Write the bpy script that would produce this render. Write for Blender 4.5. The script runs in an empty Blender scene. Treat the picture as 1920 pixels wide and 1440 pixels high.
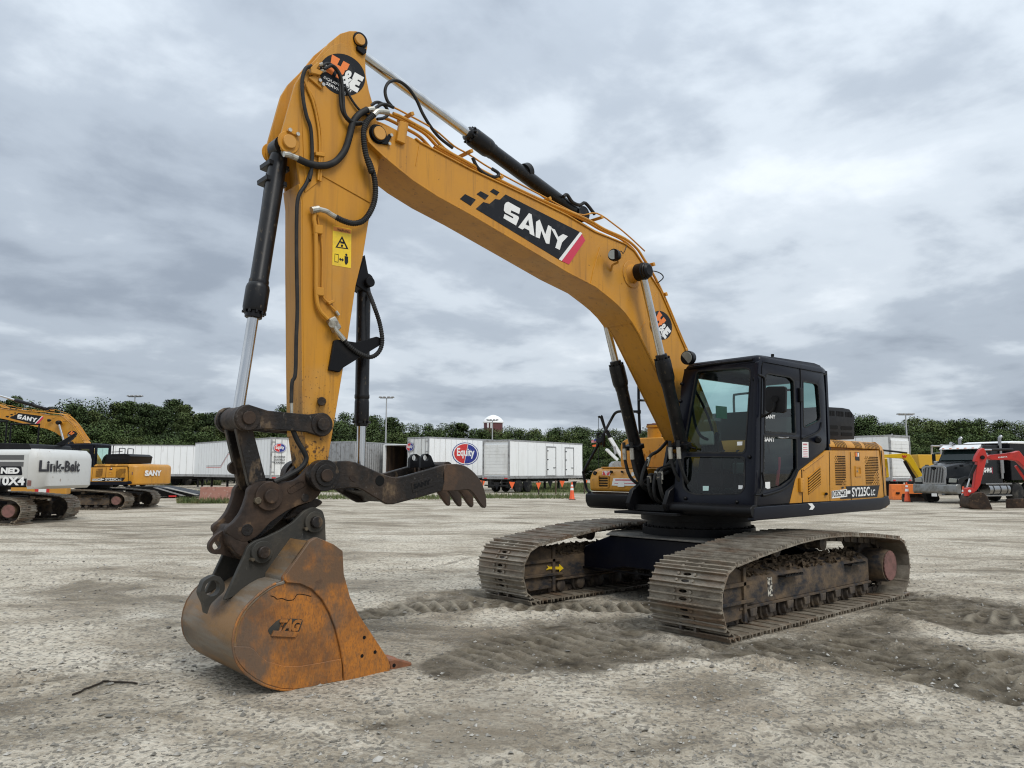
import bpy, bmesh, math, random
import numpy as np
from mathutils import Vector, Matrix, noise
from mathutils.geometry import tessellate_polygon
random.seed(7); rng = np.random.default_rng(7)
S = bpy.context.scene; COL = S.collection
R_ = math.radians
# ---------------------------------------------------------------- camera
cd = bpy.data.cameras.new('camera'); cam = bpy.data.objects.new('camera', cd); COL.objects.link(cam)
cd.sensor_width = 36; cd.lens = 26.8695; cd.clip_start = .05; cd.clip_end = 3000
CAM = Vector((8.60455, 5.96068, 1.60262))
cam.matrix_world = Matrix.Translation(CAM) @ Matrix(((-.745789,.077836,.661619),(.666176,.083142,.741145),(.002680,.993493,-.113860))).to_4x4()
S.camera = cam
S.render.resolution_x, S.render.resolution_y = 1024, 768
# ---------------------------------------------------------------- sky and sun
SUN_EL, SUN_AZ = 50, 82          # degrees; azimuth counted from +X towards +Y
w = bpy.data.worlds.new('World'); S.world = w; w.use_nodes = True
nt = w.node_tree; N = nt.nodes; L = nt.links; N.clear()
def nd(tree, typ, **kw):
    n = tree.nodes.new(typ)
    for k, v in kw.items():
        if k.startswith('i_'):
            key = k[2:]; key = int(key) if key.isdigit() else key
            n.inputs[key].default_value = v
        else: setattr(n, k, v)
    return n
def ramp(tree, fac, stops, interp='EASE'):
    r = tree.nodes.new('ShaderNodeValToRGB'); r.color_ramp.interpolation = interp
    e = r.color_ramp.elements
    while len(e) < len(stops): e.new(.5)
    for k, (p, c) in enumerate(stops):
        e[k].position = p; e[k].color = (*c, 1) if len(c) == 3 else c
    tree.links.new(fac, r.inputs[0]); return r.outputs[0]
def math_(tree, op, a, b=None, c=None):
    n = tree.nodes.new('ShaderNodeMath'); n.operation = op
    for i, x in enumerate((a, b, c)):
        if x is None: continue
        if isinstance(x, (int, float)): n.inputs[i].default_value = x
        else: tree.links.new(x, n.inputs[i])
    return n.outputs[0]
def mixc(tree, fac, a, b, mode='MIX'):
    n = tree.nodes.new('ShaderNodeMix'); n.data_type = 'RGBA'; n.blend_type = mode
    for sock, x in ((n.inputs[0], fac), (n.inputs[6], a), (n.inputs[7], b)):
        if isinstance(x, (int, float)): sock.default_value = x
        elif isinstance(x, tuple): sock.default_value = (*x, 1) if len(x) == 3 else x
        else: tree.links.new(x, sock)
    return n.outputs[2]
sky = nd(nt, 'ShaderNodeTexSky', sky_type='NISHITA', sun_disc=False, sun_elevation=R_(SUN_EL), sun_rotation=R_(90 - SUN_AZ), air_density=1, dust_density=3, ozone_density=1)
tc = nd(nt, 'ShaderNodeTexCoord'); sep = nd(nt, 'ShaderNodeSeparateXYZ'); L.new(tc.outputs['Generated'], sep.inputs[0])
zc = math_(nt, 'ADD', math_(nt, 'MAXIMUM', sep.outputs[2], 0.0), .19)
cx = math_(nt, 'DIVIDE', sep.outputs[0], zc); cy = math_(nt, 'DIVIDE', sep.outputs[1], zc)
comb = nd(nt, 'ShaderNodeCombineXYZ'); L.new(cx, comb.inputs[0]); L.new(cy, comb.inputs[1])
def cloud(scale, loc, detail, dist, rough):
    mp = nd(nt, 'ShaderNodeMapping'); L.new(comb.outputs[0], mp.inputs[0]); mp.inputs['Location'].default_value = loc
    n = nd(nt, 'ShaderNodeTexNoise', i_Scale=scale, i_Detail=detail, i_Roughness=rough, i_Distortion=dist); L.new(mp.outputs[0], n.inputs[0]); return n.outputs[0]
big = cloud(.55, (3.1, 7.7, 0), 3, .3, .5); med = cloud(1.9, (9.3, 2.2, 1), 7, .15, .54); fine = cloud(5.0, (1.7, 5.1, 4), 6, .2, .55)
den = math_(nt, 'ADD', math_(nt, 'ADD', math_(nt, 'MULTIPLY', big, .46), math_(nt, 'MULTIPLY', med, .47)), math_(nt, 'MULTIPLY', fine, .07))
cloudcol = ramp(nt, den, [(.38, (.70,.755,.81)), (.455, (.56,.62,.685)), (.53, (.395,.45,.52)), (.63, (.275,.32,.385))])
zen = ramp(nt, sep.outputs[2], [(0, (.86,.86,.86)), (.12, (.90,.90,.90)), (.5, (1.15,1.15,1.15)), (1, (2.3,2.27,2.2))], 'LINEAR')
cl = mixc(nt, 1.0, cloudcol, zen, 'MULTIPLY')
skyc = mixc(nt, 1.0, sky.outputs[0], (.09,.09,.09), 'MULTIPLY')
fin = mixc(nt, .96, skyc, cl)
bg = nd(nt, 'ShaderNodeBackground'); L.new(fin, bg.inputs[0]); bg.inputs[1].default_value = 1.0
L.new(bg.outputs[0], nd(nt, 'ShaderNodeOutputWorld').inputs[0])
sl = bpy.data.lights.new('sun', 'SUN'); sl.energy = 1.3; sl.angle = R_(22); sl.color = (1, .96, .9)
so = bpy.data.objects.new('sun', sl); COL.objects.link(so)
sd = Vector((math.cos(R_(SUN_AZ))*math.cos(R_(SUN_EL)), math.sin(R_(SUN_AZ))*math.cos(R_(SUN_EL)), math.sin(R_(SUN_EL))))
so.rotation_euler = sd.to_track_quat('Z', 'Y').to_euler(); so.location = (0, 0, 40)
vs = S.view_settings; vs.view_transform = 'Standard'; vs.look = 'None'; vs.gamma = 1; vs.exposure = 0.38
S.render.engine = 'CYCLES'
S.cycles.filter_width = 1.15; S.cycles.max_bounces = 8; S.cycles.transparent_max_bounces = 16

# ---------------------------------------------------------------- mesh helpers
class MB:
    def __init__(s): s.v = []; s.f = []
    def add(s, vs, fs):
        o = len(s.v); s.v += [tuple(p) for p in vs]; s.f += [tuple(i + o for i in f) for f in fs]; return s
    def box(s, x0, x1, y0, y1, z0, z1):
        v = [(x, y, z) for x in (x0, x1) for y in (y0, y1) for z in (z0, z1)]
        return s.add(v, [(0,1,3,2),(4,6,7,5),(0,4,5,1),(2,3,7,6),(0,2,6,4),(1,5,7,3)])
    def obox(s, c, u, v_, w_):      # box from centre and three half-axis vectors
        c, u, v_, w_ = map(Vector, (c, u, v_, w_))
        v = [c + a*u + b*v_ + d*w_ for a in (-1,1) for b in (-1,1) for d in (-1,1)]
        return s.add(v, [(0,1,3,2),(4,6,7,5),(0,4,5,1),(2,3,7,6),(0,2,6,4),(1,5,7,3)])
    def prism(s, poly, a, b, ax='y'):
        f = {'y': lambda p, t: (p[0], t, p[1]), 'x': lambda p, t: (t, p[0], p[1]), 'z': lambda p, t: (p[0], p[1], t)}[ax]
        n = len(poly)
        v = [f(p, a) for p in poly] + [f(p, b) for p in poly]
        return s.add(v, [tuple(range(n)), tuple(range(2*n-1, n-1, -1))] + [(i, n+i, n+(i+1) % n, (i+1) % n) for i in range(n)])
    def loft(s, rings, closed=True, caps=True):
        n = len(rings[0]); v = [p for r in rings for p in r]; fs = []
        for k in range(len(rings)-1):
            for i in range(n if closed else n-1):
                j = (i+1) % n; fs.append((k*n+i, k*n+j, (k+1)*n+j, (k+1)*n+i))
        if caps: fs += [tuple(range(n-1, -1, -1)), tuple(range((len(rings)-1)*n, len(rings)*n))]
        return s.add(v, fs)
    def cyl(s, p, q, r, r2=None, n=16, caps=True):
        return s.rev(p, q, [(0, r), (1, r if r2 is None else r2)], n, caps)
    def rev(s, p, q, prof, n=16, caps=True):   # profile (t along p-q, radius)
        p, q = Vector(p), Vector(q); d = q - p; a = d.normalized(); u = a.orthogonal().normalized(); v_ = a.cross(u)
        rings = [[p + d*t + (u*math.cos(2*math.pi*i/n) + v_*math.sin(2*math.pi*i/n))*r for i in range(n)] for t, r in prof]
        return s.loft(rings, True, caps)
    def tube(s, pts, r, n=8, sm=6, rib=None, caps=True):
        pts = cr(pts, sm) if sm else [Vector(p) for p in pts]
        if rib:
            pts = resample(pts, rib/2)
        u = None; rings = []
        for i, p in enumerate(pts):
            t = (pts[min(i+1, len(pts)-1)] - pts[max(i-1, 0)])
            if t.length < 1e-9: continue
            t.normalize()
            u = t.orthogonal().normalized() if u is None else (u - t*u.dot(t)).normalized()
            v_ = t.cross(u); rr = r*(1.0 if not rib or i % 2 else .82)
            rings.append([p + (u*math.cos(2*math.pi*k/n) + v_*math.sin(2*math.pi*k/n))*rr for k in range(n)])
        return s.loft(rings, True, caps)
    def plate(s, outer, holes, fn, thick):     # planar sheet with holes, fn maps 2D to 3D, thick a vector
        loops = [outer] + list(holes); pts = [p for l in loops for p in l]
        tris = tessellate_polygon([[Vector((p[0], p[1], 0)) for p in l] for l in loops])
        n = len(pts); th = Vector(thick); v = [Vector(fn(p)) for p in pts]
        vv = v + [p + th for p in v]; fs = [tuple(t) for t in tris] + [tuple(i + n for i in reversed(t)) for t in tris]
        o = 0
        for l in loops:
            m = len(l); fs += [(o+i, o+(i+1) % m, n+o+(i+1) % m, n+o+i) for i in range(m)]; o += m
        return s.add(vv, fs)
    def sheet(s, poly, fn):
        return s.add([fn(p) for p in poly], [tuple(range(len(poly)))])
    def xf(s, M):
        s.v = [tuple(M @ Vector(p)) for p in s.v]; return s
def cr(pts, n):
    P = [Vector(p) for p in pts]
    if len(P) < 3 or n < 2: return P
    Q = [2*P[0]-P[1]] + P + [2*P[-1]-P[-2]]; out = []
    for i in range(1, len(Q)-2):
        a, b, c, d = Q[i-1:i+3]
        for k in range(n):
            t = k/n; out.append(.5*((2*b) + (c-a)*t + (2*a-5*b+4*c-d)*t*t + (3*b-a-3*c+d)*t**3))
    return out + [P[-1]]
def resample(P, step):
    L_ = [0]
    for a, b in zip(P, P[1:]): L_.append(L_[-1] + (b-a).length)
    m = max(2, int(L_[-1]/step)); out = []; j = 0
    for k in range(m+1):
        d = L_[-1]*k/m
        while j < len(P)-2 and L_[j+1] < d: j += 1
        out.append(P[j].lerp(P[j+1], min(1, (d-L_[j])/max(1e-9, L_[j+1]-L_[j]))))
    return out
def rnd(poly, r, n=4):       # fillet the corners of a 2D polygon
    out = []; m = len(poly)
    for i in range(m):
        p, a, b = Vector(poly[i]), Vector(poly[i-1]), Vector(poly[(i+1) % m])
        rr = min(r, (a-p).length*.45, (b-p).length*.45)
        s_, e = p + (a-p).normalized()*rr, p + (b-p).normalized()*rr
        for k in range(n+1):
            t = k/n; q = s_*(1-t)**2 + p*2*t*(1-t) + e*t*t; out.append((q.x, q.y))
    return out
def circ(c, r, n=16, a0=0): return [(c[0]+r*math.cos(a0+2*math.pi*i/n), c[1]+r*math.sin(a0+2*math.pi*i/n)) for i in range(n)]
def obj(name, mb, mat, parent=None, bev=0, seg=1, smooth=True, ang=32, merge=True, **props):
    me = bpy.data.meshes.new(name)
    bm = bmesh.new(); vv = [bm.verts.new(p) for p in mb.v]
    for f in mb.f:
        try: bm.faces.new([vv[i] for i in f])
        except ValueError: pass
    if merge: bmesh.ops.remove_doubles(bm, verts=bm.verts, dist=1e-5)
    bmesh.ops.recalc_face_normals(bm, faces=bm.faces)
    if bev:
        ed = [e for e in bm.edges if len(e.link_faces) == 2 and e.calc_face_angle(0) > R_(35)]
        if ed: bmesh.ops.bevel(bm, geom=ed, offset=bev, segments=seg, affect='EDGES', profile=.6, clamp_overlap=True)
    bm.to_mesh(me); bm.free()
    if mat: me.materials.append(mat)
    if smooth:
        me.shade_smooth(); me.set_sharp_from_angle(angle=R_(ang))
    o = bpy.data.objects.new(name, me); COL.objects.link(o)
    if parent: o.parent = parent
    for k, v in props.items(): o[k] = v
    return o
def thing(name, label, cat, loc=(0,0,0), rz=0, group=None):
    o = bpy.data.objects.new(name, None); COL.objects.link(o); o.empty_display_size = .3
    o.location = loc; o.rotation_euler = (0, 0, rz); o['label'] = label; o['category'] = cat
    if group: o['group'] = group
    return o
def dup(root, loc, rz, label=None, group=None, skip=(), scale=None):
    r = root.copy(); COL.objects.link(r); r.location = loc; r.rotation_euler = (0, 0, rz)
    if scale: r.scale = (scale,)*3 if isinstance(scale, (int, float)) else scale
    if label: r['label'] = label
    if group: r['group'] = group
    for ch in list(root.children):
        if ch.name.split('.')[0] in skip: continue
        c = ch.copy(); COL.objects.link(c); c.parent = r
        for g in ch.children:
            d = g.copy(); COL.objects.link(d); d.parent = c
    return r
TXT = {}
def text_mesh(s, bold=.0, spacing=1.0):
    key = (s, bold, spacing)
    if key not in TXT:
        cu = bpy.data.curves.new('t', 'FONT'); cu.body = s; cu.offset = bold; cu.space_character = spacing; cu.resolution_u = 3
        o = bpy.data.objects.new('t', cu); COL.objects.link(o)
        me = bpy.data.meshes.new_from_object(o.evaluated_get(bpy.context.evaluated_depsgraph_get()))
        v = np.array([p.co[:2] for p in me.vertices]); f = [tuple(p.vertices) for p in me.polygons]
        lo, hi = v.min(0), v.max(0)
        TXT[key] = ((v - lo)/(hi - lo), f)
        bpy.data.objects.remove(o); bpy.data.curves.remove(cu); bpy.data.meshes.remove(me)
    return TXT[key]
def text_on(mb, s, p00, p10, p01, bold=.02, spacing=1.0, off=(0,0,0)):   # lettering mapped onto a parallelogram
    v, f = text_mesh(s, bold, spacing); o, u, w_ = Vector(p00)+Vector(off), Vector(p10)-Vector(p00), Vector(p01)-Vector(p00)
    mb.add([o + u*float(a) + w_*float(b) for a, b in v], f); return mb
def area2(p): return sum(p[i-1][0]*p[i][1]-p[i][0]*p[i-1][1] for i in range(len(p)))/2

# ---------------------------------------------------------------- materials
def mat(name, base, rough=.5, metal=0., layers=(), bump=(), spec=.5, coat=0., rvar=0., perobj=False):
    """layers: (colour, scale, lo, hi, stretch, detail, zmask or None, amount); zmask (z0,z1): full at z0, none at z1"""
    if max(base) < .07 and metal < .1 and spec == .5: spec = .18          # matt, dirty dark surfaces
    m = bpy.data.materials.new(name); m.use_nodes = True; t = m.node_tree; b = t.nodes['Principled BSDF']
    tc = nd(t, 'ShaderNodeTexCoord'); P = tc.outputs['Object']
    if perobj:                       # each piece gets its own stretch of the pattern
        oi = nd(t, 'ShaderNodeObjectInfo'); va = nd(t, 'ShaderNodeVectorMath', operation='ADD'); cb_ = nd(t, 'ShaderNodeCombineXYZ')
        for q in range(3): t.links.new(math_(t, 'MULTIPLY', oi.outputs['Random'], 17.0+31*q), cb_.inputs[q])
        t.links.new(P, va.inputs[0]); t.links.new(cb_.outputs[0], va.inputs[1]); P = va.outputs[0]
    col = nd(t, 'ShaderNodeRGB'); col.outputs[0].default_value = (*base, 1); c = col.outputs[0]
    sepz = None; rr = None
    for k, ly in enumerate(layers):
        colr, sc, lo, hi = ly[:4]; st = ly[4] if len(ly) > 4 else (1,1,1); det = ly[5] if len(ly) > 5 else 5
        zm = ly[6] if len(ly) > 6 else None; amt = ly[7] if len(ly) > 7 else 1.0
        mp = nd(t, 'ShaderNodeMapping'); t.links.new(P, mp.inputs[0]); mp.inputs['Scale'].default_value = st; mp.inputs['Location'].default_value = (k*3.7, k*1.9, k*5.3)
        n = nd(t, 'ShaderNodeTexNoise', i_Scale=sc, i_Detail=det, i_Roughness=.6); t.links.new(mp.outputs[0], n.inputs[0])
        fac = n.outputs[0]
        if zm:
            if sepz is None: sepz = nd(t, 'ShaderNodeSeparateXYZ'); t.links.new(P, sepz.inputs[0])
            z = nd(t, 'ShaderNodeMapRange'); t.links.new(sepz.outputs[2], z.inputs[0])
            z.inputs[1].default_value, z.inputs[2].default_value, z.inputs[3].default_value, z.inputs[4].default_value = zm[0], zm[1], .0, -.35
            fac = math_(t, 'ADD', fac, z.outputs[0])
        mr = nd(t, 'ShaderNodeMapRange'); t.links.new(fac, mr.inputs[0]); mr.inputs[1].default_value = lo; mr.inputs[2].default_value = hi; mr.inputs[4].default_value = amt
        c = mixc(t, mr.outputs[0], c, colr)
        if rvar: rr = mr.outputs[0] if rr is None else math_(t, 'MAXIMUM', rr, mr.outputs[0])
    t.links.new(c, b.inputs['Base Color']); b.inputs['Roughness'].default_value = rough; b.inputs['Metallic'].default_value = metal
    b.inputs['Specular IOR Level'].default_value = spec; b.inputs['Coat Weight'].default_value = coat
    if rr is not None: t.links.new(math_(t, 'MULTIPLY_ADD', rr, rvar, rough), b.inputs['Roughness'])
    prev = None
    for sc, strength, det in bump:
        n = nd(t, 'ShaderNodeTexNoise', i_Scale=sc, i_Detail=det); t.links.new(P, n.inputs[0])
        bp = nd(t, 'ShaderNodeBump', i_Strength=strength, i_Distance=.02); t.links.new(n.outputs[0], bp.inputs['Height'])
        if prev: t.links.new(prev, bp.inputs['Normal'])
        prev = bp.outputs[0]
    if prev: t.links.new(prev, b.inputs['Normal'])
    return m
def glassmat(name, tint, refl=.9):
    m = bpy.data.materials.new(name); m.use_nodes = True; t = m.node_tree; t.nodes.clear()
    tr = nd(t, 'ShaderNodeBsdfTransparent'); tr.inputs[0].default_value = (*tint, 1)
    gl = nd(t, 'ShaderNodeBsdfGlossy'); gl.inputs['Roughness'].default_value = .03; gl.inputs[0].default_value = (refl,)*3 + (1,)
    lw = nd(t, 'ShaderNodeLayerWeight', i_Blend=.5); mx = nd(t, 'ShaderNodeMixShader')
    t.links.new(math_(t, 'MULTIPLY_ADD', math_(t, 'POWER', lw.outputs['Facing'], 4.0), .8, .03), mx.inputs[0]); t.links.new(tr.outputs[0], mx.inputs[1]); t.links.new(gl.outputs[0], mx.inputs[2])
    t.links.new(mx.outputs[0], nd(t, 'ShaderNodeOutputMaterial').inputs[0]); return m
YEL = (.53, .238, .017)
RUSTD = (.05, .024, .012); DUST = (.30, .25, .18)
M = {}
M['yellow'] = mat('yellow_paint', YEL, .38, layers=[((.44,.20,.03), 1.3, .45, .75, (1,1,1), 4, None, .7), ((.34,.15,.028), 2.2, .50, .76, (3,3,.30), 6, None, .6), ((.42,.27,.11), 1.6, .54, .74, (1,1,1), 6, None, .35), ((.17,.085,.022), 4.5, .575, .70, (4,4,.22), 7, None, .45), (RUSTD, 26, .655, .71, (1,1,1), 5, None, .8)], spec=.45, rvar=.15, bump=[(3,.03,2)])
M['yellow_arm'] = mat('yellow_paint_worn', YEL, .42, layers=[((.43,.20,.03), 1.1, .45, .75, (1,1,1), 4, None, .7), ((.30,.13,.025), 2.5, .50, .76, (3,3,.25), 6, None, .65), ((.42,.27,.11), 1.7, .54, .74, (1,1,1), 6, None, .35), ((.17,.085,.022), 4.5, .565, .70, (4,4,.22), 7, None, .5), (RUSTD, 30, .535, .60, (1,1,.8), 6, (1.7, 3.2), .9), (RUSTD, 60, .60, .65, (1,1,.6), 5, (2.2, 5.0), .85), ((.045,.028,.018), 9, .46, .56, (1,1,.7), 6, (1.62, 2.1), 1)], spec=.4, rvar=.25, bump=[(3,.03,2)])
M['yellow_old'] = mat('yellow_paint_faded', (.52,.25,.04), .45, layers=[((.60,.33,.09), 2, .5, .7, (1,1,2), 4, None, .4), (RUSTD, 20, .66, .72)])
M['blue_black'] = mat('dark_blue_paint', (.0035,.0045,.010), .30, layers=[((.022,.021,.021), 3, .5, .8, (1,1,.5), 6, None, .35), ((.16,.15,.13), 40, .68, .76, (1,1,1), 4, None, .25)], spec=.2, rvar=.3)
M['black'] = mat('black_steel', (.004,.004,.005), .42, layers=[((.03,.025,.020), 5, .54, .8, (1,1,1), 6, None, .5)], rvar=.3, spec=.2)
M['cyl_black'] = mat('black_cylinder_paint', (.006,.006,.007), .33, layers=[((.10,.075,.045), 30, .60, .68, (1,1,.5), 6, None, .55), ((.03,.027,.024), 4, .5, .8, (1,1,1), 4, None, .5)], rvar=.3, spec=.3)
M['rubber'] = mat('hose_rubber', (.012,.012,.012), .6, spec=.3, layers=[((.045,.042,.038), 9, .45, .75, (1,1,1), 5, None, .6)])
M['plastic'] = mat('black_plastic', (.008,.008,.009), .5, spec=.2, layers=[((.028,.026,.024), 6, .5, .8, (1,1,1), 5, None, .4)])
M['chrome'] = mat('chrome_rod', (.62,.62,.62), .17, 1.0, layers=[((.35,.34,.33), 8, .45, .75, (1,1,.3), 4, None, .5)])
M['steel'] = mat('bare_steel', (.42,.41,.39), .38, .9, layers=[((.12,.09,.07), 14, .5, .7)])
M['zinc'] = mat('zinc_fitting', (.50,.48,.42), .4, .8, layers=[((.25,.22,.18), 20, .5, .7)])
M['link'] = mat('worn_link_steel', (.013,.011,.010), .42, .0, spec=.3, layers=[((.075,.048,.030), 3.5, .47, .68, (1,1,.7), 7, None, .65), ((.19,.13,.075), 9, .58, .70, (1,1,.5), 7, None, .65), ((.20,.19,.17), 60, .68, .72, (1,1,.3), 3, None, .5)], rvar=.3, bump=[(40,.3,5), (9,.15,4)])
M['coupler'] = mat('coupler_steel', (.030,.022,.018), .5, 0, layers=[((.072,.046,.031), 3, .42, .64, (1,1,1), 7, None, .9), ((.20,.125,.07), 8, .57, .70, (1,1,1), 6, None, .6), ((.012,.010,.010), 5, .55, .75)], rvar=.15, bump=[(25,.2,5)])
M['bucket_side'] = mat('rusty_bucket_side', (.165,.066,.020), .62, 0, layers=[((.44,.155,.017), 2.4, .40, .58, (1,1,.8), 5, None, .95), ((.11,.05,.022), 75, .50, .66, (1.3,1.3,.5), 4, None, .6), ((.15,.075,.028), 26, .46, .70, (1.6,1.6,.55), 7, None, .65), ((.40,.17,.035), 55, .54, .72, (1.5,1.5,.5), 5, None, .5), ((.10,.062,.036), 3.2, .36, .54, (1,1,1), 5, (.78, .42), .9), ((.095,.070,.050), 2.2, .50, .64, (1.5,1.5,.8), 7, None, .85), ((.05,.026,.018), 11, .58, .72, (1,1,1), 6, None, .55)], bump=[(60,.12,4), (9,.06,4)])
M['bucket_shell'] = mat('rusty_bucket_shell', (.15,.105,.065), .52, .15, layers=[((.24,.125,.04), 3.0, .44, .62, (.35,.35,2.2), 6, None, .9), ((.20,.19,.165), 4, .50, .68, (1.2,.25,2), 6, None, .8), ((.055,.045,.038), 3.2, .52, .72, (.6,.6,1.2), 6, None, .8)], bump=[(60,.12,4)])
M['bucket_ear'] = mat('bucket_ear_grey', (.042,.040,.035), .55, 0, layers=[((.10,.085,.065), 4, .46, .72, (1,1,1), 6, None, .8), ((.20,.19,.17), 40, .68, .74, (2,2,.3), 4, None, .6)], bump=[(40,.1,4)])
M['tine'] = mat('worn_tine_steel', (.055,.038,.028), .45, .3, layers=[((.12,.065,.035), 6, .45, .7, (1,1,1), 6, None, .8)], bump=[(40,.12,4)])
M['tooth'] = mat('rusty_tooth', (.26,.10,.045), .6, .1, layers=[((.14,.06,.03), 10, .45, .7)])
M['shoe'] = mat('track_shoe_steel', (.205,.172,.130), .5, .2, layers=[((.36,.32,.255), 4, .45, .66, (1,1,1), 7, None, .8), ((.17,.095,.05), 3, .50, .66, (1,.5,1), 6, None, .75), ((.10,.082,.06), 12, .54, .70, (1,.4,1), 6, None, .8)], bump=[(40,.35,5)], perobj=True)
M['chain'] = mat('track_chain_steel', (.055,.045,.038), .55, .2, layers=[((.15,.115,.08), 8, .45, .7)], bump=[(40,.2,4)])
M['frame_mud'] = mat('muddy_track_frame', (.030,.030,.033), .6, 0, layers=[((.165,.115,.07), 3.2, .40, .62, (1,1,1.5), 6, None, .95), ((.10,.075,.05), 14, .48, .7, (.7,1,2), 6, None, .8)], bump=[(30,.35,6)])
M['mudclod'] = mat('dry_mud', (.15,.105,.065), .95, layers=[((.09,.065,.04), 9, .45, .65)], bump=[(25,.8,6)])
M['pink_rust'] = mat('primer_rust', (.20,.095,.08), .7, layers=[((.10,.05,.04), 12, .45, .7)])
M['white'] = mat('white_vinyl', (.78,.78,.76), .4, layers=[((.62,.60,.55), 6, .5, .8, (1,1,1), 5, None, .5)])
M['blackvinyl'] = mat('black_vinyl', (.012,.013,.016), .35, layers=[((.05,.05,.05), 8, .55, .8)])
M['redvinyl'] = mat('red_vinyl', (.55,.03,.07), .4)
M['orangevinyl'] = mat('orange_vinyl', (.80,.20,.03), .4)
M['yellowvinyl'] = mat('yellow_vinyl', (.80,.55,.02), .4, layers=[((.6,.4,.05), 12, .5, .8)])
M['interior'] = mat('cab_interior', (.022,.022,.023), .7)
M['seat'] = mat('seat_cloth', (.10,.10,.10), .9)
M['beige'] = mat('cab_beige_plastic', (.32,.31,.28), .6)
M['green'] = mat('green_label', (.0,.30,.12), .4)
M['bolt'] = mat('dirty_bolt', (.16,.13,.09), .5, .6, layers=[((.05,.04,.03), 20, .45, .7)])
M['dark'] = mat('painted_shade', (.006,.006,.006), .8)  # near-black colour stands in for the shade inside slots, holes and gaps
M['glass'] = glassmat('tinted_glass', (.74,.90,.87)); M['dglass'] = glassmat('dark_tinted_glass', (.38,.53,.49)); M['lens'] = mat('lamp_lens', (.30,.31,.28), .25, .3)


# ---------------------------------------------------------------- ground
def axis_lines(lo, hi, fine, a, b, grow=1.16, far=700):
    c = list(np.arange(a, b+1e-6, fine)); st = fine
    while c[-1] < far: st *= grow; c.append(c[-1] + st)
    st = fine; l = [a]
    while l[-1] > -far: st *= grow; l.append(l[-1] - st)
    return np.array(sorted(set(np.round(l[1:] + c, 4))))
def fbm(X, Y, sc, seed, oct=4, gain=.5):
    r = np.random.default_rng(seed); out = np.zeros_like(X); a = 1.0; tot = 0
    for o in range(oct):
        tab = r.random((256, 256)); x = X*sc*2**o + 31.7*o; y = Y*sc*2**o + 17.3*o
        xi = np.floor(x).astype(int); yi = np.floor(y).astype(int); fx = x-xi; fy = y-yi
        fx = fx*fx*(3-2*fx); fy = fy*fy*(3-2*fy); g = lambda i, j: tab[i % 256, j % 256]
        out += a*((g(xi,yi)*(1-fx)+g(xi+1,yi)*fx)*(1-fy)+(g(xi,yi+1)*(1-fx)+g(xi+1,yi+1)*fx)*fy); tot += a; a *= gain
    return out/tot - .5
def poly_sd(X, Y, P):        # signed distance, positive inside
    d = np.full(X.shape, 1e9); ins = np.zeros(X.shape, bool); n = len(P)
    for i in range(n):
        ax, ay = P[i-1]; bx, by = P[i]; ex, ey = bx-ax, by-ay
        t = np.clip(((X-ax)*ex+(Y-ay)*ey)/(ex*ex+ey*ey+1e-12), 0, 1)
        d = np.minimum(d, np.hypot(X-ax-t*ex, Y-ay-t*ey))
        c = ((ay > Y) != (by > Y)) & (X < (bx-ax)*(Y-ay)/(by-ay+1e-12)+ax); ins ^= c
    return np.where(ins, d, -d)
def sstep(x, a, b): t = np.clip((x-a)/(b-a), 0, 1); return t*t*(3-2*t)
MUD = [  # churned, darker soil: outline on the ground, ridge direction (deg), ridge strength
 ([(4.544,0.456),(3.988,0.12),(3.148,-0.141),(2.28,-0.299),(1.474,0.314),(2.544,1.377),(2.409,2.141),(2.199,2.529),(2.706,2.469),(3.068,1.99),(3.576,1.777),(4.037,1.615),(4.501,1.496),(4.699,1.223),(4.691,0.803)], 12, .7),
 ([(2.23,1.01),(1.972,1.876),(0.34,1.919),(-0.346,2.314),(0.832,3.161),(1.642,3.794),(2.286,3.812),(2.464,3.509),(2.324,2.872),(2.676,2.403),(2.879,1.91)], 3, 1.0),
 ([(-0.583,1.734),(-2.236,1.698),(-2.395,2.29),(-2.586,3.279),(-0.687,3.716),(-0.064,3.24),(-0.208,2.588),(-0.328,2.09)], 5, 1.0),
 ([(0.773,3.408),(0.5,3.911),(2.265,4.335),(2.275,4.082),(2.132,3.762),(1.629,3.479)], -4, 1.0),
 ([(4.11,-1.971),(2.984,-2.357),(1.879,-2.211),(1.33,-0.767),(1.175,0.118),(2.416,-0.164),(2.922,-0.941),(3.706,-1.283),(4.215,-1.33)], 8, .9)]
LANES = [  # crawler prints: centre line on the ground, half width, strength
 ([(-1.82,1.793),(-1.295,2.535),(-1.316,3.073),(-1.536,3.665)], .46, 1.0), ([(2.192,2.17),(1.555,2.503),(1.649,3.108),(1.868,3.638),(1.893,4.245)], .46, 1.0),
 ([(1.956,1.003),(2.843,0.839),(3.746,0.815),(4.54,0.821)], .44, .8), ([(1.199,0.097),(2.039,-0.536),(2.613,-1.317),(3.363,-1.682),(4.177,-1.733)], .36, 1.0), ([(0.882,3.312),(1.138,3.84),(1.466,4.346)], .42, .9),
 ([(5.929,2.493),(5.444,2.429),(4.953,2.575),(4.579,2.903)], .40, .35), ([(4.51,3.743),(3.847,3.892),(3.22,4.263)], .40, .35)]
RUTS = [[(7.693,-1.07),(7.082,-1.006),(6.5,-1.128),(5.641,-1.472),(4.474,-2.287)], [(6.928,-6.746),(5.45,-6.335),(3.796,-6.219)], [(6.291,-11.903),(3.686,-11.019),(2.183,-11.6)], [(2.017,-4.695),(0.636,-4.879),(-0.999,-5.716)], [(-14.847,-6.422),(-11.239,-1.771),(-8.406,1.773)], [(6.623,1.675),(5.882,1.598),(5.165,1.791)], [(5.057,3.261),(3.937,3.441),(3.217,3.799)]]
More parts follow.
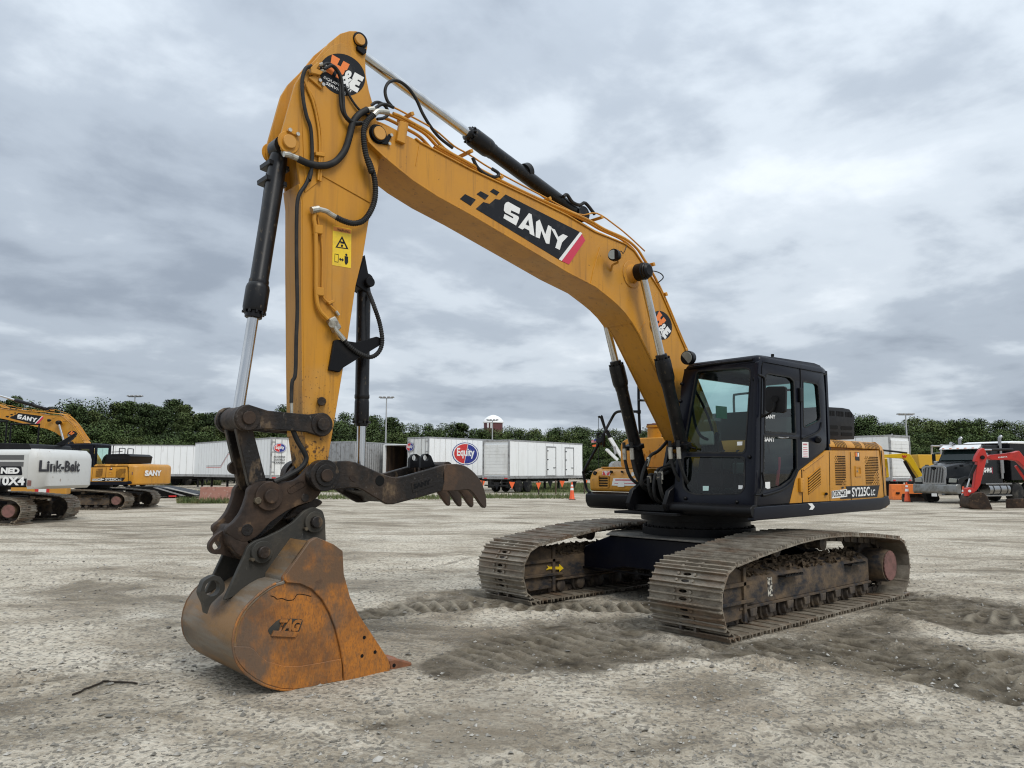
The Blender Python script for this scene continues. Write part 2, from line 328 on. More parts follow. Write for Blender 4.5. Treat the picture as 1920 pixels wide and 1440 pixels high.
def lane_coords(X, Y, P):
    Q = [(p.x, p.y) for p in cr([(a, b, 0) for a, b in P], 6)]; best = np.full(X.shape, 1e9); lat = np.zeros_like(X); arc_ = np.zeros_like(X); s0 = 0
    for (ax, ay), (bx, by) in zip(Q, Q[1:]):
        ex, ey = bx-ax, by-ay; l2 = ex*ex+ey*ey; l = math.sqrt(l2); t = np.clip(((X-ax)*ex+(Y-ay)*ey)/l2, 0, 1)
        d = np.hypot(X-ax-t*ex, Y-ay-t*ey); k = d < best; best = np.where(k, d, best); arc_ = np.where(k, s0+t*l, arc_); s0 += l
    return best, arc_
SMOOTH = [(5.545,1.457),(5.001,1.343),(4.509,1.681),(4.729,2.172),(5.318,2.48),(5.821,2.589),(6.125,2.321),(5.938,1.812)]
def ground_fields(X, Y, full=False):
    d = np.hypot(X-CAM.x, Y-CAM.y); near = 1-sstep(d, 14, 30)
    z = .06*fbm(X, Y, .35, 3)*near + .045*fbm(X, Y, 1.6, 4)*near + .030*fbm(X, Y, 5, 5, 4)*near
    mud = np.zeros_like(X); crest = np.zeros_like(X); wob = .55*fbm(X, Y, 1.1, 9)+.30*fbm(X, Y, 4, 10)
    for P, ang, st in MUD:
        s = poly_sd(X, Y, P) + wob; m = sstep(s, -.30, .35); mud = np.maximum(mud, m*.72)
        a = R_(ang); u = X*math.cos(a)+Y*math.sin(a)
        ridge = np.abs(np.sin(u*math.pi/.19 + 3.0*fbm(X, Y, 1.2, 13)))
        z += m*st*.035*(ridge**2-.4)*np.clip(.5+2.4*fbm(X, Y, 1.4, 12), 0, 1.2) - .012*m
        crest = np.maximum(crest, .5*m*st*sstep(ridge, .72, .97)*np.clip(.45+2.6*fbm(X, Y, 1.4, 12), 0, 1))
        z += .055*np.exp(-((s+.0)/.13)**2)*(.5+1.2*fbm(X, Y, 2.5, 14)) + m*.05*fbm(X, Y, 8, 15, 4, .65)
    for P, hw, st in LANES:
        dl, sa = lane_coords(X, Y, P); e = dl + .22*fbm(X, Y, 2.5, 21); m = sstep(hw-e, -.04, .10)*st
        amp = np.clip(.55+2.2*fbm(X, Y, 1.3, 22), 0, 1.1); rib = .5+.5*np.sin(2*math.pi*sa/.19 + 1.2*fbm(X, Y, 1.5, 23))
        z += m*(-.022 + .062*rib**1.5*amp); z += st*.035*np.exp(-((dl-hw-.05)/.08)**2)*np.clip(.5+2*fbm(X, Y, 2.2, 24), 0, 1.5)
        mud = np.maximum(mud, m*.8); crest = np.maximum(crest, m*rib**3*amp)
    for P in RUTS:
        dl, sa = lane_coords(X, Y, P); e = dl + .10*fbm(X, Y, 2.0, 31); m = sstep(.13-e, -.03, .10)*np.clip(.6+2.5*fbm(X, Y, .9, 32), 0, 1)
        z += -.022*m + .016*np.exp(-((dl-.20)/.07)**2); mud = np.maximum(mud, m*.55)
    sm = sstep(poly_sd(X, Y, SMOOTH) + wob*.8, -.1, .25)
    z *= 1-.75*sm*(1-mud)
    # the machine's tracks and bucket stand on firm ground
    for (x0, x1, y0, y1) in ((-2.1, 2.1, .9, 1.85), (-2.1, 2.1, -1.85, -.9)):
        q = np.maximum(np.maximum(x0-X, X-x1), np.maximum(y0-Y, Y-y1)); k = 1-sstep(q, 0, .35); z = z*(1-k) + k*np.minimum(z, -.012)
        edge = np.exp(-((q-.12)/.09)**2); z += .03*edge*(.6+1.5*fbm(X, Y, 3, 16))
    q = np.maximum(np.abs(X-5.45)-.85, np.abs(Y)-.75); k = 1-sstep(q, 0, .4); z = z*(1-k) + k*(z*.3)
    return (z, mud, sm, crest) if full else (z, mud, sm)
gx = axis_lines(0, 0, .031, -4.5, 8.0, 1.07); gy = axis_lines(0, 0, .031, -4.5, 4.8, 1.07)
GX, GY = np.meshgrid(gx, gy, indexing='ij'); gz, gm, gs, gc = ground_fields(GX, GY, True)
nx, ny = len(gx), len(gy); idx = np.arange(nx*ny).reshape(nx, ny)
me = bpy.data.meshes.new('ground')
quads = np.stack([idx[:-1,:-1], idx[1:,:-1], idx[1:,1:], idx[:-1,1:]], -1).reshape(-1, 4)
me.from_pydata(np.stack([GX, GY, gz], -1).reshape(-1, 3).tolist(), [], quads.tolist()); me.shade_smooth()
for nm, arr in (('mud', gm), ('wet', gs), ('crest', gc)):
    at = me.attributes.new(nm, 'FLOAT', 'POINT'); at.data.foreach_set('value', arr.ravel().astype(np.float32))
def ground_mat():
    m = bpy.data.materials.new('gravel_ground'); m.use_nodes = True; t = m.node_tree; b = t.nodes['Principled BSDF']
    P = nd(t, 'ShaderNodeTexCoord').outputs['Object']
    def noi(sc, det=6, st=(1,1,1), rz=0, loc=(0,0,0), ro=.6, dist=0):
        mp = nd(t, 'ShaderNodeMapping'); mp.inputs['Rotation'].default_value = (0,0,rz); mp.inputs['Location'].default_value = loc
        mq = nd(t, 'ShaderNodeMapping'); mq.inputs['Scale'].default_value = st
        t.links.new(P, mp.inputs[0]); t.links.new(mp.outputs[0], mq.inputs[0])
        n = nd(t, 'ShaderNodeTexNoise', i_Scale=sc, i_Detail=det, i_Roughness=ro, i_Distortion=dist); t.links.new(mq.outputs[0], n.inputs[0]); return n.outputs[0]
    def att(nm): a = nd(t, 'ShaderNodeAttribute', attribute_name=nm); return a.outputs['Fac']
    def rng_(x, a, b_): r = nd(t, 'ShaderNodeMapRange'); t.links.new(x, r.inputs[0]); r.inputs[1].default_value = a; r.inputs[2].default_value = b_; return r.outputs[0]
    rot = R_(42)
    patch = noi(.60, 8, (.6,1.15,1), R_(55), (4,2,0), .66, .8); streak = noi(.40, 9, (.42,1.0,1), R_(28), (0,0,0), .70, 1.6); fine = noi(14, 8, ro=.7); peb = noi(46, 4, ro=.7)
    c = ramp(t, patch, [(.34, (.122,.096,.066)), (.43, (.250,.208,.151)), (.52, (.390,.336,.258)), (.62, (.590,.528,.430))], 'LINEAR')
    c = mixc(t, math_(t, 'MULTIPLY', rng_(streak, .46, .62), .8), c, (.60,.535,.43)); c = mixc(t, math_(t, 'MULTIPLY', rng_(streak, .46, .36), .7), c, (.19,.163,.122))
    brown = noi(.9, 6, (.6,1.2,1), rot, (11,4,0), .6); c = mixc(t, math_(t, 'MULTIPLY', rng_(brown, .50, .66), .55), c, (.32,.265,.195))
    wp = nd(t, 'ShaderNodeTexVoronoi', i_Scale=38.0); t.links.new(P, wp.inputs[0]); wsep = nd(t, 'ShaderNodeSeparateColor'); t.links.new(wp.outputs['Color'], wsep.inputs[0])
    stone = math_(t, 'MULTIPLY', rng_(wsep.outputs[0], .55, .62), rng_(patch, .42, .62))
    c = mixc(t, math_(t, 'MULTIPLY', stone, .6), c, (.62,.575,.48))
    c = mixc(t, math_(t, 'MULTIPLY', rng_(wsep.outputs[1], .74, .80), .65), c, (.14,.128,.108))
    c = mixc(t, rng_(fine, .50, .72), c, (.155,.137,.110)); c = mixc(t, math_(t, 'MULTIPLY', rng_(peb, .56, .70), .45), c, (.62,.578,.49))
    mudc = ramp(t, noi(5, 7), [(.35, (.045,.036,.024)), (.5, (.102,.082,.056)), (.66, (.20,.168,.12))], 'LINEAR')
    mudc = mixc(t, math_(t, 'MULTIPLY', att('crest'), .85), mudc, (.40,.35,.265))  # ridge tops painted paler: dry crust, and light contrast put into the colour
    c = mixc(t, rng_(math_(t, 'ADD', att('mud'), math_(t, 'MULTIPLY', math_(t, 'SUBTRACT', noi(3,6), .5), 1.1)), .22, .85), c, mudc)
    wetc = ramp(t, noi(4, 5, (.4,1.6,1), R_(60)), [(.35, (.24,.20,.148)), (.65, (.36,.32,.255))]); c = mixc(t, math_(t, 'MULTIPLY', att('wet'), .6), c, wetc)
    grass = math_(t, 'MULTIPLY', rng_(noi(.16, 6, loc=(8,3,0)), .50, .60), att('wet'))
    t.links.new(c, b.inputs['Base Color']); b.inputs['Roughness'].default_value = .93; b.inputs['Specular IOR Level'].default_value = .2
    b1 = nd(t, 'ShaderNodeBump', i_Strength=.9, i_Distance=.035); t.links.new(fine, b1.inputs['Height'])
    b2 = nd(t, 'ShaderNodeBump', i_Strength=.6, i_Distance=.012); t.links.new(wp.outputs['Distance'], b2.inputs['Height']); t.links.new(b1.outputs[0], b2.inputs['Normal'])
    b3 = nd(t, 'ShaderNodeBump', i_Distance=.10); t.links.new(math_(t, 'MULTIPLY', att('mud'), .9), b3.inputs['Strength']); t.links.new(noi(11, 8, (1.6,.7,1), 0, (2,2,2), .72), b3.inputs['Height']); t.links.new(b2.outputs[0], b3.inputs['Normal'])
    t.links.new(b3.outputs[0], b.inputs['Normal']); return m
me.materials.append(ground_mat())
g = bpy.data.objects.new('ground', me); COL.objects.link(g); g['kind'] = 'structure'
def ground_z(x, y):
    z, m_, s_ = ground_fields(np.array([[x]], float), np.array([[y]], float)); return float(z[0,0])

# ================================================================ the big yellow excavator
EX = thing('excavator', 'large yellow crawler excavator with a rusty bucket and thumb, filling the foreground', 'excavator')
GAUGE, SW = 1.3718, .4256
PATH = [(1.85,0),(2.03,.02),(2.17,.09),(2.24,.2),(2.266,.32),(2.264,.45),(2.20,.60),(2.10,.685),(1.97,.735),(1.6,.786),(1.18,.838),(.73,.884),(.25,.908),(-.27,.907),(-.82,.879),(-1.27,.843),(-1.70,.80),(-1.90,.77),(-2.05,.68),(-2.143,.563),(-2.175,.416),(-2.135,.254),(-2.03,.09),(-1.88,.015),(-1.7,0)]
def closed_path(P, n):
    pts = cr([(a, 0, b) for a, b in P[-2:] + P + P[:2]], 8)
    k0 = 16; pts = pts[k0:k0 + 8*len(P) + 1]
    return resample(pts, 1e9 if n == 0 else sum((b-a).length for a, b in zip(pts, pts[1:]))/n)[:n]
NSH = 54
TP = closed_path(PATH, NSH*2)
def shoe_mesh():
    mb = MB(); p = .5*.206; t0, t1 = -.046, -.033
    def oval(cx, cy, a, b): return [(cx+a*math.cos(2*math.pi*i/10), cy+b*math.sin(2*math.pi*i/10)) for i in range(10)]
    holes = [oval(-.037, -.02, .017, .05), oval(.037, -.02, .017, .05)]
    mb.plate([(-p,-SW),(p-.004,-SW),(p-.004,SW),(-p,SW)], holes, lambda q: (q[0], q[1], t0), (0,0,t1-t0))
    for s_, h in ((-.076, 0), (-.002, -.006), (.072, 0)):
        mb.prism([(s_-.012,t1),(s_+.012,t1),(s_+.006,h),(s_-.006,h)], -SW, SW)
    mb.prism([(p-.016,t1),(p+.012,t1-.012),(p+.012,t1-.024),(p-.016,t0)], -SW+.01, SW-.01)
    for s_ in (-.036, .036):
        for y in (-.115, .075): mb.cyl((s_, y, t1), (s_, y, t1+.016), .019, .016, 8)
    return mb
shoe_data = None
def frame_of(i):     # outer surface point, tangent and outward normal
    n = len(TP); p = TP[i % n]; t = (TP[(i+1) % n] - TP[(i-1) % n]).normalized(); return p, t, Vector((t.z, 0, -t.x))
def track(side):
    global shoe_data
    y0 = GAUGE*side; chain = MB()
    for i in range(NSH):
        p, t, nrm = frame_of(2*i+1)
        c = p - nrm*.088
        for s_ in (-.085, .085):
            chain.obox((c.x, y0+s_, c.z), t*.075, (0,.014,0), nrm*.036)
            chain.cyl((c.x - t.x*.07, y0+s_*1.0-.022, c.z - t.z*.07), (c.x - t.x*.07, y0+s_+.022, c.z - t.z*.07), .036, n=8)
        chain.cyl((c.x - t.x*.10, y0-.09, c.z - t.z*.10), (c.x - t.x*.10, y0+.09, c.z - t.z*.10), .026, n=8)
    ch = obj('track', chain, M['chain'], EX, smooth=True)
    for i in range(NSH):
        p, t, nrm = frame_of(2*i)
        if shoe_data is None:
            o = obj('track_shoe', shoe_mesh(), M['shoe'], ch); shoe_data = o.data
        else:
            o = bpy.data.objects.new('track_shoe', shoe_data); COL.objects.link(o); o.parent = ch
        roll = R_(random.uniform(-1, 1))
        Mx = Matrix(((t.x, 0, nrm.x, p.x), (0, 1, 0, y0 + random.uniform(-.004, .004)), (t.z, 0, nrm.z, p.z), (0, 0, 0, 1)))
        Mx[0][1] = 0
        o.matrix_local = Mx @ Matrix.Rotation(roll, 4, 'Y')
    s = side                                   # frame pieces, outer side towards s
    fr = MB()
    prof = [(1.62,.235),(1.62,.62),(1.30,.70),(.6,.745),(-.9,.73),(-1.32,.66),(-1.40,.27),(-1.25,.225)]
    fr.prism([(y0+s*.20,.235),(y0+s*.20,.515),(y0+s*.07,.60),(y0-s*.07,.60),(y0-s*.20,.515),(y0-s*.20,.235)], -1.42, 1.62, 'x')
    f_ = obj('track_frame', fr, M['frame_mud'], EX, bev=.012)
    obj('side_rail', MB().box(-1.42, 1.62, y0-.225, y0+.225, .215, .242), M['frame_mud'], f_, bev=.004)
    a, b = (y0+.205, y0+.23)
    guard = [(1.55,.13),(1.95,.12),(2.07,.22),(2.10,.40),(2.02,.56),(1.88,.645),(1.72,.66),(1.55,.60)]
    for yy in (-.215, .195): obj('idler_guard', MB().prism(guard, y0+yy, y0+yy+.02), M['frame_mud'], f_, bev=.005)
    for yy in (-.245, .215):
        gr = MB()
        gr.box(1.40, 2.06, y0+yy, y0+yy+.03, .455, .495); gr.box(1.35, 2.06, y0+yy-.012*np.sign(-yy), y0+yy+.03+.012*np.sign(yy), .285, .318); gr.prism([(1.52,.09),(1.57,.09),(1.57,.64),(1.52,.64)], y0+yy, y0+yy+.03)
        obj('guard_rib', gr, M['frame_mud'], f_, bev=.003)
    obj('idler', MB().rev((1.80, y0-.11, .40), (1.80, y0+.11, .40), [(0,.10),(.02,.25),(.2,.27),(.25,.30),(.75,.30),(.8,.27),(.98,.25),(1,.10)], 28), M['chain'], f_)
    for q in range(8):
        x = 1.36 - q*.375
        r = MB().rev((x, y0-.20, .145), (x, y0+.20, .145), [(0,.05),(.03,.075),(.15,.085),(.17,.11),(.24,.11),(.26,.085),(.74,.085),(.76,.11),(.83,.11),(.85,.085),(.97,.075),(1,.05)], 18)
        ro = obj('bottom_roller', r, M['chain'], f_)
        obj('roller_bracket', MB().prism([(x-.07,.215),(x+.07,.215),(x+.055,.13),(x-.055,.13)], y0+s*.19, y0+s*.225), M['chain'], ro, bev=.006)
    for x in (.75, -.32):
        obj('carrier_roller', MB().rev((x, y0-.17, .765), (x, y0+.18, .765), [(0,.03),(.02,.06),(.3,.065),(.32,.085),(.40,.085),(.42,.066),(.8,.066),(.82,.085),(.94,.085),(.96,.06),(1,.035)], 18), M['chain'], f_)
    fd = MB(); fd.rev((-1.75, y0-.25, .41), (-1.73, y0+s*.325, .41), [(0,.19),(.6,.215),(.95,.205),(1,.195)], 30)
    sp = obj('final_drive', fd, M['frame_mud'], f_)
    d = MB(); n = 44; yy = y0+s*.322
    d.prism([(-1.75+(.182 if i % 2 else .192)*math.cos(2*math.pi*i/n), .41+(.182 if i % 2 else .192)*math.sin(2*math.pi*i/n)) for i in range(n)], yy, yy+s*.018)
    obj('drive_cover', d, M['pink_rust'], f_, bev=.004)
    sk = MB(); teeth = 22
    sk.prism([(-1.75+(.285 if i % 2 else .325)*math.cos(2*math.pi*i/teeth/2), .41+(.285 if i % 2 else .325)*math.sin(2*math.pi*i/teeth/2)) for i in range(2*teeth)], y0-.03, y0+.03)
    obj('sprocket', sk, M['chain'], f_)
    for x in (.64, -.93):                     # chain-tooth steps on the outer face
        st = MB(); st.box(x-.19, x+.19, y0+s*.205 if s > 0 else y0-.30, y0+.30 if s > 0 else y0-.205, .482, .495)
        for k in range(12): st.box(x-.185+k*.033, x-.17+k*.033, *sorted((y0+s*.285, y0+s*.30)), .495, .51)
        obj('step', st, M['black'], f_)
    cl = MB()                                 # mud that has settled on top of the frame
    for k in range(520):
        x = random.uniform(-1.25, 1.5); yy = y0+random.uniform(-.19,.19); r = random.uniform(.015,.05)
        zt = float(np.interp(abs(yy-y0), [0,.07,.20], [.615,.60,.52]))
        c = [Vector((x+random.gauss(0,r), yy+random.gauss(0,r*.6), zt+abs(random.gauss(0,r*.55)))) for _ in range(5)] + [Vector((x,yy,zt-.02))]
        cl.add(c, [(0,1,2),(0,2,3),(0,3,4),(0,1,5),(1,2,5),(2,3,5),(3,4,5),(4,0,5),(0,1,4)])
    obj('mud_deposit', cl, M['mudclod'], f_, merge=False, kind='stuff')
    pl = MB(); 
    obj('tow_hole', MB().cyl((1.93, y0+s*.19, .395), (1.93, y0+s*.222, .395), .032, n=12), M['dark'], f_)
    if s > 0:
        obj('worn_sticker', MB().prism([(.95,.29),(1.04,.29),(1.04,.49),(.95,.49)], y0+.2005, y0+.204), mat('worn_sticker', (.55,.52,.44), .7, layers=[((.05,.045,.04), 26, .47, .53)]), f_)
    else:
        ar = [(1.36,.36),(1.44,.42),(1.44,.385),(1.62,.40),(1.66,.42),(1.64,.39),(1.68,.36),(1.62,.368),(1.44,.35),(1.44,.32)]
        obj('arrow_decal', MB().prism([(x, z) for x, z in ar], y0+.231, y0+.233), M['yellowvinyl'], f_)
    return ch
track(1); track(-1)
cb = MB()
beam = [(-1.30,.34),(-1.16,.62),(-.72,.78),(.72,.78),(1.16,.62),(1.30,.34),(.95,.30),(.5,.40),(-.5,.40),(-.95,.30)]
cb.prism(beam, .55, .93, 'x'); cb.prism(beam, -.95, -.60, 'x'); cb.box(-.6, .55, -.78, .78, .42, .785)
body = obj('car_body', cb, M['blue_black'], EX, bev=.012)
fl = MB(); fl.box(.93, .965, -1.18, 1.18, .335, .352)
obj('beam_lip', fl, M['black'], body)
obj('top_plate', MB().prism([(1.0,-.72),(1.0,.72),(.5,1.05),(-.5,1.05),(-1.0,.72),(-1.0,-.72),(-.5,-1.05),(.5,-1.05)], .788, .806, 'z'), mat('dusty_plate', (.10,.095,.085), .8, layers=[((.2,.18,.15), 5, .45, .7)], bump=[(20,.2,5)]), body, bev=.003)
sr = MB().rev((0,0,.806), (0,0,1.13), [(0,.72),(.3,.72),(.32,.66),(.55,.66),(.57,.74),(1,.74)], 48)
ring = obj('swing_ring', sr, M['black'], EX)
rb = MB()
for k in range(36):
    a = 2*math.pi*k/36; rb.cyl((.69*math.cos(a), .69*math.sin(a), .895), (.69*math.cos(a), .69*math.sin(a), .925), .016, n=6)
obj('ring_bolts', rb, M['black'], ring, kind='stuff')

# ---------------------------------------------------------------- upper structure
pf = MB()
pf.box(-2.42, .30, -1.36, 1.36, 1.12, 1.25); pf.box(.30, .93, .30, 1.36, 1.12, 1.245); pf.box(.30, .58, -1.36, -.42, 1.13, 1.25)
PLAT = obj('platform', pf, M['black'], EX, bev=.01)
nose = [(.25,1.13),(1.06,1.13),(1.10,1.22),(1.02,1.38),(.72,1.52),(.35,1.62),(.22,2.02),(.05,2.10),(-.12,2.02),(-.35,1.5),(-.4,1.13)]
for y in (-.31, .25): obj('boom_bracket', MB().prism(nose, y, y+.06), M['black'], PLAT, bev=.008)
obj('foot_plate', MB().box(.2, 1.12, -.48, .48, 1.085, 1.118), M['black'], PLAT, bev=.004)
obj('floor_pan', MB().box(-.4, 1.0, -.25, .25, 1.13, 1.20), M['black'], PLAT)
# skirts
sk = [(0.976,1.222),(-2.361,1.258),(-2.522,1.284),(-2.585,1.217),(-2.578,1.157),(-2.431,1.117),(-2.254,1.093),(1.007,1.073)]
obj('skirt', MB().prism(sk, 1.33, 1.41), M['blue_black'], PLAT, bev=.02, seg=3)
obj('skirt', MB().prism([(.62,1.13),(.66,1.20),(.66,1.29),(.60,1.325),(.45,1.325),(.45,1.12),(.56,1.10)], -1.40, -.45), M['black'], PLAT, bev=.02, seg=2)
obj('skirt', MB().prism([(.60,1.12),(.64,1.20),(.62,1.30),(-2.4,1.28),(-2.4,1.12)], -1.41, -1.33), M['black'], PLAT, bev=.02, seg=2)
bp = MB().prism(rnd([(.93,1.095),(1.0,1.10),(1.05,1.15),(1.045,1.215),(.99,1.245),(.90,1.245),(.88,1.095)], .03), .30, 1.405)
obj('front_bumper', bp, M['black'], PLAT, bev=.006)
obj('skirt_tag', MB().prism([(-0.212,1.233),(-0.319,1.232),(-0.38,1.188),(-0.324,1.155),(-0.241,1.158),(-0.291,1.19)], 1.4125, 1.415), M['white'], PLAT)
# left hood
side = rnd([(0.169,1.242),(-0.023,1.588),(-0.153,1.646),(-0.572,1.808),(-0.794,1.89),(-0.832,1.939),(-0.831,1.879),(-2.34,1.889),(-2.433,1.236)], .006, 1)
HOODP = [(0.169,1.242),(-0.023,1.588),(-0.153,1.646),(-0.793,1.878),(-2.343,1.909),(-2.433,1.236)]
hood = MB()
hood.prism(HOODP, 1.30, 1.39)
sh = [(1.39, 1.925), (1.385, 1.955), (1.365, 1.99), (1.33, 2.015), (1.28, 2.028), (0, 2.05), (-1.28, 2.028), (-1.36, 1.99), (-1.39, 1.925), (-1.39, 1.26), (-1.30, 1.26), (-1.30,1.8), (1.30, 1.8), (1.30,1.925)]
hood.prism(sh, -2.39, -.90, 'x')
HOOD = obj('engine_hood', hood, M['yellow'], EX, bev=.008, seg=2)
def hd_strip(name, zs, mt, y0=1.3905, y1=1.393, par=None): return obj(name, MB().prism(zs, y0, y1), mt, par or HOOD)
# door gaps and hinges
for a in ([(-0.131,1.634),(-0.15,1.639),(-0.136,1.236),(-0.117,1.237)], [(-0.859,1.867),(-0.87,1.867),(-0.831,1.243),(-0.821,1.243)], [(-1.447,1.872),(-1.458,1.872),(-1.431,1.245),(-1.42,1.245)], [(-2.403,1.91),(-2.426,1.911),(-2.447,1.235),(-2.425,1.236)], [(-0.137,1.248),(-2.432,1.245),(-2.431,1.237),(-0.136,1.24)]):
    hd_strip('panel_gap', a, M['dark'])
obj('hinge', MB().prism([(-0.046,1.537),(-0.139,1.537),(-0.13,1.365),(-0.038,1.37)], 1.39, 1.425), M['yellow'], HOOD, bev=.012, seg=2)
obj('door_edge', MB().prism([(-0.171,1.637),(-0.712,1.834),(-0.724,1.822),(-0.181,1.623)], 1.39, 1.402), M['yellow'], HOOD, bev=.004)
LOUV = [(195,985,320,870),(195,1011,322,897),(195,1037,324,925),(196,1063,325,953),(196,1089,325,982),(196,1115,325,1010),(197,1140,325,1035)]
def hdp(u, v): return (1.0, 1.0)
lv = MB()
for q in ([(-0.285,1.533),(-0.607,1.664),(-0.61,1.648),(-0.284,1.516)], [(-0.283,1.5),(-0.609,1.631),(-0.61,1.614),(-0.281,1.484)], [(-0.282,1.468),(-0.608,1.598),(-0.609,1.581),(-0.281,1.452)], [(-0.28,1.435),(-0.608,1.565),(-0.609,1.548),(-0.278,1.419)], [(-0.279,1.403),(-0.607,1.531),(-0.606,1.515),(-0.278,1.387)], [(-0.277,1.373),(-0.604,1.498),(-0.603,1.482),(-0.275,1.357)], [(-0.277,1.345),(-0.604,1.47),(-0.603,1.458),(-0.276,1.334)]):
    lv = MB().prism(q, 1.3895, 1.3925); obj('louvre_slot', lv, M['dark'], HOOD)
    up = [(x, z+.014) for x, z in q[:2]] + [(x, z+.002) for x, z in q[:2]][::-1]
    obj('louvre_lip', MB().prism(up, 1.389, 1.402), M['yellow'], HOOD)
# mesh grilles: rows of flat dark plates, the shade of punched slots painted in
def grille(corners, rows, skipf):
    mb = MB(); (ax, az), (bx, bz), (cx_, cz_), (dx, dz) = corners       # tl tr br bl
    nc = 15
    for r in range(rows):
        v0, v1 = r/rows, (r+.62)/rows
        for c in range(nc):
            u0, u1 = c/nc, (c+.70)/nc
            if skipf((c+.5)/nc, (r+.5)/rows): continue
            P = []
            for u, v in ((u0,v0),(u1,v0),(u1,v1),(u0,v1)):
                tx, tz = ax+(bx-ax)*u, az+(bz-az)*u; lx, lz = dx+(cx_-dx)*u, dz+(cz_-dz)*u
                P.append((tx+(lx-tx)*v, tz+(lz-tz)*v))
            mb.prism(P, 1.3895, 1.3918)
    o = obj('grille', mb, M['dark'], HOOD, smooth=False, merge=False); o['kind'] = 'stuff'
def sparse1(u, v):
    lft = .30-.25*v if v < .25 else 0
    rgt = 1 if v < .72 else 1-(v-.72)/.28*.55
    return (u < lft or u > rgt) and (int(u*15)+int(v*16)) % 2 == 0
grille([(-1.006,1.815),(-1.308,1.816),(-1.295,1.43),(-1,1.433)], 17, sparse1)
def sparse2(u, v):
    lft = .40*(1-v/.35) if v < .35 else 0
    rgt = 1 if v < .35 else 1-(v-.35)/.65*.62
    return (u < lft or u > rgt) and (int(u*15)+int(v*16)) % 2 == 0
grille([(-1.878,1.819),(-2.304,1.818),(-2.307,1.43),(-1.876,1.436)], 17, sparse2)
# shoulder vents
ym = 1.372
for (u0, u1, n_) in ((450,575,8), (655,735,6), (762,915,11)):
    pass
VENT = [[(-1.036,1.36,2.007),(-1.375,1.36,2.011)], [(-1.6,1.36,2.01),(-1.826,1.36,2.012)], [(-1.912,1.36,2.012),(-2.38,1.36,2.016)]]
for (a, b), n_ in zip(VENT, (8, 6, 11)):
    vb = MB()
    for k in range(n_):
        x = a[0] + (b[0]-a[0])*(k+.5)/n_; w_ = abs(b[0]-a[0])/n_*.17
        P = [(1.3915,1.925),(1.3875,1.957),(1.368,1.992),(1.335,2.018)]
        vb.loft([[(x-w_, y, z) for y, z in P], [(x+w_, y, z) for y, z in P]], closed=False, caps=False)
    o = obj('vent_slots', vb, M['dark'], HOOD); o['kind'] = 'stuff'
obj('latch', MB().plate(rnd([(-1.568,1.69),(-1.747,1.691),(-1.74,1.55),(-1.564,1.548)], .01), [rnd([(-1.594,1.667),(-1.715,1.668),(-1.711,1.582),(-1.591,1.58)], .006)], lambda p: (p[0], 1.39, p[1]), (0, .01, 0)), M['yellow'], HOOD, bev=.002)
obj('keyhole', MB().cyl([(-1.637,1.39,1.62)][0], [(-1.615,1.4,1.62)][0], .012, n=10), M['zinc'], HOOD)
obj('door_knob', MB().cyl([(-0.742,1.39,1.337)][0], [(-0.681,1.42,1.339)][0], .018, n=10), M['black'], HOOD)
# hood decals
obj('model_decal', MB().prism([(-1.16,1.422),(-1.222,1.42),(-1.204,1.397),(-1.145,1.398)], 1.3935, 1.3945), M['blackvinyl'], HOOD)
obj('model_decal', MB().prism([(-1.269,1.425),(-2.3,1.43),(-2.2,1.271),(-1.091,1.265),(-1.12,1.282),(-1.305,1.377)], 1.3935, 1.3945), M['blackvinyl'], HOOD)
tx = MB(); A_ = [(-1.435,1.396,1.286),(-1.973,1.396,1.291),(-1.437,1.396,1.408)]; text_on(tx, 'SY225C', A_[0], A_[1], A_[2], .022, 1.0)
A_ = [(-2.003,1.396,1.293),(-2.131,1.396,1.294),(-2.013,1.396,1.374)]; text_on(tx, 'LC', A_[0], A_[1], A_[2], .022, 1.0); obj('model_lettering', tx, M['white'], HOOD, smooth=False)
obj('stock_tag', MB().prism([(-0.878,1.371),(-1.301,1.39),(-1.296,1.291),(-0.869,1.278)], 1.394, 1.3955), M['white'], HOOD)
obj('stock_tag', MB().prism([(-1.304,1.368),(-1.393,1.371),(-1.388,1.329),(-1.3,1.326)], 1.394, 1.3957), M['white'], HOOD)
tx = MB(); A_ = [(-0.883,1.397,1.292),(-1.27,1.397,1.306),(-0.887,1.397,1.369)]; text_on(tx, '10352442', A_[0], A_[1], A_[2], .015, .9); obj('stock_number', tx, M['blackvinyl'], HOOD, smooth=False)
obj('logo_patch', MB().prism([(-1.587,1.875),(-1.714,1.873),(-1.713,1.761),(-1.592,1.764)], 1.393, 1.3945), M['blackvinyl'], HOOD)
obj('logo_patch_mark', MB().prism([(-1.594,1.868),(-1.645,1.867),(-1.645,1.812),(-1.593,1.815)], 1.3945, 1.3955), M['orangevinyl'], HOOD)
obj('logo_patch_mark', MB().prism([(-1.659,1.866),(-1.697,1.865),(-1.697,1.816),(-1.656,1.812)], 1.3945, 1.3955), M['white'], HOOD)
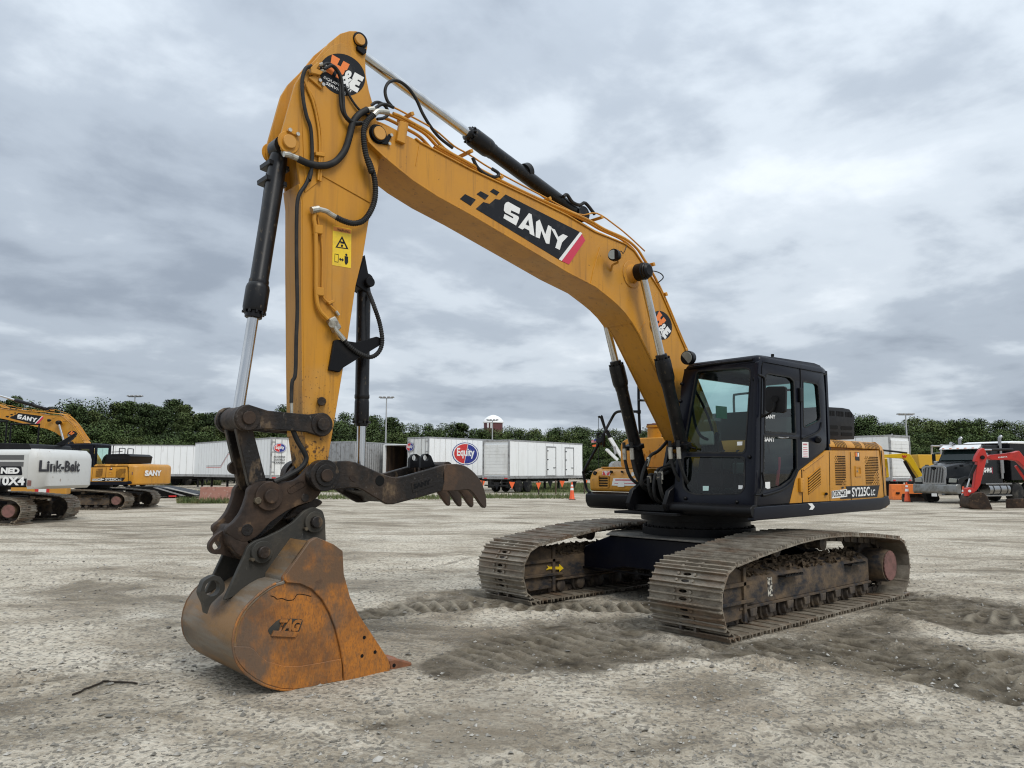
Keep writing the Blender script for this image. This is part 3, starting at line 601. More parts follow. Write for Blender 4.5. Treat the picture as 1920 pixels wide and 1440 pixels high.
# counterweight
arc = [(-2.395,1.39)] + [(-2.395-.50*math.sin(t*math.pi/2)**.8, 1.39-.55*(1-math.cos(t*math.pi/2))) for t in (.15,.3,.45,.6,.8,1.0)]
arc = arc + [(-2.93,.4)]; arc = arc + [(x, -y) for x, y in arc[::-1]]
cw = MB()
def ring_at(z, inset): return [(min(-2.395, x+inset*1.0) if x < -2.396 else x, y*(1-inset*.5/1.39), z) for x, y in arc]
cw.loft([ring_at(1.10,.07), ring_at(1.16,.0), ring_at(1.88,0), ring_at(1.97,.035), ring_at(2.03,.13)])
CW = obj('counterweight', cw, M['yellow'], EX, ang=40)
obj('scraped_corner', MB().prism([(-2.405,1.12),(-2.405,1.22),(-2.46,1.26),(-2.52,1.23),(-2.52,1.14),(-2.46,1.115)], 1.36, 1.408), M['yellow_old'], CW, bev=.012)
rs = MB(); rs.box(-2.60,-2.50,1.355,1.372,1.55,1.68)
obj('rust_scar', rs, M['pink_rust'], CW, bev=.01)
# black engine cover box
eb = MB()
prof = [(-1.472,2.486),(-1.943,2.5),(-2.135,2.492),(-2.257,2.419),(-2.297,2.386),(-2.294,2.359),(-2.275,2.354),(-2.244,2.069),(-1.173,2.037),(-1.212,2.471)]
ebp = [(max(x, -2.33), z) for x, z in prof]
eb.prism(prof, -.55, 1.10); EB = obj('engine_cover', eb, M['plastic'], EX, bev=.012, seg=2)
for q in ([(-1.455,2.237),(-1.713,2.245),(-1.749,2.233),(-1.746,2.204),(-1.708,2.192),(-1.45,2.187)], [(-1.842,2.241),(-2.152,2.25),(-2.187,2.237),(-2.184,2.21),(-2.147,2.198),(-1.866,2.191),(-1.838,2.207)], [(-1.447,2.153),(-1.727,2.159),(-1.755,2.146),(-1.752,2.117),(-1.722,2.106),(-1.442,2.103)], [(-1.847,2.153),(-2.158,2.161),(-2.187,2.149),(-2.184,2.122),(-2.153,2.111),(-1.866,2.104),(-1.844,2.117)]):
    obj('cover_slot', MB().prism(q, 1.10, 1.1035), M['dark'], EB)
for k in range(18):
    q = [(-1.476,1.101,2.405),(-2.237,1.101,2.415)]; a, b = Vector(q[0]), Vector(q[1])
    if k % 6 == 5: continue
    c = a.lerp(b, k/17); obj('cover_slit', MB().box(c.x-.012, c.x+.012, 1.10, 1.1035, c.z-.035, c.z+.035), M['dark'], EB)
for y0 in (-.35, .25): obj('grab_rail', MB().tube([(-1.5,y0,2.4),(-1.5,y0,2.72),(-1.5,y0+.05,2.76),(-1.5,y0+.35,2.76),(-1.5,y0+.4,2.72),(-1.5,y0+.4,2.4)], .018, 8, 4), M['black'], EB)
# right-hand side: tool box, tank, rails
BX = .60
rb_ = MB(); rb_.prism(rnd([(BX-.01,1.335),(BX,1.50),(BX-.06,1.61),(BX-.18,1.655),(-.5,1.655),(-.5,1.335)], .05), -1.37, -.47)
BOX = obj('side_box', rb_, M['yellow'], EX, bev=.02, seg=3)
obj('box_lid_edge', MB().box(-.48, BX-.16, -1.30, -.50, 1.653, 1.672), M['yellow'], BOX, bev=.006)
vt = MB()
for k in range(4):
    z = 1.405+k*.034; vt.box(BX-.02, BX+.0035, -1.185, -1.03, z, z+.017)
obj('box_vent', vt, M['dark'], BOX)
obj('vent_frame', MB().plate(rnd([(-1.205,1.385),(-1.01,1.385),(-1.01,1.555),(-1.205,1.555)], .03), [rnd([(-1.19,1.398),(-1.025,1.398),(-1.025,1.545),(-1.19,1.545)], .02)], lambda p: (BX-.012, p[0], p[1]), (.02,0,0)), M['yellow'], BOX)
stk = [(-0.929,1.517),(-0.541,1.517),(-0.539,1.419),(-0.959,1.418)]
obj('warning_sticker', MB().prism(stk, BX-.004, BX+.004, 'x'), M['white'], BOX)
tx = MB(); A_ = [(0.606,-0.903,1.479),(0.606,-0.578,1.48),(0.606,-0.902,1.501)]; text_on(tx, 'UNLEADED', A_[0], A_[1], A_[2], .01); obj('sticker_lines', MB().prism([(-0.895,1.501),(-0.557,1.504),(-0.56,1.487),(-0.895,1.486)], .6045, .6055, 'x'), M['redvinyl'], BOX)
obj('sticker_lines', MB().prism([(-0.91,1.451),(-0.551,1.453),(-0.553,1.446),(-0.91,1.445)], .6045, .6055, 'x'), M['redvinyl'], BOX)
obj('paper_tag', MB().prism([(-0.838,1.469),(-0.739,1.475),(-0.737,1.405),(-0.853,1.403)], .605, .607, 'x'), M['white'], BOX)
rp = [(-1.143,1.616),(-1.002,1.611),(-1.025,1.527),(-1.166,1.532)]
obj('red_sticker', MB().prism(rp, .52, .575, 'x'), mat('red_white_sticker', (.75,.7,.68), .5, layers=[((.6,.05,.06), 30, .47, .5)]), BOX)
obj('small_sticker', MB().prism([(-0.631,1.6),(-0.576,1.601),(-0.597,1.547),(-0.646,1.546)], .52, .575, 'x'), M['white'], BOX)
for a, b in (((.56,-1.30,1.58),.03), ((.56,-1.28,1.54),.02), ((.585,-.98,1.60),.018), ((.575,-.80,1.60),.014)):
    obj('paint_chip', MB().cyl((a[0]-.02, a[1], a[2]), (a[0]+.012, a[1], a[2]+.006), b, n=7), M['black'], BOX)
TX = -.10
tk = MB().prism(rnd([(-1.40,1.62),(-1.40,2.02),(-1.28,2.09),(-.60,2.09),(-.52,2.06),(-.52,1.62)], .12, 6), TX-.9, TX, 'x')
TANK = obj('fuel_tank', tk, M['yellow'], EX, bev=.03, seg=3)
obj('filler_neck', MB().rev((TX-.14,-.87,2.08), (TX-.14,-.87,2.27), [(0,.10),(.82,.10),(.84,.115),(.97,.115),(1,.10)], 22), M['yellow'], TANK)
obj('filler_cap', MB().rev((TX-.14,-.87,2.27), (TX-.14,-.87,2.30), [(0,.11),(.6,.11),(.65,.04),(1,.03)], 18), M['pink_rust'], TANK)
tx = MB(); A_ = [(-0.1,-1.217,1.806),(-0.1,-0.704,1.8),(-0.1,-1.215,1.916)]; text_on(tx, 'SANY', A_[0], A_[1], A_[2], .05, 1.15, (.002,0,0))
tt = obj('embossed_lettering', tx, M['yellow'], TANK, smooth=False); md = tt.modifiers.new('s', 'SOLIDIFY'); md.thickness = .02; md.offset = 0
for k, (a, b) in enumerate((((.75,.10,1.62),(.98,.16,1.30)), ((.70,.0,1.66),(1.0,.05,1.32)), ((.66,-.12,1.64),(.96,-.10,1.30)), ((.60,.2,1.80),(.95,.24,1.45)), ((.72,.20,1.70),(1.02,.22,1.34)), ((.55,-.2,1.85),(.9,-.20,1.42)))):
    if k == 3: continue
    r_ = random.Random(k); a = tuple(q+r_.uniform(-.07,.07) for q in a); b = tuple(q+r_.uniform(-.06,.06) for q in b)
    m_ = ((a[0]+b[0])/2+r_.uniform(.03,.16), (a[1]+b[1])/2, (a[2]+b[2])/2+.10)
    obj('front_hose', MB().tube([(a[0]-.35,a[1],a[2]+.25), a, m_, b, (b[0]-.2,b[1],b[2]-.14)], .022, 8, 5), M['rubber'], PLAT)
    obj('hose_fitting', MB().tube([m_, tuple(.65*p+.35*q for p, q in zip(m_, b))], .028, 8, 0), M['zinc'], PLAT)
# hydraulic riser pipe dark, beside tank
obj('hose_riser', MB().tube([(-.15,-.36,1.5),(-.12,-.36,1.95),(-.2,-.34,2.3),(-.35,-.30,2.45)], .07, 12), M['rubber'], PLAT)
RAIL = obj('handrail', MB().tube([(0.6,-1.357,1.314),(0.6,-1.41,1.349),(0.6,-1.444,1.416),(0.6,-1.482,1.576),(0.6,-1.457,1.639)] + [(0.45,-1.338,1.978),(0.45,-1.291,2.046)] + [(0.22,-1.273,2.368),(0.22,-1.203,2.441),(0.22,-1.119,2.459)] + [(-0.05,-1.193,2.478),(-0.05,-1.005,2.464)], .02, 10, 5), M['black'], EX)
post = [(-0.12,-1.047,2.955),(-0.12,-1.052,2.717),(-0.12,-1.051,2.48),(-0.12,-1.038,2.149)]
obj('rail_post', MB().tube(post, .02, 8, 3), M['black'], RAIL)
obj('rail_bar', MB().tube([(-0.12,-1.051,2.643),(-0.12,-1.006,2.631)] + [(-0.5,-1.156,2.663)], .018, 8, 3), M['black'], RAIL)
obj('rail_hook', MB().tube([(-0.12,-1.045,2.931),(-0.12,-1.097,2.948),(-0.12,-1.108,2.934),(-0.12,-1.083,2.916)], .012, 8, 3), M['black'], RAIL)
obj('clamp', MB().cyl([(-0.12,-1.054,2.492)][0], [(-0.12,-1.055,2.442)][0], .032, n=12), M['black'], RAIL)
mc = [(0.45,-1.303,2.029)][0]
obj('rail_joint', MB().cyl((mc[0]-.035,mc[1]-.02,mc[2]-.02), (mc[0]+.035,mc[1]+.02,mc[2]+.02), .05, n=14), M['black'], RAIL, bev=.008)
mr = [(-1.262,2.149),(-1.21,2.147),(-1.211,2.044),(-1.223,1.953),(-1.239,1.947),(-1.248,2.045)]
obj('mirror', MB().prism(mr, .43, .47, 'x'), M['black'], RAIL, bev=.006)
obj('mirror_arm', MB().tube([mc] + [(0.47,-1.318,2.092),(0.47,-1.318,2.139),(0.47,-1.271,2.148)], .014, 8, 3), M['black'], RAIL)

# ---------------------------------------------------------------- cab
FX = lambda z, o=0: .948 - .146*(z-1.241) + o
CABO = thing('cab', '', '') if False else None
fo = [(0.312,1.233),(1.392,1.237),(1.384,1.681),(1.374,2.079),(1.365,2.623),(1.36,2.832),(1.344,2.875),(1.289,2.892),(0.525,2.919),(0.378,2.901),(0.339,2.84),(0.312,2.684),(0.304,1.975)]
h1 = rnd([(0.526,2.811),(0.562,2.833),(1.186,2.81),(1.256,2.779),(1.269,2.736),(1.248,1.858),(1.223,1.822),(0.459,1.839),(0.406,1.874),(0.416,1.972)], .03)
h2 = rnd([(0.408,1.788),(1.244,1.772),(1.255,1.43),(1.203,1.364),(0.638,1.343),(0.503,1.369),(0.441,1.43)], .05)
CAB = obj('cab', MB().plate(fo, [h1, h2], lambda p: (FX(p[1]), p[0], p[1]), (-.06,0,.0)), M['blue_black'], EX, bev=.008, seg=2)
def rim(h, grow=.014, off=.004, name='window_seal'):
    c = Vector((sum(p[0] for p in h)/len(h), sum(p[1] for p in h)/len(h)))
    g_ = [tuple(Vector(p) + (Vector(p)-c).normalized()*grow) for p in h]; i_ = [tuple(Vector(p) - (Vector(p)-c).normalized()*grow*.6) for p in h]
    return obj(name, MB().plate(g_, [i_], lambda p: (FX(p[1], off), p[0], p[1]), (-.012,0,0)), M['rubber'], CAB)
rim(h1); rim(h2)
obj('windscreen', MB().sheet(h1, lambda p: (FX(p[1], -.03), p[0], p[1])), M['glass'], CAB)
obj('lower_windscreen', MB().sheet(h2, lambda p: (FX(p[1], -.03), p[0], p[1])), M['dglass'], CAB)
YL = 1.385
so_ = [(0.931,1.237),(0.884,1.681),(0.844,2.078),(0.78,2.619),(0.739,2.854),(0.677,2.908),(0.532,2.937),(0.399,2.949),(-0.581,2.971),(-0.735,2.956),(-0.812,2.899),(-0.835,2.596),(-0.82,2.022),(-0.804,1.917),(-0.73,1.87),(-0.082,1.62),(0.157,1.245)]
w1 = rnd([(0.6,2.709),(0.532,2.741),(0.043,2.738),(-0.048,2.699),(-0.046,2.058),(0.664,2.055)], .02)
w2 = rnd([(0.681,2.02),(-0.065,2.01),(-0.044,1.646),(0.094,1.527),(0.346,1.44),(0.648,1.406),(0.73,1.43)], .02)
w3 = rnd([(-0.275,2.715),(-0.613,2.712),(-0.655,2.688),(-0.69,2.286),(-0.656,2.247),(-0.314,2.151),(-0.241,2.16)], .02)
ls = obj('cab_side', MB().plate(so_, [w1, w2, w3], lambda p: (p[0], YL, p[1]), (0,-.05,0)), M['blue_black'], CAB, bev=.006, seg=2)
for h, mt in ((w1,'dglass'), (w2,'dglass'), (w3,'dglass')):
    obj('side_window', MB().sheet(h, lambda p: (p[0], YL-.022, p[1])), M[mt], CAB)
    c = Vector((sum(p[0] for p in h)/len(h), sum(p[1] for p in h)/len(h)))
    g_ = [tuple(c + (Vector(p)-c)*1.03) for p in h]; i_ = [tuple(c + (Vector(p)-c)*.97) for p in h]
    obj('window_seal', MB().plate(g_, [i_], lambda p: (p[0], YL+.003, p[1]), (0,-.012,0)), M['rubber'], CAB)
obj('door_gap', MB().tube([(-0.163,1.388,1.988),(-0.207,1.388,2.697),(-0.21,1.388,2.917)], .006, 6, 0), M['dark'], CAB)
obj('door_gap', MB().tube([(-0.21,1.388,2.914),(0.271,1.388,2.911),(0.594,1.388,2.875),(0.675,1.388,2.819),(0.698,1.388,2.625),(0.752,1.388,2.028),(0.804,1.388,1.418)], .005, 6, 3), M['dark'], CAB)
obj('door_lower_rail', MB().tube([(-0.041,1.392,1.631),(0.095,1.392,1.499),(0.334,1.392,1.406),(0.677,1.392,1.353),(0.778,1.392,1.346)], .017, 8, 4), M['black'], CAB)
obj('quarter_lip', MB().tube([(-0.176,1.39,2.009),(-0.431,1.39,2.061),(-0.635,1.39,2.127),(-0.69,1.39,2.226)], .012, 8, 4), M['black'], CAB)
obj('door_hinge', MB().prism([(-0.132,2.622),(-0.207,2.625),(-0.205,2.45),(-0.129,2.448)], 1.385, 1.42), M['black'], CAB, bev=.008)
obj('lock_knob', MB().rev([(-0.588,1.385,2.007)][0], [(-0.517,1.42,2.004)][0], [(0,.045),(.3,.045),(.4,.03),(1,.028)], 14), M['black'], CAB)
obj('door_handle', MB().tube([(0.399,1.4,2.005),(0.278,1.4,2.002),(0.168,1.4,2.011)], .009, 8, 3), M['steel'], CAB)
obj('label_sticker', MB().prism([(-0.184,1.968),(-0.339,1.97),(-0.329,1.782),(-0.172,1.782)], 1.387, 1.389), M['white'], CAB)
tx = MB(); A_ = [(-0.198,1.39,1.928),(-0.307,1.39,1.931),(-0.2,1.39,1.951)]; text_on(tx, 'WARNING', A_[0], A_[1], A_[2], .02)
for k in range(6):
    z = A_[0][2]-.03-k*.022; tx.box(A_[1][0], A_[0][0], 1.3895, 1.3899, z, z+.006)
obj('sticker_print', tx, M['redvinyl'], CAB)
obj('window_paper', MB().prism([(0.659,1.493),(0.556,1.495),(0.556,1.415),(0.659,1.414)], 1.366, 1.3675), M['white'], CAB)
obj('window_paper', MB().prism([(1.12,1.951),(1.19,1.951),(1.189,1.908),(1.125,1.907)], 0, .001, 'x').xf(Matrix.Translation((.722,0,0))) if False else MB().sheet([(1.122,1.95),(1.192,1.951),(1.191,1.908),(1.127,1.907)], lambda p: (FX(p[1],-.026), p[0], p[1])), M['white'], CAB)
obj('window_paper', MB().sheet([(0.696,1.441),(0.778,1.442),(0.778,1.388),(0.7,1.386)], lambda p: (FX(p[1],-.026), p[0], p[1])), mat('pale_green_sticker', (.45,.62,.58), .5), CAB)
obj('window_paper', MB().sheet([(1.167,1.455),(1.222,1.456),(1.224,1.414),(1.17,1.413)], lambda p: (FX(p[1],-.026), p[0], p[1])), M['white'], CAB)
for pts, s_, b in (([(0.649,1.367,1.951),(0.414,1.367,1.954),(0.645,1.367,2.008)], 'SANY', .05), ([(0.6,1.367,2.216),(0.385,1.367,2.223),(0.597,1.367,2.262)], 'SANY', .03)):
    tx = MB(); text_on(tx, s_, pts[0], pts[1], pts[2], b); obj('door_lettering', tx, M['white'], CAB, smooth=False)
rf = MB(); tz = 2.935
rxy = rnd([(.70,.355),(.72,1.375),(.60,1.40),(-.80,1.40),(-.945,1.36),(-.945,.36)], .06)
rf.loft([[(x, y, 2.865) for x, y in rxy], [(x, y, 2.91) for x, y in rxy], [(x*.97-.005, .87+(y-.87)*.95, 2.945) for x, y in rxy], [(x*.85-.01, .87+(y-.87)*.8, 2.96) for x, y in rxy]])
obj('roof', rf, M['blue_black'], CAB, ang=50)
obj('roof_antenna', MB().cyl([(0.1,1.2,3.003)][0], [(0.098,1.2,3.033)][0], .02, n=8), M['black'], CAB)
obj('roof_strip', MB().tube([(FX(2.87,.005),.40,2.885),(FX(2.87,.012),.8,2.895),(FX(2.87,.012),1.30,2.893)], .016, 8, 3), M['black'], CAB)
rsd = [(.93,1.245),(.70,2.88),(-.93,2.88),(-.93,1.245)]
obj('cab_side', MB().plate(rsd, [[(.80,1.58),(.63,2.78),(-.84,2.78),(-.84,1.58)]], lambda p: (p[0], .335, p[1]), (0,.04,0)), M['blue_black'], CAB)
obj('side_window', MB().sheet([(.80,1.58),(.63,2.78),(-.84,2.78),(-.84,1.58)], lambda p: (p[0], .35, p[1])), M['glass'], CAB)
obj('rear_wall', MB().plate([(.34,1.245),(1.38,1.245),(1.38,2.9),(.34,2.9)], [[(.46,1.85),(1.26,1.85),(1.26,2.78),(.46,2.78)]], lambda p: (-.93, p[0], p[1]), (.05,0,0)), M['blue_black'], CAB)
obj('rear_window', MB().sheet([(.46,1.85),(1.26,1.85),(1.26,2.78),(.46,2.78)], lambda p: (-.91, p[0], p[1])), M['glass'], CAB)
obj('cab_floor', MB().box(-.90, .90, .36, 1.34, 1.245, 1.29), M['interior'], CAB)
obj('rear_shelf', MB().box(-.88,-.45,.40,1.33,1.29,1.72), M['interior'], CAB, bev=.02)
st = MB(); st.box(-.35,.15,.62,1.12,1.58,1.72); st.prism([(-.42,1.68),(-.28,1.68),(-.40,2.30),(-.52,2.30)], .64, 1.10); st.prism([(-.46,2.32),(-.40,2.32),(-.44,2.50),(-.50,2.50)], .74, 1.0)
obj('seat', st, M['seat'], CAB, bev=.04, seg=3)
obj('seat_base', MB().box(-.3,.1,.68,1.06,1.29,1.58), M['interior'], CAB, bev=.02)
for y in (.44, 1.14):
    obj('console', MB().prism([(-.3,1.6),(.32,1.62),(.36,1.78),(.28,1.84),(-.3,1.82)], y, y+.16), M['interior'], CAB, bev=.02)
    jx = MB(); jx.tube([(.28,y+.08,1.82),(.32,y+.08,1.95),(.31,y+.08,2.0)], .012, 8, 3); jx.rev((.31,y+.08,1.98), (.30,y+.08,2.10), [(0,.018),(.3,.026),(.8,.03),(1,.015)], 10)
    obj('joystick', jx, M['black'], CAB)
for y in (.76, .95):
    obj('travel_lever', MB().tube([(.62,y,1.29),(.60,y,1.6),(.56,y,1.83),(.52,y,1.86)], .011, 8, 3), M['black'], CAB)
    obj('pedal', MB().obox((.66,y,1.36), (.09,0,.05), (0,.05,0), (-.004,0,.008)), M['black'], CAB)
obj('display_monitor', MB().obox((.45,.47,2.02), (.02,0,.01), (0,.10,0), (0,0,.08)), M['beige'], CAB, bev=.01)
obj('interior_hose', MB().tube([(.70,.42,2.78),(.66,.40,2.5),(.62,.42,2.2),(.55,.45,2.05),(.45,.5,2.0)], .018, 8, 4), M['black'], CAB)
obj('side_pillar', MB().tube([(.70,.40,2.76),(.30,.40,2.3),(.15,.40,1.9)], .016, 8, 3), M['black'], CAB)
obj('lever_cover', MB().tube([(.25,1.28,1.45),(.22,1.30,1.7),(.22,1.30,1.78)], .02, 8, 3), M['redvinyl'], CAB)
obj('exit_label', MB().sheet([(-.2,2.30),(.06,2.30),(.06,2.46),(-.2,2.46)], lambda p: (p[0], .353, p[1])), M['green'], CAB)
obj('wiper', MB().tube([(0.869,0.424,1.921),(0.874,0.597,1.884)], .012, 6, 0), M['black'], CAB)
mrp = rnd([(1.652,2.53),(1.842,2.517),(1.86,2.502),(1.845,2.249),(1.817,2.232),(1.638,2.252),(1.616,2.268),(1.629,2.514)], .012)
MIR = obj('wing_mirror', MB().prism(mrp, .99, 1.04, 'x'), M['plastic'], CAB, bev=.012, seg=2)
a_ = [(1.06,1.743,2.387),(1.06,1.732,2.285),(1.06,1.66,2.225)] + [(0.93,1.513,2.214)]
obj('mirror_arm', MB().tube(a_, .014, 8, 4), M['black'], CAB)
obj('mirror_knob', MB().cyl([(1.04,1.732,2.389)][0], [(1.075,1.751,2.385)][0], .035, n=14), M['black'], CAB)
obj('grab_bar', MB().tube([(0.831,1.43,2.692),(0.756,1.43,2.685),(0.709,1.43,2.621),(0.738,1.43,2.268),(0.79,1.43,2.238)], .015, 8, 4), M['black'], CAB)
obj('grab_bar', MB().tube([(0.809,1.42,1.602),(0.781,1.42,1.471),(0.85,1.42,1.367),(0.973,1.42,1.357)], .012, 8, 4), M['black'], CAB)
for p in [(0.736,0.324,2.691),(0.768,0.314,2.475),(0.867,0.306,1.794),(0.87,1.308,1.774),(0.941,0.484,1.292),(0.944,1.178,1.271),(0.741,1.323,2.662)]:
    obj('bolt_cap', MB().rev(p, (p[0]+.03,p[1],p[2]), [(0,.022),(.6,.02),(1,.01)], 10), M['black'], CAB)
lc = Vector([(0.8,0.481,3)][0])
LMP = obj('work_lamp', MB().rev(lc+Vector((-.07,-.02,0)), lc+Vector((.05,.0,-.005)), [(0,.05),(.25,.085),(.9,.088),(1,.08)], 18), M['black'], CAB)
obj('lamp_lens', MB().cyl(lc+Vector((.05,0,-.005)), lc+Vector((.056,0,-.006)), .074, n=18), M['lens'], CAB)
obj('rear_hook', MB().tube([(-0.739,1.37,2.84),(-0.916,1.37,2.86)], .014, 8, 0), M['black'], CAB)

# ---------------------------------------------------------------- boom
BH = .205
bo = [(5.228,4.607),(5.208,4.664),(5.17,4.711),(5.121,4.737),(5.065,4.744),(4.915,4.74),(4.701,4.712),(4.64,4.689),(4.44,4.657),(4.045,4.594),(3.222,4.506),(2.652,4.437),(2.194,4.346),(1.838,4.325),(1.653,4.311),(1.495,4.263),(1.345,4.145),(0.994,3.848),(0.484,3.148),(0.096,2.575),(-0.132,2.236),(-0.184,2.026),(-0.053,1.861),(0.189,1.843),(0.36,1.942),(0.469,2.074),(0.769,2.45),(1.11,2.876),(1.418,3.262),(1.546,3.382),(1.681,3.486),(1.815,3.562),(1.947,3.619),(2.203,3.716),(2.657,3.803),(3.222,3.944),(4.026,4.142),(4.432,4.227),(4.717,4.311),(4.866,4.374),(5.035,4.449),(5.137,4.505),(5.204,4.545)]
core = bo[5:-5]
bm_ = MB(); bm_.prism(core, -BH+.012, BH-.012)
BOOM = obj('boom', bm_, M['yellow'], EX, bev=.006)
for s in (1, -1):
    obj('boom_side_plate', MB().prism(bo, *sorted((s*(BH-.035), s*BH))), M['yellow'], BOOM, bev=.004)
def strip(name, line, t, half, par, mt, flip=1):
    mb = MB(); n = len(line); out = []
    for i, p in enumerate(line):
        a, b = Vector(line[max(i-1,0)]), Vector(line[min(i+1,n-1)]); d = (b-a).normalized(); nn = Vector((-d.y, d.x))*flip
        out.append((p[0]+nn.x*t, p[1]+nn.y*t))
    rings = [[(p[0],-half,p[1]),(p[0],half,p[1]),(q[0],half,q[1]),(q[0],-half,q[1])] for p, q in zip(line, out)]
    return obj(name, mb.loft(rings), mt, par, bev=.003)
strip('top_flange', bo[6:24], .016, BH+.016, BOOM, M['yellow'], -1)
strip('bottom_flange', bo[29:46], .016, BH+.016, BOOM, M['yellow'], -1)
def boss(name, c, r, y0, y1, par, mt, n=24, hole=0, bev=.004):
    return obj(name, MB().cyl((c[0], y0, c[1]), (c[0], y1, c[1]), r, n=n), mt, par, bev=bev)
tip = [(5.107,4.635)][0]; TIPD = M['black']
for s in (1, -1):
    boss('grease_ring', tip, .092, *sorted((s*BH, s*(BH+.006))), BOOM, M['black'])
    boss('tip_boss', tip, .08, *sorted((s*BH, s*(BH+.03))), BOOM, M['black'])
    boss('pin_cap', tip, .062, *sorted((s*BH, s*(BH+.045))), BOOM, M['yellow_old'])
obj('pin_lock', MB().prism([(5.084,4.55),(4.993,4.673),(4.963,4.661),(5.014,4.56)], .205, .225), M['black'], BOOM, bev=.004)
for p in [(4.975,0.215,4.661),(4.993,0.215,4.573)]: obj('bolt', MB().cyl(p, (p[0], p[1]+.02, p[2]), .016, n=8), M['zinc'], BOOM)
obj('clamp_block', MB().prism([(4.891,4.824),(4.798,4.827),(4.831,4.614),(4.922,4.621)], .205, .245), M['yellow'], BOOM, bev=.005)
bc = [(1.553,3.96)][0]
boss('cylinder_boss_plate', [(1.536,3.97)][0], .17, BH, BH+.012, BOOM, M['yellow'])
boss('cylinder_boss_plate', [(1.536,3.97)][0], .17, -BH-.012, -BH, BOOM, M['yellow'])
BCP = [(1.536,3.97)][0]
obj('cylinder_boss', MB().rev((BCP[0],BH,BCP[1]), (BCP[0],BH+.10,BCP[1]), [(0,.125),(.4,.10),(1,.095)], 24), M['yellow'], BOOM)
obj('cylinder_boss', MB().rev((BCP[0],-BH,BCP[1]), (BCP[0],-BH-.10,BCP[1]), [(0,.125),(.4,.10),(1,.095)], 24), M['yellow'], BOOM)
obj('weld_seam', MB().tube([(2.107,0.207,4.188),(2.21,0.207,3.929),(2.269,0.207,3.728)], .008, 6, 3), M['yellow'], BOOM)
obj('weld_seam', MB().tube([(1.057,0.207,3.821),(1.177,0.207,3.645)], .006, 6, 0), M['yellow'], BOOM)
obj('weld_seam', MB().tube([(1.296,0.207,3.412),(1.429,0.207,3.265)], .006, 6, 0), M['yellow'], BOOM)
obj('weld_seam', MB().tube([(4.651,0.207,4.662),(4.685,0.207,4.455)], .005, 6, 0), M['yellow'], BOOM)
# boom decals
D0, D1 = BH+.0015, BH+.003
def dec(name, poly, mt, par=None, lift=0): return obj(name, MB().prism(poly, D0+lift, D1+lift), mt, par or BOOM, smooth=False)
dec('brand_decal', [(3.959,4.209),(3.863,4.303),(3.78,4.304),(3.707,4.374),(3.642,4.381),(3.566,4.457),(2.414,4.293),(2.788,3.914)], M['blackvinyl'])
dec('brand_decal', [(4.161,4.263),(4.097,4.328),(3.96,4.304),(4.025,4.224)], M['blackvinyl']); dec('brand_decal', [(3.951,4.364),(3.898,4.408),(3.791,4.389),(3.839,4.332)], M['blackvinyl']); dec('brand_decal', [(3.777,4.435),(3.732,4.476),(3.647,4.46),(3.687,4.415)], M['blackvinyl'])
dec('decal_stripe', [(2.788,3.914),(2.444,4.299),(2.408,4.29),(2.742,3.906)], M['white'], None, .0015); dec('decal_stripe', [(2.742,3.904),(2.414,4.28),(2.359,4.218),(2.628,3.887)], M['redvinyl'], None, .0015)
LT = [[(3.561,4.37),(3.531,4.386),(3.361,4.354),(3.377,4.29),(3.489,4.304),(3.497,4.278),(3.39,4.263),(3.38,4.245),(3.421,4.156),(3.596,4.196),(3.581,4.243),(3.463,4.222),(3.458,4.24),(3.571,4.261),(3.591,4.28),(3.582,4.342)],
      [(3.236,4.333),(3.198,4.328),(3.155,4.097),(3.225,4.11),(3.231,4.142),(3.3,4.155),(3.332,4.132),(3.39,4.143)],
      [(3.133,4.261),(3.078,4.298),(2.995,4.151),(2.95,4.265),(2.899,4.255),(2.934,4.057),(2.984,4.055),(3.056,4.179),(3.078,4.089),(3.139,4.092)],
      [(2.91,4.244),(2.848,4.237),(2.796,4.165),(2.721,4.214),(2.644,4.205),(2.739,4.114),(2.774,4.023),(2.843,4.034),(2.808,4.124)]]
for q in LT: dec('brand_letter', q, M['white'], None, .003)
dec('letter_counter', [(3.247,4.26),(3.231,4.192),(3.284,4.199)], M['blackvinyl'], None, .0045)
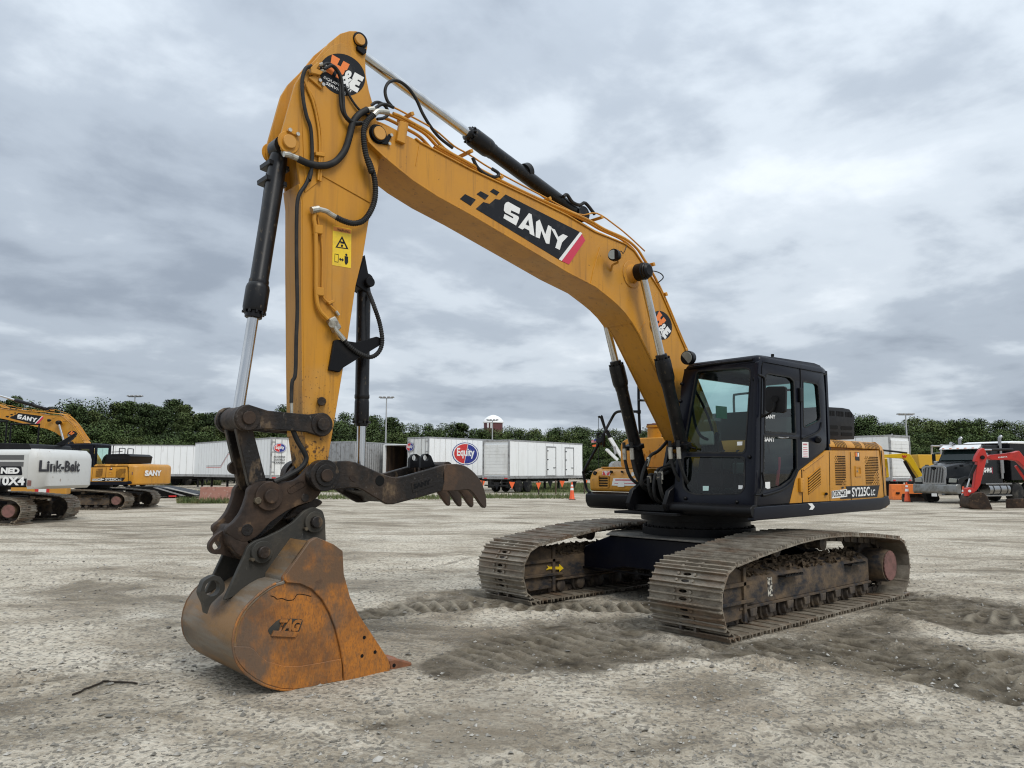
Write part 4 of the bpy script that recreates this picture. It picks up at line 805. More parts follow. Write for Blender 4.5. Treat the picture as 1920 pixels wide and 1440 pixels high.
# round dealer decal: orange and white block letters on a black disc
def dealer(par, c, ux, uz, y, rad):
    c = Vector(c); ux = Vector(ux).normalized(); uz = Vector(uz).normalized()
    f = lambda a, b: ((c + ux*a*rad + uz*b*rad).x, (c + ux*a*rad + uz*b*rad).y)
    obj('dealer_decal', MB().prism([f(math.cos(t*math.pi/20), math.sin(t*math.pi/20)) for t in range(40)], y, y+.0015), M['blackvinyl'], par, smooth=False)
    Hh = [(-.78,.62),(-.40,.62),(-.40,.30),(-.24,.30),(-.24,.62),(.06,.62),(.06,.30),(-.02,.22),(.04,.10),(-.02,-.02),(-.10,-.10),(-.06,-.28),(-.24,-.28),(-.24,.06),(-.40,.06),(-.40,-.28),(-.74,-.28),(-.66,.17)]
    E_ = [(.40,.40),(.86,.40),(.86,.16),(.66,.16),(.66,.08),(.82,.08),(.82,-.12),(.66,-.12),(.66,-.22),(.88,-.22),(.88,-.46),(.34,-.46),(.42,-.1)]
    obj('dealer_mark', MB().prism([f(*p) for p in Hh], y+.0015, y+.003), M['orangevinyl'], par, smooth=False)
    obj('dealer_mark', MB().prism([f(*p) for p in E_], y+.0015, y+.003), M['white'], par, smooth=False)
    for s_, x0, x1, z0, z1, b, mt in (('&', .00, .46, -.42, .34, .035, 'white'), ('EQUIPMENT', -.66, .66, -.64, -.50, .012, 'white'), ('SERVICES', -.46, .46, -.84, -.70, .012, 'white')):
        tx = MB(); P = [f(x0, z0), f(x1, z0), f(x0, z1)]; P = [(p[0], y+.0038, p[1]) for p in P]
        if s_ == '&':
            bk = MB(); Q = [f(x0-.05, z0-.03), f(x1+.05, z0-.03), f(x0-.05, z1+.03)]; Q = [(p[0], y+.0033, p[1]) for p in Q]
            text_on(bk, s_, *Q, .09); obj('dealer_mark', bk, M['blackvinyl'], par, smooth=False)
        text_on(tx, s_, *P, b); obj('dealer_lettering', tx, M[mt], par, smooth=False)
q = [(0.986,3.417),(0.825,3.413),(0.956,3.619)]
c_ = Vector(q[0])
dealer(BOOM, c_, Vector([(0.886,3.356)][0])-Vector([(1.057,3.48)][0]), Vector([(0.891,3.503)][0])-Vector([(1.071,3.345)][0]), D0, (Vector(q[2])-c_).length)
# boom work lamp
lp = Vector([(2.014,0.33,4.083)][0])
lm = obj('boom_lamp', MB().rev(lp+Vector((-.10,0,0)), lp+Vector((.03,.02,0)), [(0,.03),(.4,.06),(.6,.07),(1,.07)], 18), M['black'], BOOM)
obj('lamp_lens', MB().cyl(lp+Vector((.03,.02,0)), lp+Vector((.036,.024,0)), .056, n=18), M['lens'], BOOM)
obj('lamp_bracket', MB().tube([(1.92,0.3,4.056),(1.904,0.3,4.026)] + [(1.94,0.25,3.999)] + [(1.92,0.21,3.941)], .014, 6, 3), M['yellow'], BOOM)
obj('lamp_wire', MB().tube([(1.884,0.3,4.155),(1.84,0.3,4.175),(1.806,0.3,4.153),(1.761,0.3,4.214)] + [(1.612,0.2,4.325)], .005, 6, 4), M['rubber'], BOOM)
# steel pipes along the boom's back
top = [[(4.422,4.711),(4.149,4.668),(3.64,4.583),(3.056,4.517),(2.321,4.464),(2.003,4.41),(1.635,4.375),(1.41,4.298),(1.269,4.185),(1.073,4.009),(0.837,3.727),(0.559,3.333),(0.414,3.144)]]
tl = [(4.936,4.876),(4.85,4.872),(4.674,4.845),(4.519,4.81),(4.345,4.71),(4.194,4.674)] + top[0]
def shift(l, dz, cut=0): return l[cut:] if dz == 0 else [(x, z+dz) for x, z in l[cut:]]
for k, (yy, dz, r) in enumerate(((.185, .022, .016), (.12, .034, .016), (.03, .034, .016), (-.10, .034, .016), (-.17, .034, .016))):
    obj('hydraulic_pipe', MB().tube([(x, yy, z+dz) for x, z in tl], r, 8, 4), M['yellow'], BOOM)
thin = [(4.888,4.996),(4.776,4.983),(4.425,4.927),(4.178,4.83),(3.979,4.795)] + [(3.665,4.723),(2.97,4.622),(2.38,4.544),(2.062,4.629),(1.731,4.557),(1.456,4.465),(1.171,4.347)]
obj('hydraulic_pipe', MB().tube([(x, .12, z) for x, z in thin], .009, 6, 4), M['yellow'], BOOM)
for p in ([(4.735,0.06,4.985)], [(4.018,0.06,4.827)], [(2.913,0.06,4.606)], [(2.061,0.06,4.589)], [(3.614,0.06,4.665)]): 
    p = Vector(p[0]) + Vector((0,.03,-.03)); obj('pipe_clamp', MB().obox(p, (.018,0,-.009), (0,.12,0), (.008,0,.016)), M['yellow'], BOOM, bev=.004)
for p in [(1.121,0.19,4.169),(0.878,0.19,3.828),(0.476,0.19,3.159)]:
    obj('pipe_clamp', MB().obox(p, (.012,0,.02), (0,.035,0), (.02,0,-.008)), M['yellow'], BOOM, bev=.004)
obj('grease_line', MB().tube([(1.398,0.33,4.015)] + [(1.19,0.3,4.047),(1.075,0.3,4.033),(1.048,0.3,3.989)] + [(1.051,0.22,3.942)], .007, 6, 5), M['rubber'], BOOM)
for d in (0, .05, .1):
    obj('boom_hose', MB().tube([(p[0], .1-d*2, p[2]+.02) for p in [(2.601,0.1,4.682),(2.541,0.1,4.719),(2.45,0.1,4.654),(2.326,0.1,4.65),(2.232,0.1,4.695),(2.073,0.1,4.598)]], .02, 8, 4), M['rubber'], BOOM)
obj('boom_hose', MB().tube([(3.993,0.19,4.738),(3.933,0.19,4.658),(3.823,0.19,4.61),(3.686,0.19,4.617),(3.649,0.19,4.667),(3.737,0.19,4.692)], .018, 8, 4), M['rubber'], BOOM)

# ---------------------------------------------------------------- hydraulic cylinders
def cylinder(name, a, b, t, r, rr, par=EX, gl=1.28, eye=.10, ew=.12, rodend=True, y=None):
    """a: barrel-end pin, b: rod-end pin, t: barrel length fraction"""
    a, b = Vector(a), Vector(b); d = b-a; g = a + d*t; u = d.normalized()
    mb = MB(); mb.rev(a+u*eye*.8, g, [(0,r*.9),(.03,r),(.80,r),(.81,r*1.07),(.83,r*1.07),(.84,r*gl*.93),(.86,r*gl),(.98,r*gl),(1,r*gl*.93)], 24)
    mb.rev(g, g+u*r*.75, [(0,r*.95),(.9,r*.92),(1,r*.8)], 20)
    mb.cyl((a.x, a.y-ew/2, a.z), (a.x, a.y+ew/2, a.z), eye, n=20)
    o = obj(name, mb, M['cyl_black'], par)
    ro = obj('rod', MB().cyl(g+u*r*.5, b-u*eye*.7, rr, n=20), M['chrome'], o)
    obj('rod_eye', MB().cyl((b.x, b.y-ew/2, b.z), (b.x, b.y+ew/2, b.z), eye, n=20), M['cyl_black'] if rodend else M['link'], o, bev=.006)
    bl = MB(); w_ = u.orthogonal().normalized(); v_ = u.cross(w_)
    for k in range(10):
        t_ = 2*math.pi*k/10; q = g + (w_*math.cos(t_) + v_*math.sin(t_))*r*1.12; bl.cyl(q, q+u*.02, .012, n=6)
    obj('gland_bolts', bl, M['cyl_black'], o, kind='stuff')
    return o
CF = (.60, 1.30)
for s in (1, -1):
    c = cylinder('boom_cylinder', (CF[0], s*.36, CF[1]), (BCP[0], s*.36, BCP[1]), .62, .078, .046, eye=.092, ew=.16)
    obj('pin_cap', MB().rev((BCP[0], s*.30, BCP[1]), (BCP[0], s*.475, BCP[1]), [(0,.105),(.6,.105),(.65,.085),(.9,.085),(1,.06)], 20), M['black'], c)
    obj('hose_bracket', MB().obox((CF[0]+.28, s*.36+.02, CF[1]+.62), (.055,0,-.02), (0,.13,0), (.01,0,.028)), M['black'], c, bev=.006)
    for k in (-1, 1):
        hx = [(CF[0]+.38, s*.36+k*.06, CF[1]+.68), (CF[0]+.36, s*.36+k*.06, CF[1]+.45), (CF[0]+.30, s*.36+k*.05+.06, CF[1]+.20), (CF[0]+.10, s*.30+.15, CF[1]+.06)]
        obj('cylinder_hose', MB().tube(hx, .021, 8, 5), M['rubber'], c)
        obj('hose_fitting', MB().tube([(CF[0]+.372, s*.36+k*.06, CF[1]+.60), (CF[0]+.363, s*.36+k*.06, CF[1]+.46)], .028, 10, 0), M['zinc'], c)
AT = [(5.281,5.493)][0]; ABp = [(2.242,4.59)][0]
ac = cylinder('arm_cylinder', (ABp[0], 0, ABp[1]), (AT[0], 0, AT[1]), .535, .078, .050, eye=.09, ew=.18)
p = Vector([(3.081,0,4.898)][0]); obj('cylinder_band', MB().cyl(p+Vector((.03,0,-.015)), p-Vector((.03,0,-.015)), .092, n=20), M['cyl_black'], ac)
BT = (5.931, 4.328); IP = [(6.202,2.009)][0]
bk = cylinder('bucket_cylinder', (BT[0], 0, BT[1]), (IP[0], 0, IP[1]), .62, .075, .045, eye=.085, ew=.14, rodend=False)
obj('oil_port', MB().tube([(5.948,0.1,4.244),(5.924,0.1,4.261)] + [(5.922,0.16,4.223)], .026, 10, 3), M['zinc'], bk)
for z in ((5.952,4.16),(5.97,4.02)): obj('cylinder_band', MB().obox((z[0],-.05,z[1]), (.09,0,.012), (0,.10,0), (.003,0,.02)), M['cyl_black'], bk, bev=.004)
obj('cylinder_pipe', MB().tube([(5.99,-.10,4.12),(6.03,-.10,3.7),(6.10,-.10,3.1)], .016, 8, 3), M['cyl_black'], bk)

# ---------------------------------------------------------------- arm
AW = .15
ao = [(5.322,5.568),(5.256,5.575),(5.216,5.539),(5.202,5.461),(5.221,5.346),(5.211,5.19),(5.174,5.05),(5.132,4.941),(5.088,4.797),(5.05,4.64),(5.045,4.428),(5.078,4.192),(5.111,3.979),(5.146,3.817),(5.191,3.509),(5.258,3.218),(5.318,2.76),(5.365,2.435),(5.423,2.043),(5.468,1.75),(5.483,1.595),(5.514,1.516),(5.572,1.508),(5.626,1.56),(5.66,1.695),(5.695,1.89),(5.723,2.403),(5.767,3.324),(5.786,3.845),(5.811,4.001),(5.847,4.201),(5.872,4.24),(5.929,4.233),(5.982,4.255),(5.999,4.319),(5.992,4.391),(5.944,4.607),(5.899,4.811),(5.886,4.863),(5.827,4.985),(5.709,5.15),(5.587,5.35),(5.481,5.478),(5.392,5.54)]
ai = [(5.304,5.568),(5.203,5.526),(5.209,5.363),(5.167,5.064),(5.114,4.959),(5.032,4.656),(5.06,4.205),(5.128,3.829),(5.241,3.226),(5.348,2.439),(5.452,1.751),(5.499,1.529),(5.577,1.538),(5.645,1.695),(5.68,1.892),(5.708,2.407),(5.752,3.333),(5.776,3.855),(5.804,4.082),(5.848,4.493),(5.837,4.734),(5.804,4.89),(5.748,5.006),(5.623,5.21),(5.505,5.406),(5.427,5.498)]
ai = ao[4:26] + [(5.685,1.891),(5.713,2.406),(5.757,3.33),(5.776,3.852),(5.77,4.088),(5.808,4.454),(5.813,4.738),(5.769,4.874),(5.627,5.155),(5.456,5.386),(5.296,5.449)]
ARM = obj('arm', MB().prism(ai, -AW+.022, AW-.022), M['yellow_arm'], EX, bev=.004)
for s in (1, -1): obj('arm_side_plate', MB().prism(ao, *sorted((s*(AW-.03), s*AW))), M['yellow_arm'], ARM, bev=.004)
fp = ao[25:30]
obj('front_plate', MB().prism([(x+.012, z) for x, z in fp] + [(x-.03, z) for x, z in fp[::-1]], -AW+.004, AW-.004), M['yellow_arm'], ARM)
dbl = [(5.785,4.177),(5.817,4.551),(5.8,4.855),(5.701,5.142),(5.552,5.339),(5.471,5.393),(5.393,5.404),(5.32,5.35),(5.269,5.222),(5.218,5.06),(5.151,4.934),(5.088,4.779),(5.067,4.674),(5.076,4.333)] + [(5.136,3.997),(5.616,4.123),(5.642,4.067),(5.768,3.934)]
obj('doubler_plate', MB().prism(dbl, AW, AW+.009), M['yellow_arm'], ARM, bev=.003)
YD = AW+.0095
for s in (1, -1):
    boss('grease_ring', AT, .074, *sorted((s*AW, s*(AW+.014))), ARM, M['black'])
    boss('pin_boss', AT, .066, *sorted((s*AW, s*(AW+.02))), ARM, M['black'])
    boss('pin_cap', [(5.297,5.481)][0], .05, *sorted((s*AW, s*(AW+.04))), ARM, M['yellow_old'])
    boss('pin_boss', BT, .095, *sorted((s*AW, s*(AW+.012))), ARM, M['yellow_arm'])
    boss('pin_cap', BT, .058, *sorted((s*AW, s*(AW+.04))), ARM, M['yellow_old'])
obj('pin_lock', MB().prism([(5.326,5.414),(5.228,5.42),(5.227,5.383),(5.255,5.356),(5.319,5.378)], AW, AW+.03), M['black'], ARM, bev=.004)
obj('pin_lock', MB().prism([(5.959,4.416),(5.935,4.443),(5.849,4.421),(5.864,4.397)], AW, AW+.025), M['yellow_arm'], ARM, bev=.004)
for p in [(5.934,0.17,4.427),(5.864,0.17,4.412)]: obj('bolt', MB().cyl(p, (p[0], p[1]+.022, p[2]), .017, n=8), M['zinc'], ARM)
dc = Vector([(5.449,5.099)][0])
dealer(ARM, dc, Vector([(5.271,5.079)][0])-Vector([(5.594,5.128)][0]), Vector([(5.378,5.261)][0])-Vector([(5.517,4.93)][0]), YD, (Vector([(5.464,5.311)][0])-dc).length)
ws = [(5.498,3.711),(5.317,3.718),(5.311,3.367),(5.492,3.361)]
obj('warning_decal', MB().prism(ws, AW, AW+.002), M['yellowvinyl'], ARM, smooth=False)
obj('warning_header', MB().prism([(5.496,3.707),(5.32,3.712),(5.319,3.672),(5.493,3.666)], AW+.002, AW+.003), mat('warning_orange', (.62,.22,.03), .5), ARM, smooth=False)
tx = MB(); A_ = [(5.455,0.154,3.671),(5.335,0.154,3.675),(5.456,0.154,3.695)]; text_on(tx, 'WARNING', *A_, .01)
tri_o, tri_i = [(5.407,3.636),(5.341,3.53),(5.468,3.521)], [(5.408,3.61),(5.362,3.536),(5.448,3.531)]
tx.plate(tri_o, [tri_i], lambda p: (p[0], AW+.0022, p[1]), (0,.0012,0))
for q in ([(5.423,3.586),(5.384,3.587),(5.386,3.57),(5.421,3.568)], [(5.415,3.558),(5.393,3.56),(5.4,3.535),(5.414,3.539)], [(5.432,3.426),(5.411,3.44),(5.411,3.43),(5.399,3.429),(5.399,3.44),(5.382,3.426),(5.401,3.408),(5.4,3.419),(5.412,3.419),(5.411,3.411)], [(5.377,3.463),(5.342,3.464),(5.341,3.414),(5.352,3.392),(5.366,3.389),(5.375,3.41)]):
    tx.prism(q, AW+.0022, AW+.0034)
tx.prism(circ([(5.36,3.477)][0], .011, 10), AW+.0022, AW+.0034)
tx.plate([(5.473,3.465),(5.435,3.467),(5.435,3.394),(5.472,3.392)], [[(5.469,3.461),(5.439,3.461),(5.44,3.398),(5.468,3.398)]], lambda p: (p[0], AW+.0022, p[1]), (0,.0012,0))
obj('warning_symbols', tx, M['blackvinyl'], ARM, smooth=False)
# pipes, hoses
def y3(pts, y): return [(x, y, z) for x, z in pts]
obj('arm_pipe', MB().tube([(5.685,0.185,3.786),(5.692,0.185,3.713),(5.675,0.185,3.614),(5.66,0.185,3.335),(5.653,0.185,3.132),(5.64,0.185,3.008),(5.608,0.185,2.937),(5.537,0.185,2.877)], .0185, 10, 5), M['yellow_arm'], ARM)
obj('arm_pipe', MB().tube([(5.653,0.17,3.765),(5.639,0.17,3.677),(5.606,0.17,3.528),(5.595,0.17,3.35),(5.586,0.17,3.095),(5.534,0.17,3.026),(5.436,0.17,2.944)], .009, 8, 4), M['yellow_arm'], ARM)
for q in ([(5.691,3.668),(5.613,3.672),(5.614,3.594),(5.688,3.591)], [(5.659,3.133),(5.585,3.138),(5.585,3.065),(5.656,3.063)]): obj('pipe_clamp', MB().prism(q, AW, AW+.055), M['yellow_arm'], ARM, bev=.006)
obj('pipe_clamp', MB().prism([(5.543,3.027),(5.481,3.055),(5.476,3.034),(5.528,3.003)], AW, AW+.04), M['yellow_arm'], ARM, bev=.004)
obj('pipe_end', MB().tube([(5.455,0.17,2.961),(5.426,0.17,2.929)], .014, 8, 0), M['zinc'], ARM)
for dx in (0, 35):
    obj('arm_pipe', MB().tube({0: [(5.814,0.175,4.9),(5.781,0.175,4.832),(5.725,0.175,4.721),(5.671,0.175,4.509),(5.656,0.175,4.295),(5.661,0.175,4.066)], 35: [(5.802,0.175,4.865),(5.716,0.175,4.755),(5.65,0.175,4.526),(5.636,0.175,4.32),(5.64,0.175,4.062)]}[dx], .011, 8, 4), M['yellow_arm'], ARM)
obj('pipe_clamp', MB().prism([(5.703,4.306),(5.614,4.316),(5.613,4.282),(5.701,4.272)], AW, AW+.045), M['yellow_arm'], ARM, bev=.004)
obj('valve_block', MB().prism([(5.543,2.872),(5.481,2.908),(5.418,2.818),(5.47,2.766)], AW, AW+.07), M['zinc'], ARM, bev=.008)
obj('valve_port', MB().cyl([(5.513,0.22,2.834)][0], [(5.529,0.25,2.828)][0], .03, n=14), M['zinc'], ARM)
obj('pipe_fitting', MB().tube([(5.726,0.2,3.779),(5.659,0.2,3.807)], .03, 10, 0), M['zinc'], ARM)
obj('hose_fitting', MB().tube([(5.664,0.21,3.801),(5.595,0.21,3.8),(5.553,0.21,3.784),(5.496,0.21,3.767)], .022, 10, 4), M['zinc'], ARM)
obj('hose_fitting', MB().tube([(5.466,0.2,2.788),(5.386,0.2,2.715)], .022, 10, 0), M['zinc'], ARM)
obj('hose', MB().tube([(5.508,0.22,3.766),(5.444,0.22,3.75),(5.343,0.22,3.747),(5.255,0.22,3.784),(5.19,0.22,3.859),(5.137,0.22,3.981),(5.125,0.22,4.107),(5.147,0.22,4.239),(5.204,0.22,4.361)] + [(5.187,0.25,4.241),(5.254,0.25,4.407),(5.278,0.25,4.585),(5.245,0.25,4.699),(5.179,0.25,4.783)], .027, 10, 5, rib=.02), M['rubber'], ARM)
obj('hose_fitting', MB().tube([(5.179,0.25,4.777),(5.134,0.25,4.829),(5.028,0.25,4.853)], .026, 10, 3), M['zinc'], ARM)
obj('hose_fitting', MB().tube([(5.984,0.19,4.2),(5.936,0.19,4.205),(5.846,0.19,4.196)], .024, 10, 3), M['zinc'], ARM)
obj('hose', MB().tube([(5.861,0.2,4.191),(5.78,0.2,4.178),(5.678,0.2,4.184),(5.585,0.2,4.216),(5.502,0.2,4.281),(5.43,0.2,4.393),(5.39,0.2,4.527),(5.361,0.2,4.659),(5.307,0.2,4.754),(5.219,0.2,4.835)], .030, 12, 5), M['rubber'], ARM)
obj('hose_fitting', MB().tube([(5.23,0.2,4.826),(5.15,0.2,4.863)], .026, 10, 0), M['zinc'], ARM)
obj('hose', MB().tube([(5.667,0.2,5.085),(5.615,0.2,5.123),(5.539,0.2,5.102),(5.491,0.2,5.027),(5.491,0.2,4.893),(5.468,0.2,4.747),(5.394,0.2,4.669),(5.294,0.2,4.675),(5.205,0.2,4.75),(5.15,0.2,4.852),(5.058,0.2,4.941),(4.939,0.2,4.949)], .0155, 8, 6), M['rubber'], ARM)
obj('hose', MB().tube([(5.663,0.215,5.05),(5.58,0.215,5.111),(5.511,0.215,5.065),(5.484,0.215,4.982),(5.469,0.215,4.864),(5.448,0.215,4.718),(5.369,0.215,4.666),(5.281,0.215,4.689)], .0145, 8, 6), M['rubber'], ARM)
obj('hose', MB().tube([(5.437,0.18,4.982),(5.355,0.18,4.875),(5.263,0.18,4.807),(5.171,0.18,4.791)], .012, 8, 5, rib=.014), M['rubber'], ARM)
obj('hose', MB().tube([(5.765,0.19,5.052),(5.82,0.19,5.002),(5.846,0.19,4.883),(5.83,0.19,4.73),(5.795,0.19,4.593),(5.754,0.19,4.498),(5.734,0.19,4.317),(5.733,0.19,4.14),(5.75,0.19,4.038)] + [(5.729,0.18,4.133),(5.772,0.18,4.005),(5.838,0.18,3.872),(5.846,0.18,3.679),(5.832,0.18,3.304),(5.812,0.18,2.933),(5.812,0.18,2.686),(5.809,0.18,2.393)] + [(5.83,0.17,2.316),(5.83,0.17,2.151)], .0165, 8, 5), M['rubber'], ARM)
obj('hose_fitting', MB().tube([(5.828,0.17,2.151),(5.824,0.17,2.056)], .013, 8, 0), M['zinc'], ARM)
obj('hose', MB().tube([(4.894,0.12,4.988),(4.962,0.12,5.042),(4.986,0.12,5.131),(4.948,0.12,5.221),(4.857,0.12,5.271),(4.744,0.12,5.25),(4.639,0.12,5.163),(4.559,0.12,5.043),(4.465,0.12,4.943),(4.357,0.12,4.863),(4.191,0.12,4.803)], .0155, 8, 6), M['rubber'], ARM)
obj('hose', MB().tube([(5.156,0.15,4.911),(5.087,0.15,4.969),(5.003,0.15,4.962),(4.966,0.15,4.899),(5.012,0.15,4.841),(5.083,0.15,4.807)], .015, 8, 6), M['rubber'], ARM)
obj('hose_manifold', MB().prism([(5.78,5.025),(5.715,5.105),(5.693,5.087),(5.723,5.036),(5.66,5.029),(5.69,4.987),(5.773,4.977)], AW+.01, AW+.06), M['yellow_arm'], ARM, bev=.006)
obj('hose_bracket', MB().prism([(5.782,4.944),(5.722,4.996),(5.633,4.926),(5.655,4.886)], AW+.009, AW+.03), M['yellow_arm'], ARM, bev=.004)
for p in [(5.683,0.18,4.95),(5.651,0.18,4.924)]: obj('bolt', MB().cyl(p, (p[0], p[1]+.02, p[2]), .016, n=8), M['steel'], ARM)
for p in [(5.698,0.18,5.086),(5.656,0.18,5.077),(5.671,0.18,5.041)]: obj('hose_fitting', MB().cyl(p, (p[0]-.03, p[1]+.03, p[2]+.01), .016, n=10), M['zinc'], ARM)
obj('grease_hose', MB().tube([(5.81,0.17,1.933),(5.765,0.17,1.845),(5.707,0.17,1.761),(5.684,0.17,1.699),(5.728,0.17,1.628),(5.849,0.17,1.559),(5.953,0.17,1.517)], .021, 10, 6), M['rubber'], ARM)
obj('tube_socket', MB().rev([(5.551,0.15,2.182)][0], [(5.582,0.21,2.176)][0], [(0,.038),(.7,.036),(1,.032)], 16), M['link'], ARM)
# thumb bracket and thumb cylinder
obj('thumb_bracket', MB().prism([(5.469,2.704),(5.435,2.716),(5.262,2.712),(5.056,2.787),(5.018,2.783),(5.003,2.758),(5.016,2.714),(5.371,2.482),(5.411,2.436),(5.509,2.446)], AW+.002, AW+.035), M['black'], ARM, bev=.006)
obj('bracket_hole', MB().cyl([(5.062,0.184,2.746)][0], [(5.065,0.189,2.745)][0], .022, n=14), M['white'], ARM) if False else None
obj('thumb_mount', MB().prism([(5.229,3.253),(5.124,3.545),(5.073,3.335),(5.092,3.195)], -.07, .07), M['black'], ARM, bev=.008)
ta, tb = [(5.088,3.314)][0], [(5.072,1.502)][0]
tc_ = cylinder('thumb_cylinder', (ta[0], 0, ta[1]), (tb[0], 0, tb[1]), .70, .062, .040, eye=.065, ew=.12, gl=1.04)
pp = Vector([(5.088,0.06,3.289)][0]); obj('pin_cap', MB().cyl(pp, pp+Vector((0,.06,0)), .045, n=16), M['black'], tc_, bev=.006)
obj('thumb_hose', MB().tube([(5.401,0.2,2.732),(5.327,0.2,2.664),(5.225,0.2,2.613),(5.121,0.2,2.595),(5.039,0.2,2.65),(5.007,0.2,2.753),(5.038,0.2,2.909),(5.103,0.2,3.06)] + [(5.099,0.1,3.198)], .021, 10, 6, rib=.02), M['rubber'], ARM)
obj('hose_fitting', MB().tube([(5.099,0.1,3.198),(5.075,0.1,3.148)], .02, 8, 0), M['zinc'], ARM)

# ---------------------------------------------------------------- bucket linkage
LK = [(5.57,1.985)][0]                     # idler link pin on the arm
IPn = [(6.202,2.009)][0]
def bar(name, a, b, ra, rb_, y0, y1, mt, par=EX, mid=.8):
    a, b = Vector(a), Vector(b); d = (b-a).normalized(); n_ = Vector((-d.y, d.x)); P = []
    for k in range(9): t = math.pi/2 + math.pi*k/8; P.append(tuple(a + (d*math.cos(t) + n_*math.sin(t))*ra))
    m1, m2 = a.lerp(b, .25), a.lerp(b, .8); P += [tuple(m1 - n_*min(ra,rb_)*mid), tuple(m2 - n_*min(ra,rb_)*mid)]
    for k in range(9): t = -math.pi/2 + math.pi*k/8; P.append(tuple(b + (d*math.cos(t) + n_*math.sin(t))*rb_))
    P += [tuple(m2 + n_*min(ra,rb_)*mid), tuple(m1 + n_*min(ra,rb_)*mid)]
    return obj(name, MB().prism(P, y0, y1), mt, par, bev=.006)
for s in (1, -1):
    il = bar('idler_link', IPn, LK, .105, .10, *sorted((s*.165, s*.205)), M['link'], mid=.72)
    boss('link_boss', LK, .095, *sorted((s*.205, s*.215)), il, M['link']); boss('pin_cap', LK, .055, *sorted((s*.215, s*.245)), il, M['link'])
    boss('link_boss', IPn, .098, *sorted((s*.15, s*.225)), il, M['link']); boss('pin_cap', IPn, .052, *sorted((s*.225, s*.245)), il, M['coupler'])
CP = [(5.995,1.406)][0]
hl = MB()
lp_ = [(6.257,1.933),(6.126,1.938),(5.997,1.529),(5.989,1.476),(6.043,1.439),(6.105,1.447),(6.139,1.507)]
for s in (1, -1): hl.prism(lp_, *sorted((s*.07, s*.13)))
hl.prism([(6.164,1.9),(6.109,1.902),(6.022,1.535),(6.084,1.52)], -.07, .07)
hl.cyl((IPn[0],-.16,IPn[1]), (IPn[0],.16,IPn[1]), .085, n=20); hl.cyl((CP[0],-.13,CP[1]), (CP[0],.13,CP[1]), .075, n=20)
HL = obj('bucket_link', hl, M['link'], EX, bev=.008)
obj('link_wing', MB().prism(rnd([(6.179,1.934),(6.159,1.826),(6.133,1.781),(6.168,1.688),(6.217,1.649),(6.211,1.603),(6.171,1.573),(6.108,1.573),(6.089,1.673)], .03), -.13, -.09), M['link'], HL, bev=.006)
obj('rod_collar', MB().cyl((IP[0],-.10,IP[1]), (IP[0],.16,IP[1]), .095, n=22), M['coupler'], HL, bev=.008)
# quick coupler
cpl = rnd([(6.159,1.419),(6.157,1.456),(6.132,1.493),(6.094,1.516),(6.025,1.525),(5.945,1.521),(5.88,1.516),(5.823,1.517),(5.774,1.528),(5.733,1.551),(5.693,1.589),(5.652,1.64),(5.61,1.667),(5.567,1.673),(5.486,1.629),(5.466,1.55),(5.498,1.471),(5.537,1.432),(5.566,1.389),(5.616,1.357),(5.733,1.327),(5.831,1.288),(5.902,1.245),(5.972,1.199),(6.017,1.15),(6.077,1.094),(6.166,1.055),(6.25,1.089),(6.311,1.135),(6.313,1.178),(6.256,1.217),(6.206,1.28),(6.179,1.347)], .02, 2)
CO = obj('coupler', MB().prism(cpl, .10, .17), M['coupler'], EX, bev=.014, seg=2)
web = MB(); web.prism([(6.212,1.2),(6.271,1.19),(6.297,1.134),(6.288,1.058),(6.238,0.984),(6.14,0.913),(6.096,0.969),(6.148,1.088)], -.165, .165)
obj('coupler_plate', MB().prism(cpl, -.17, -.10), M['coupler'], CO, bev=.014, seg=2)
obj('coupler_web', web, M['coupler'], CO, bev=.02, seg=3)
obj('coupler_body', MB().prism([(6.02,1.224),(5.818,1.375),(5.61,1.441),(5.574,1.393),(5.733,1.312),(5.922,1.145),(6.074,1.035),(6.137,1.082)], -.10, .10), M['link'], CO, bev=.01)
obj('hook_jaw', MB().prism([(5.718,1.318),(5.541,1.38),(5.483,1.351),(5.487,1.331),(5.547,1.298),(5.673,1.239),(5.814,1.214)], -.10, .10), M['link'], CO, bev=.012)
boss('pin_boss', CP, .112, .17, .20, CO, M['coupler']); boss('pin_cap', CP, .055, .20, .24, CO, M['coupler'])
boss('pin_boss', CP, .112, -.20, -.17, CO, M['coupler']); boss('lock_bolt', [(6.09,1.374)][0], .03, .17, .21, CO, M['bolt'], 6)
boss('plug', [(5.683,1.388)][0], .034, .17, .176, CO, M['link']); boss('plug', [(6.154,1.152)][0], .046, .17, .176, CO, M['link'])
pad = rnd([(5.838,1.463),(5.732,1.527),(5.69,1.519),(5.684,1.484),(5.803,1.421),(5.832,1.429)], .02)
obj('cast_pad', MB().plate(pad, [[tuple(Vector(p).lerp(Vector((sum(q[0] for q in pad)/len(pad), sum(q[1] for q in pad)/len(pad))), .12)) for p in pad]], lambda p: (p[0], .17, p[1]), (0,.006,0)), M['coupler'], CO)
tx = MB(); A_ = [(5.817,0.172,1.436),(5.698,0.172,1.5),(5.822,0.171,1.467)]; text_on(tx, 'JRB', *A_, .03); tt = obj('cast_lettering', tx, M['coupler'], CO, smooth=False); md = tt.modifiers.new('s', 'SOLIDIFY'); md.thickness = .012
lug = rnd([(6.283,1.153),(6.352,1.11),(6.392,1.059),(6.392,1.009),(6.358,0.973),(6.307,0.97),(6.215,0.941),(6.207,1.054)], .02)
obj('lifting_eye', MB().plate(lug, [circ([(6.335,1.037)][0], .033, 14)], lambda p: (p[0], .0, p[1]), (0,.05,0)), M['coupler'], CO, bev=.006)
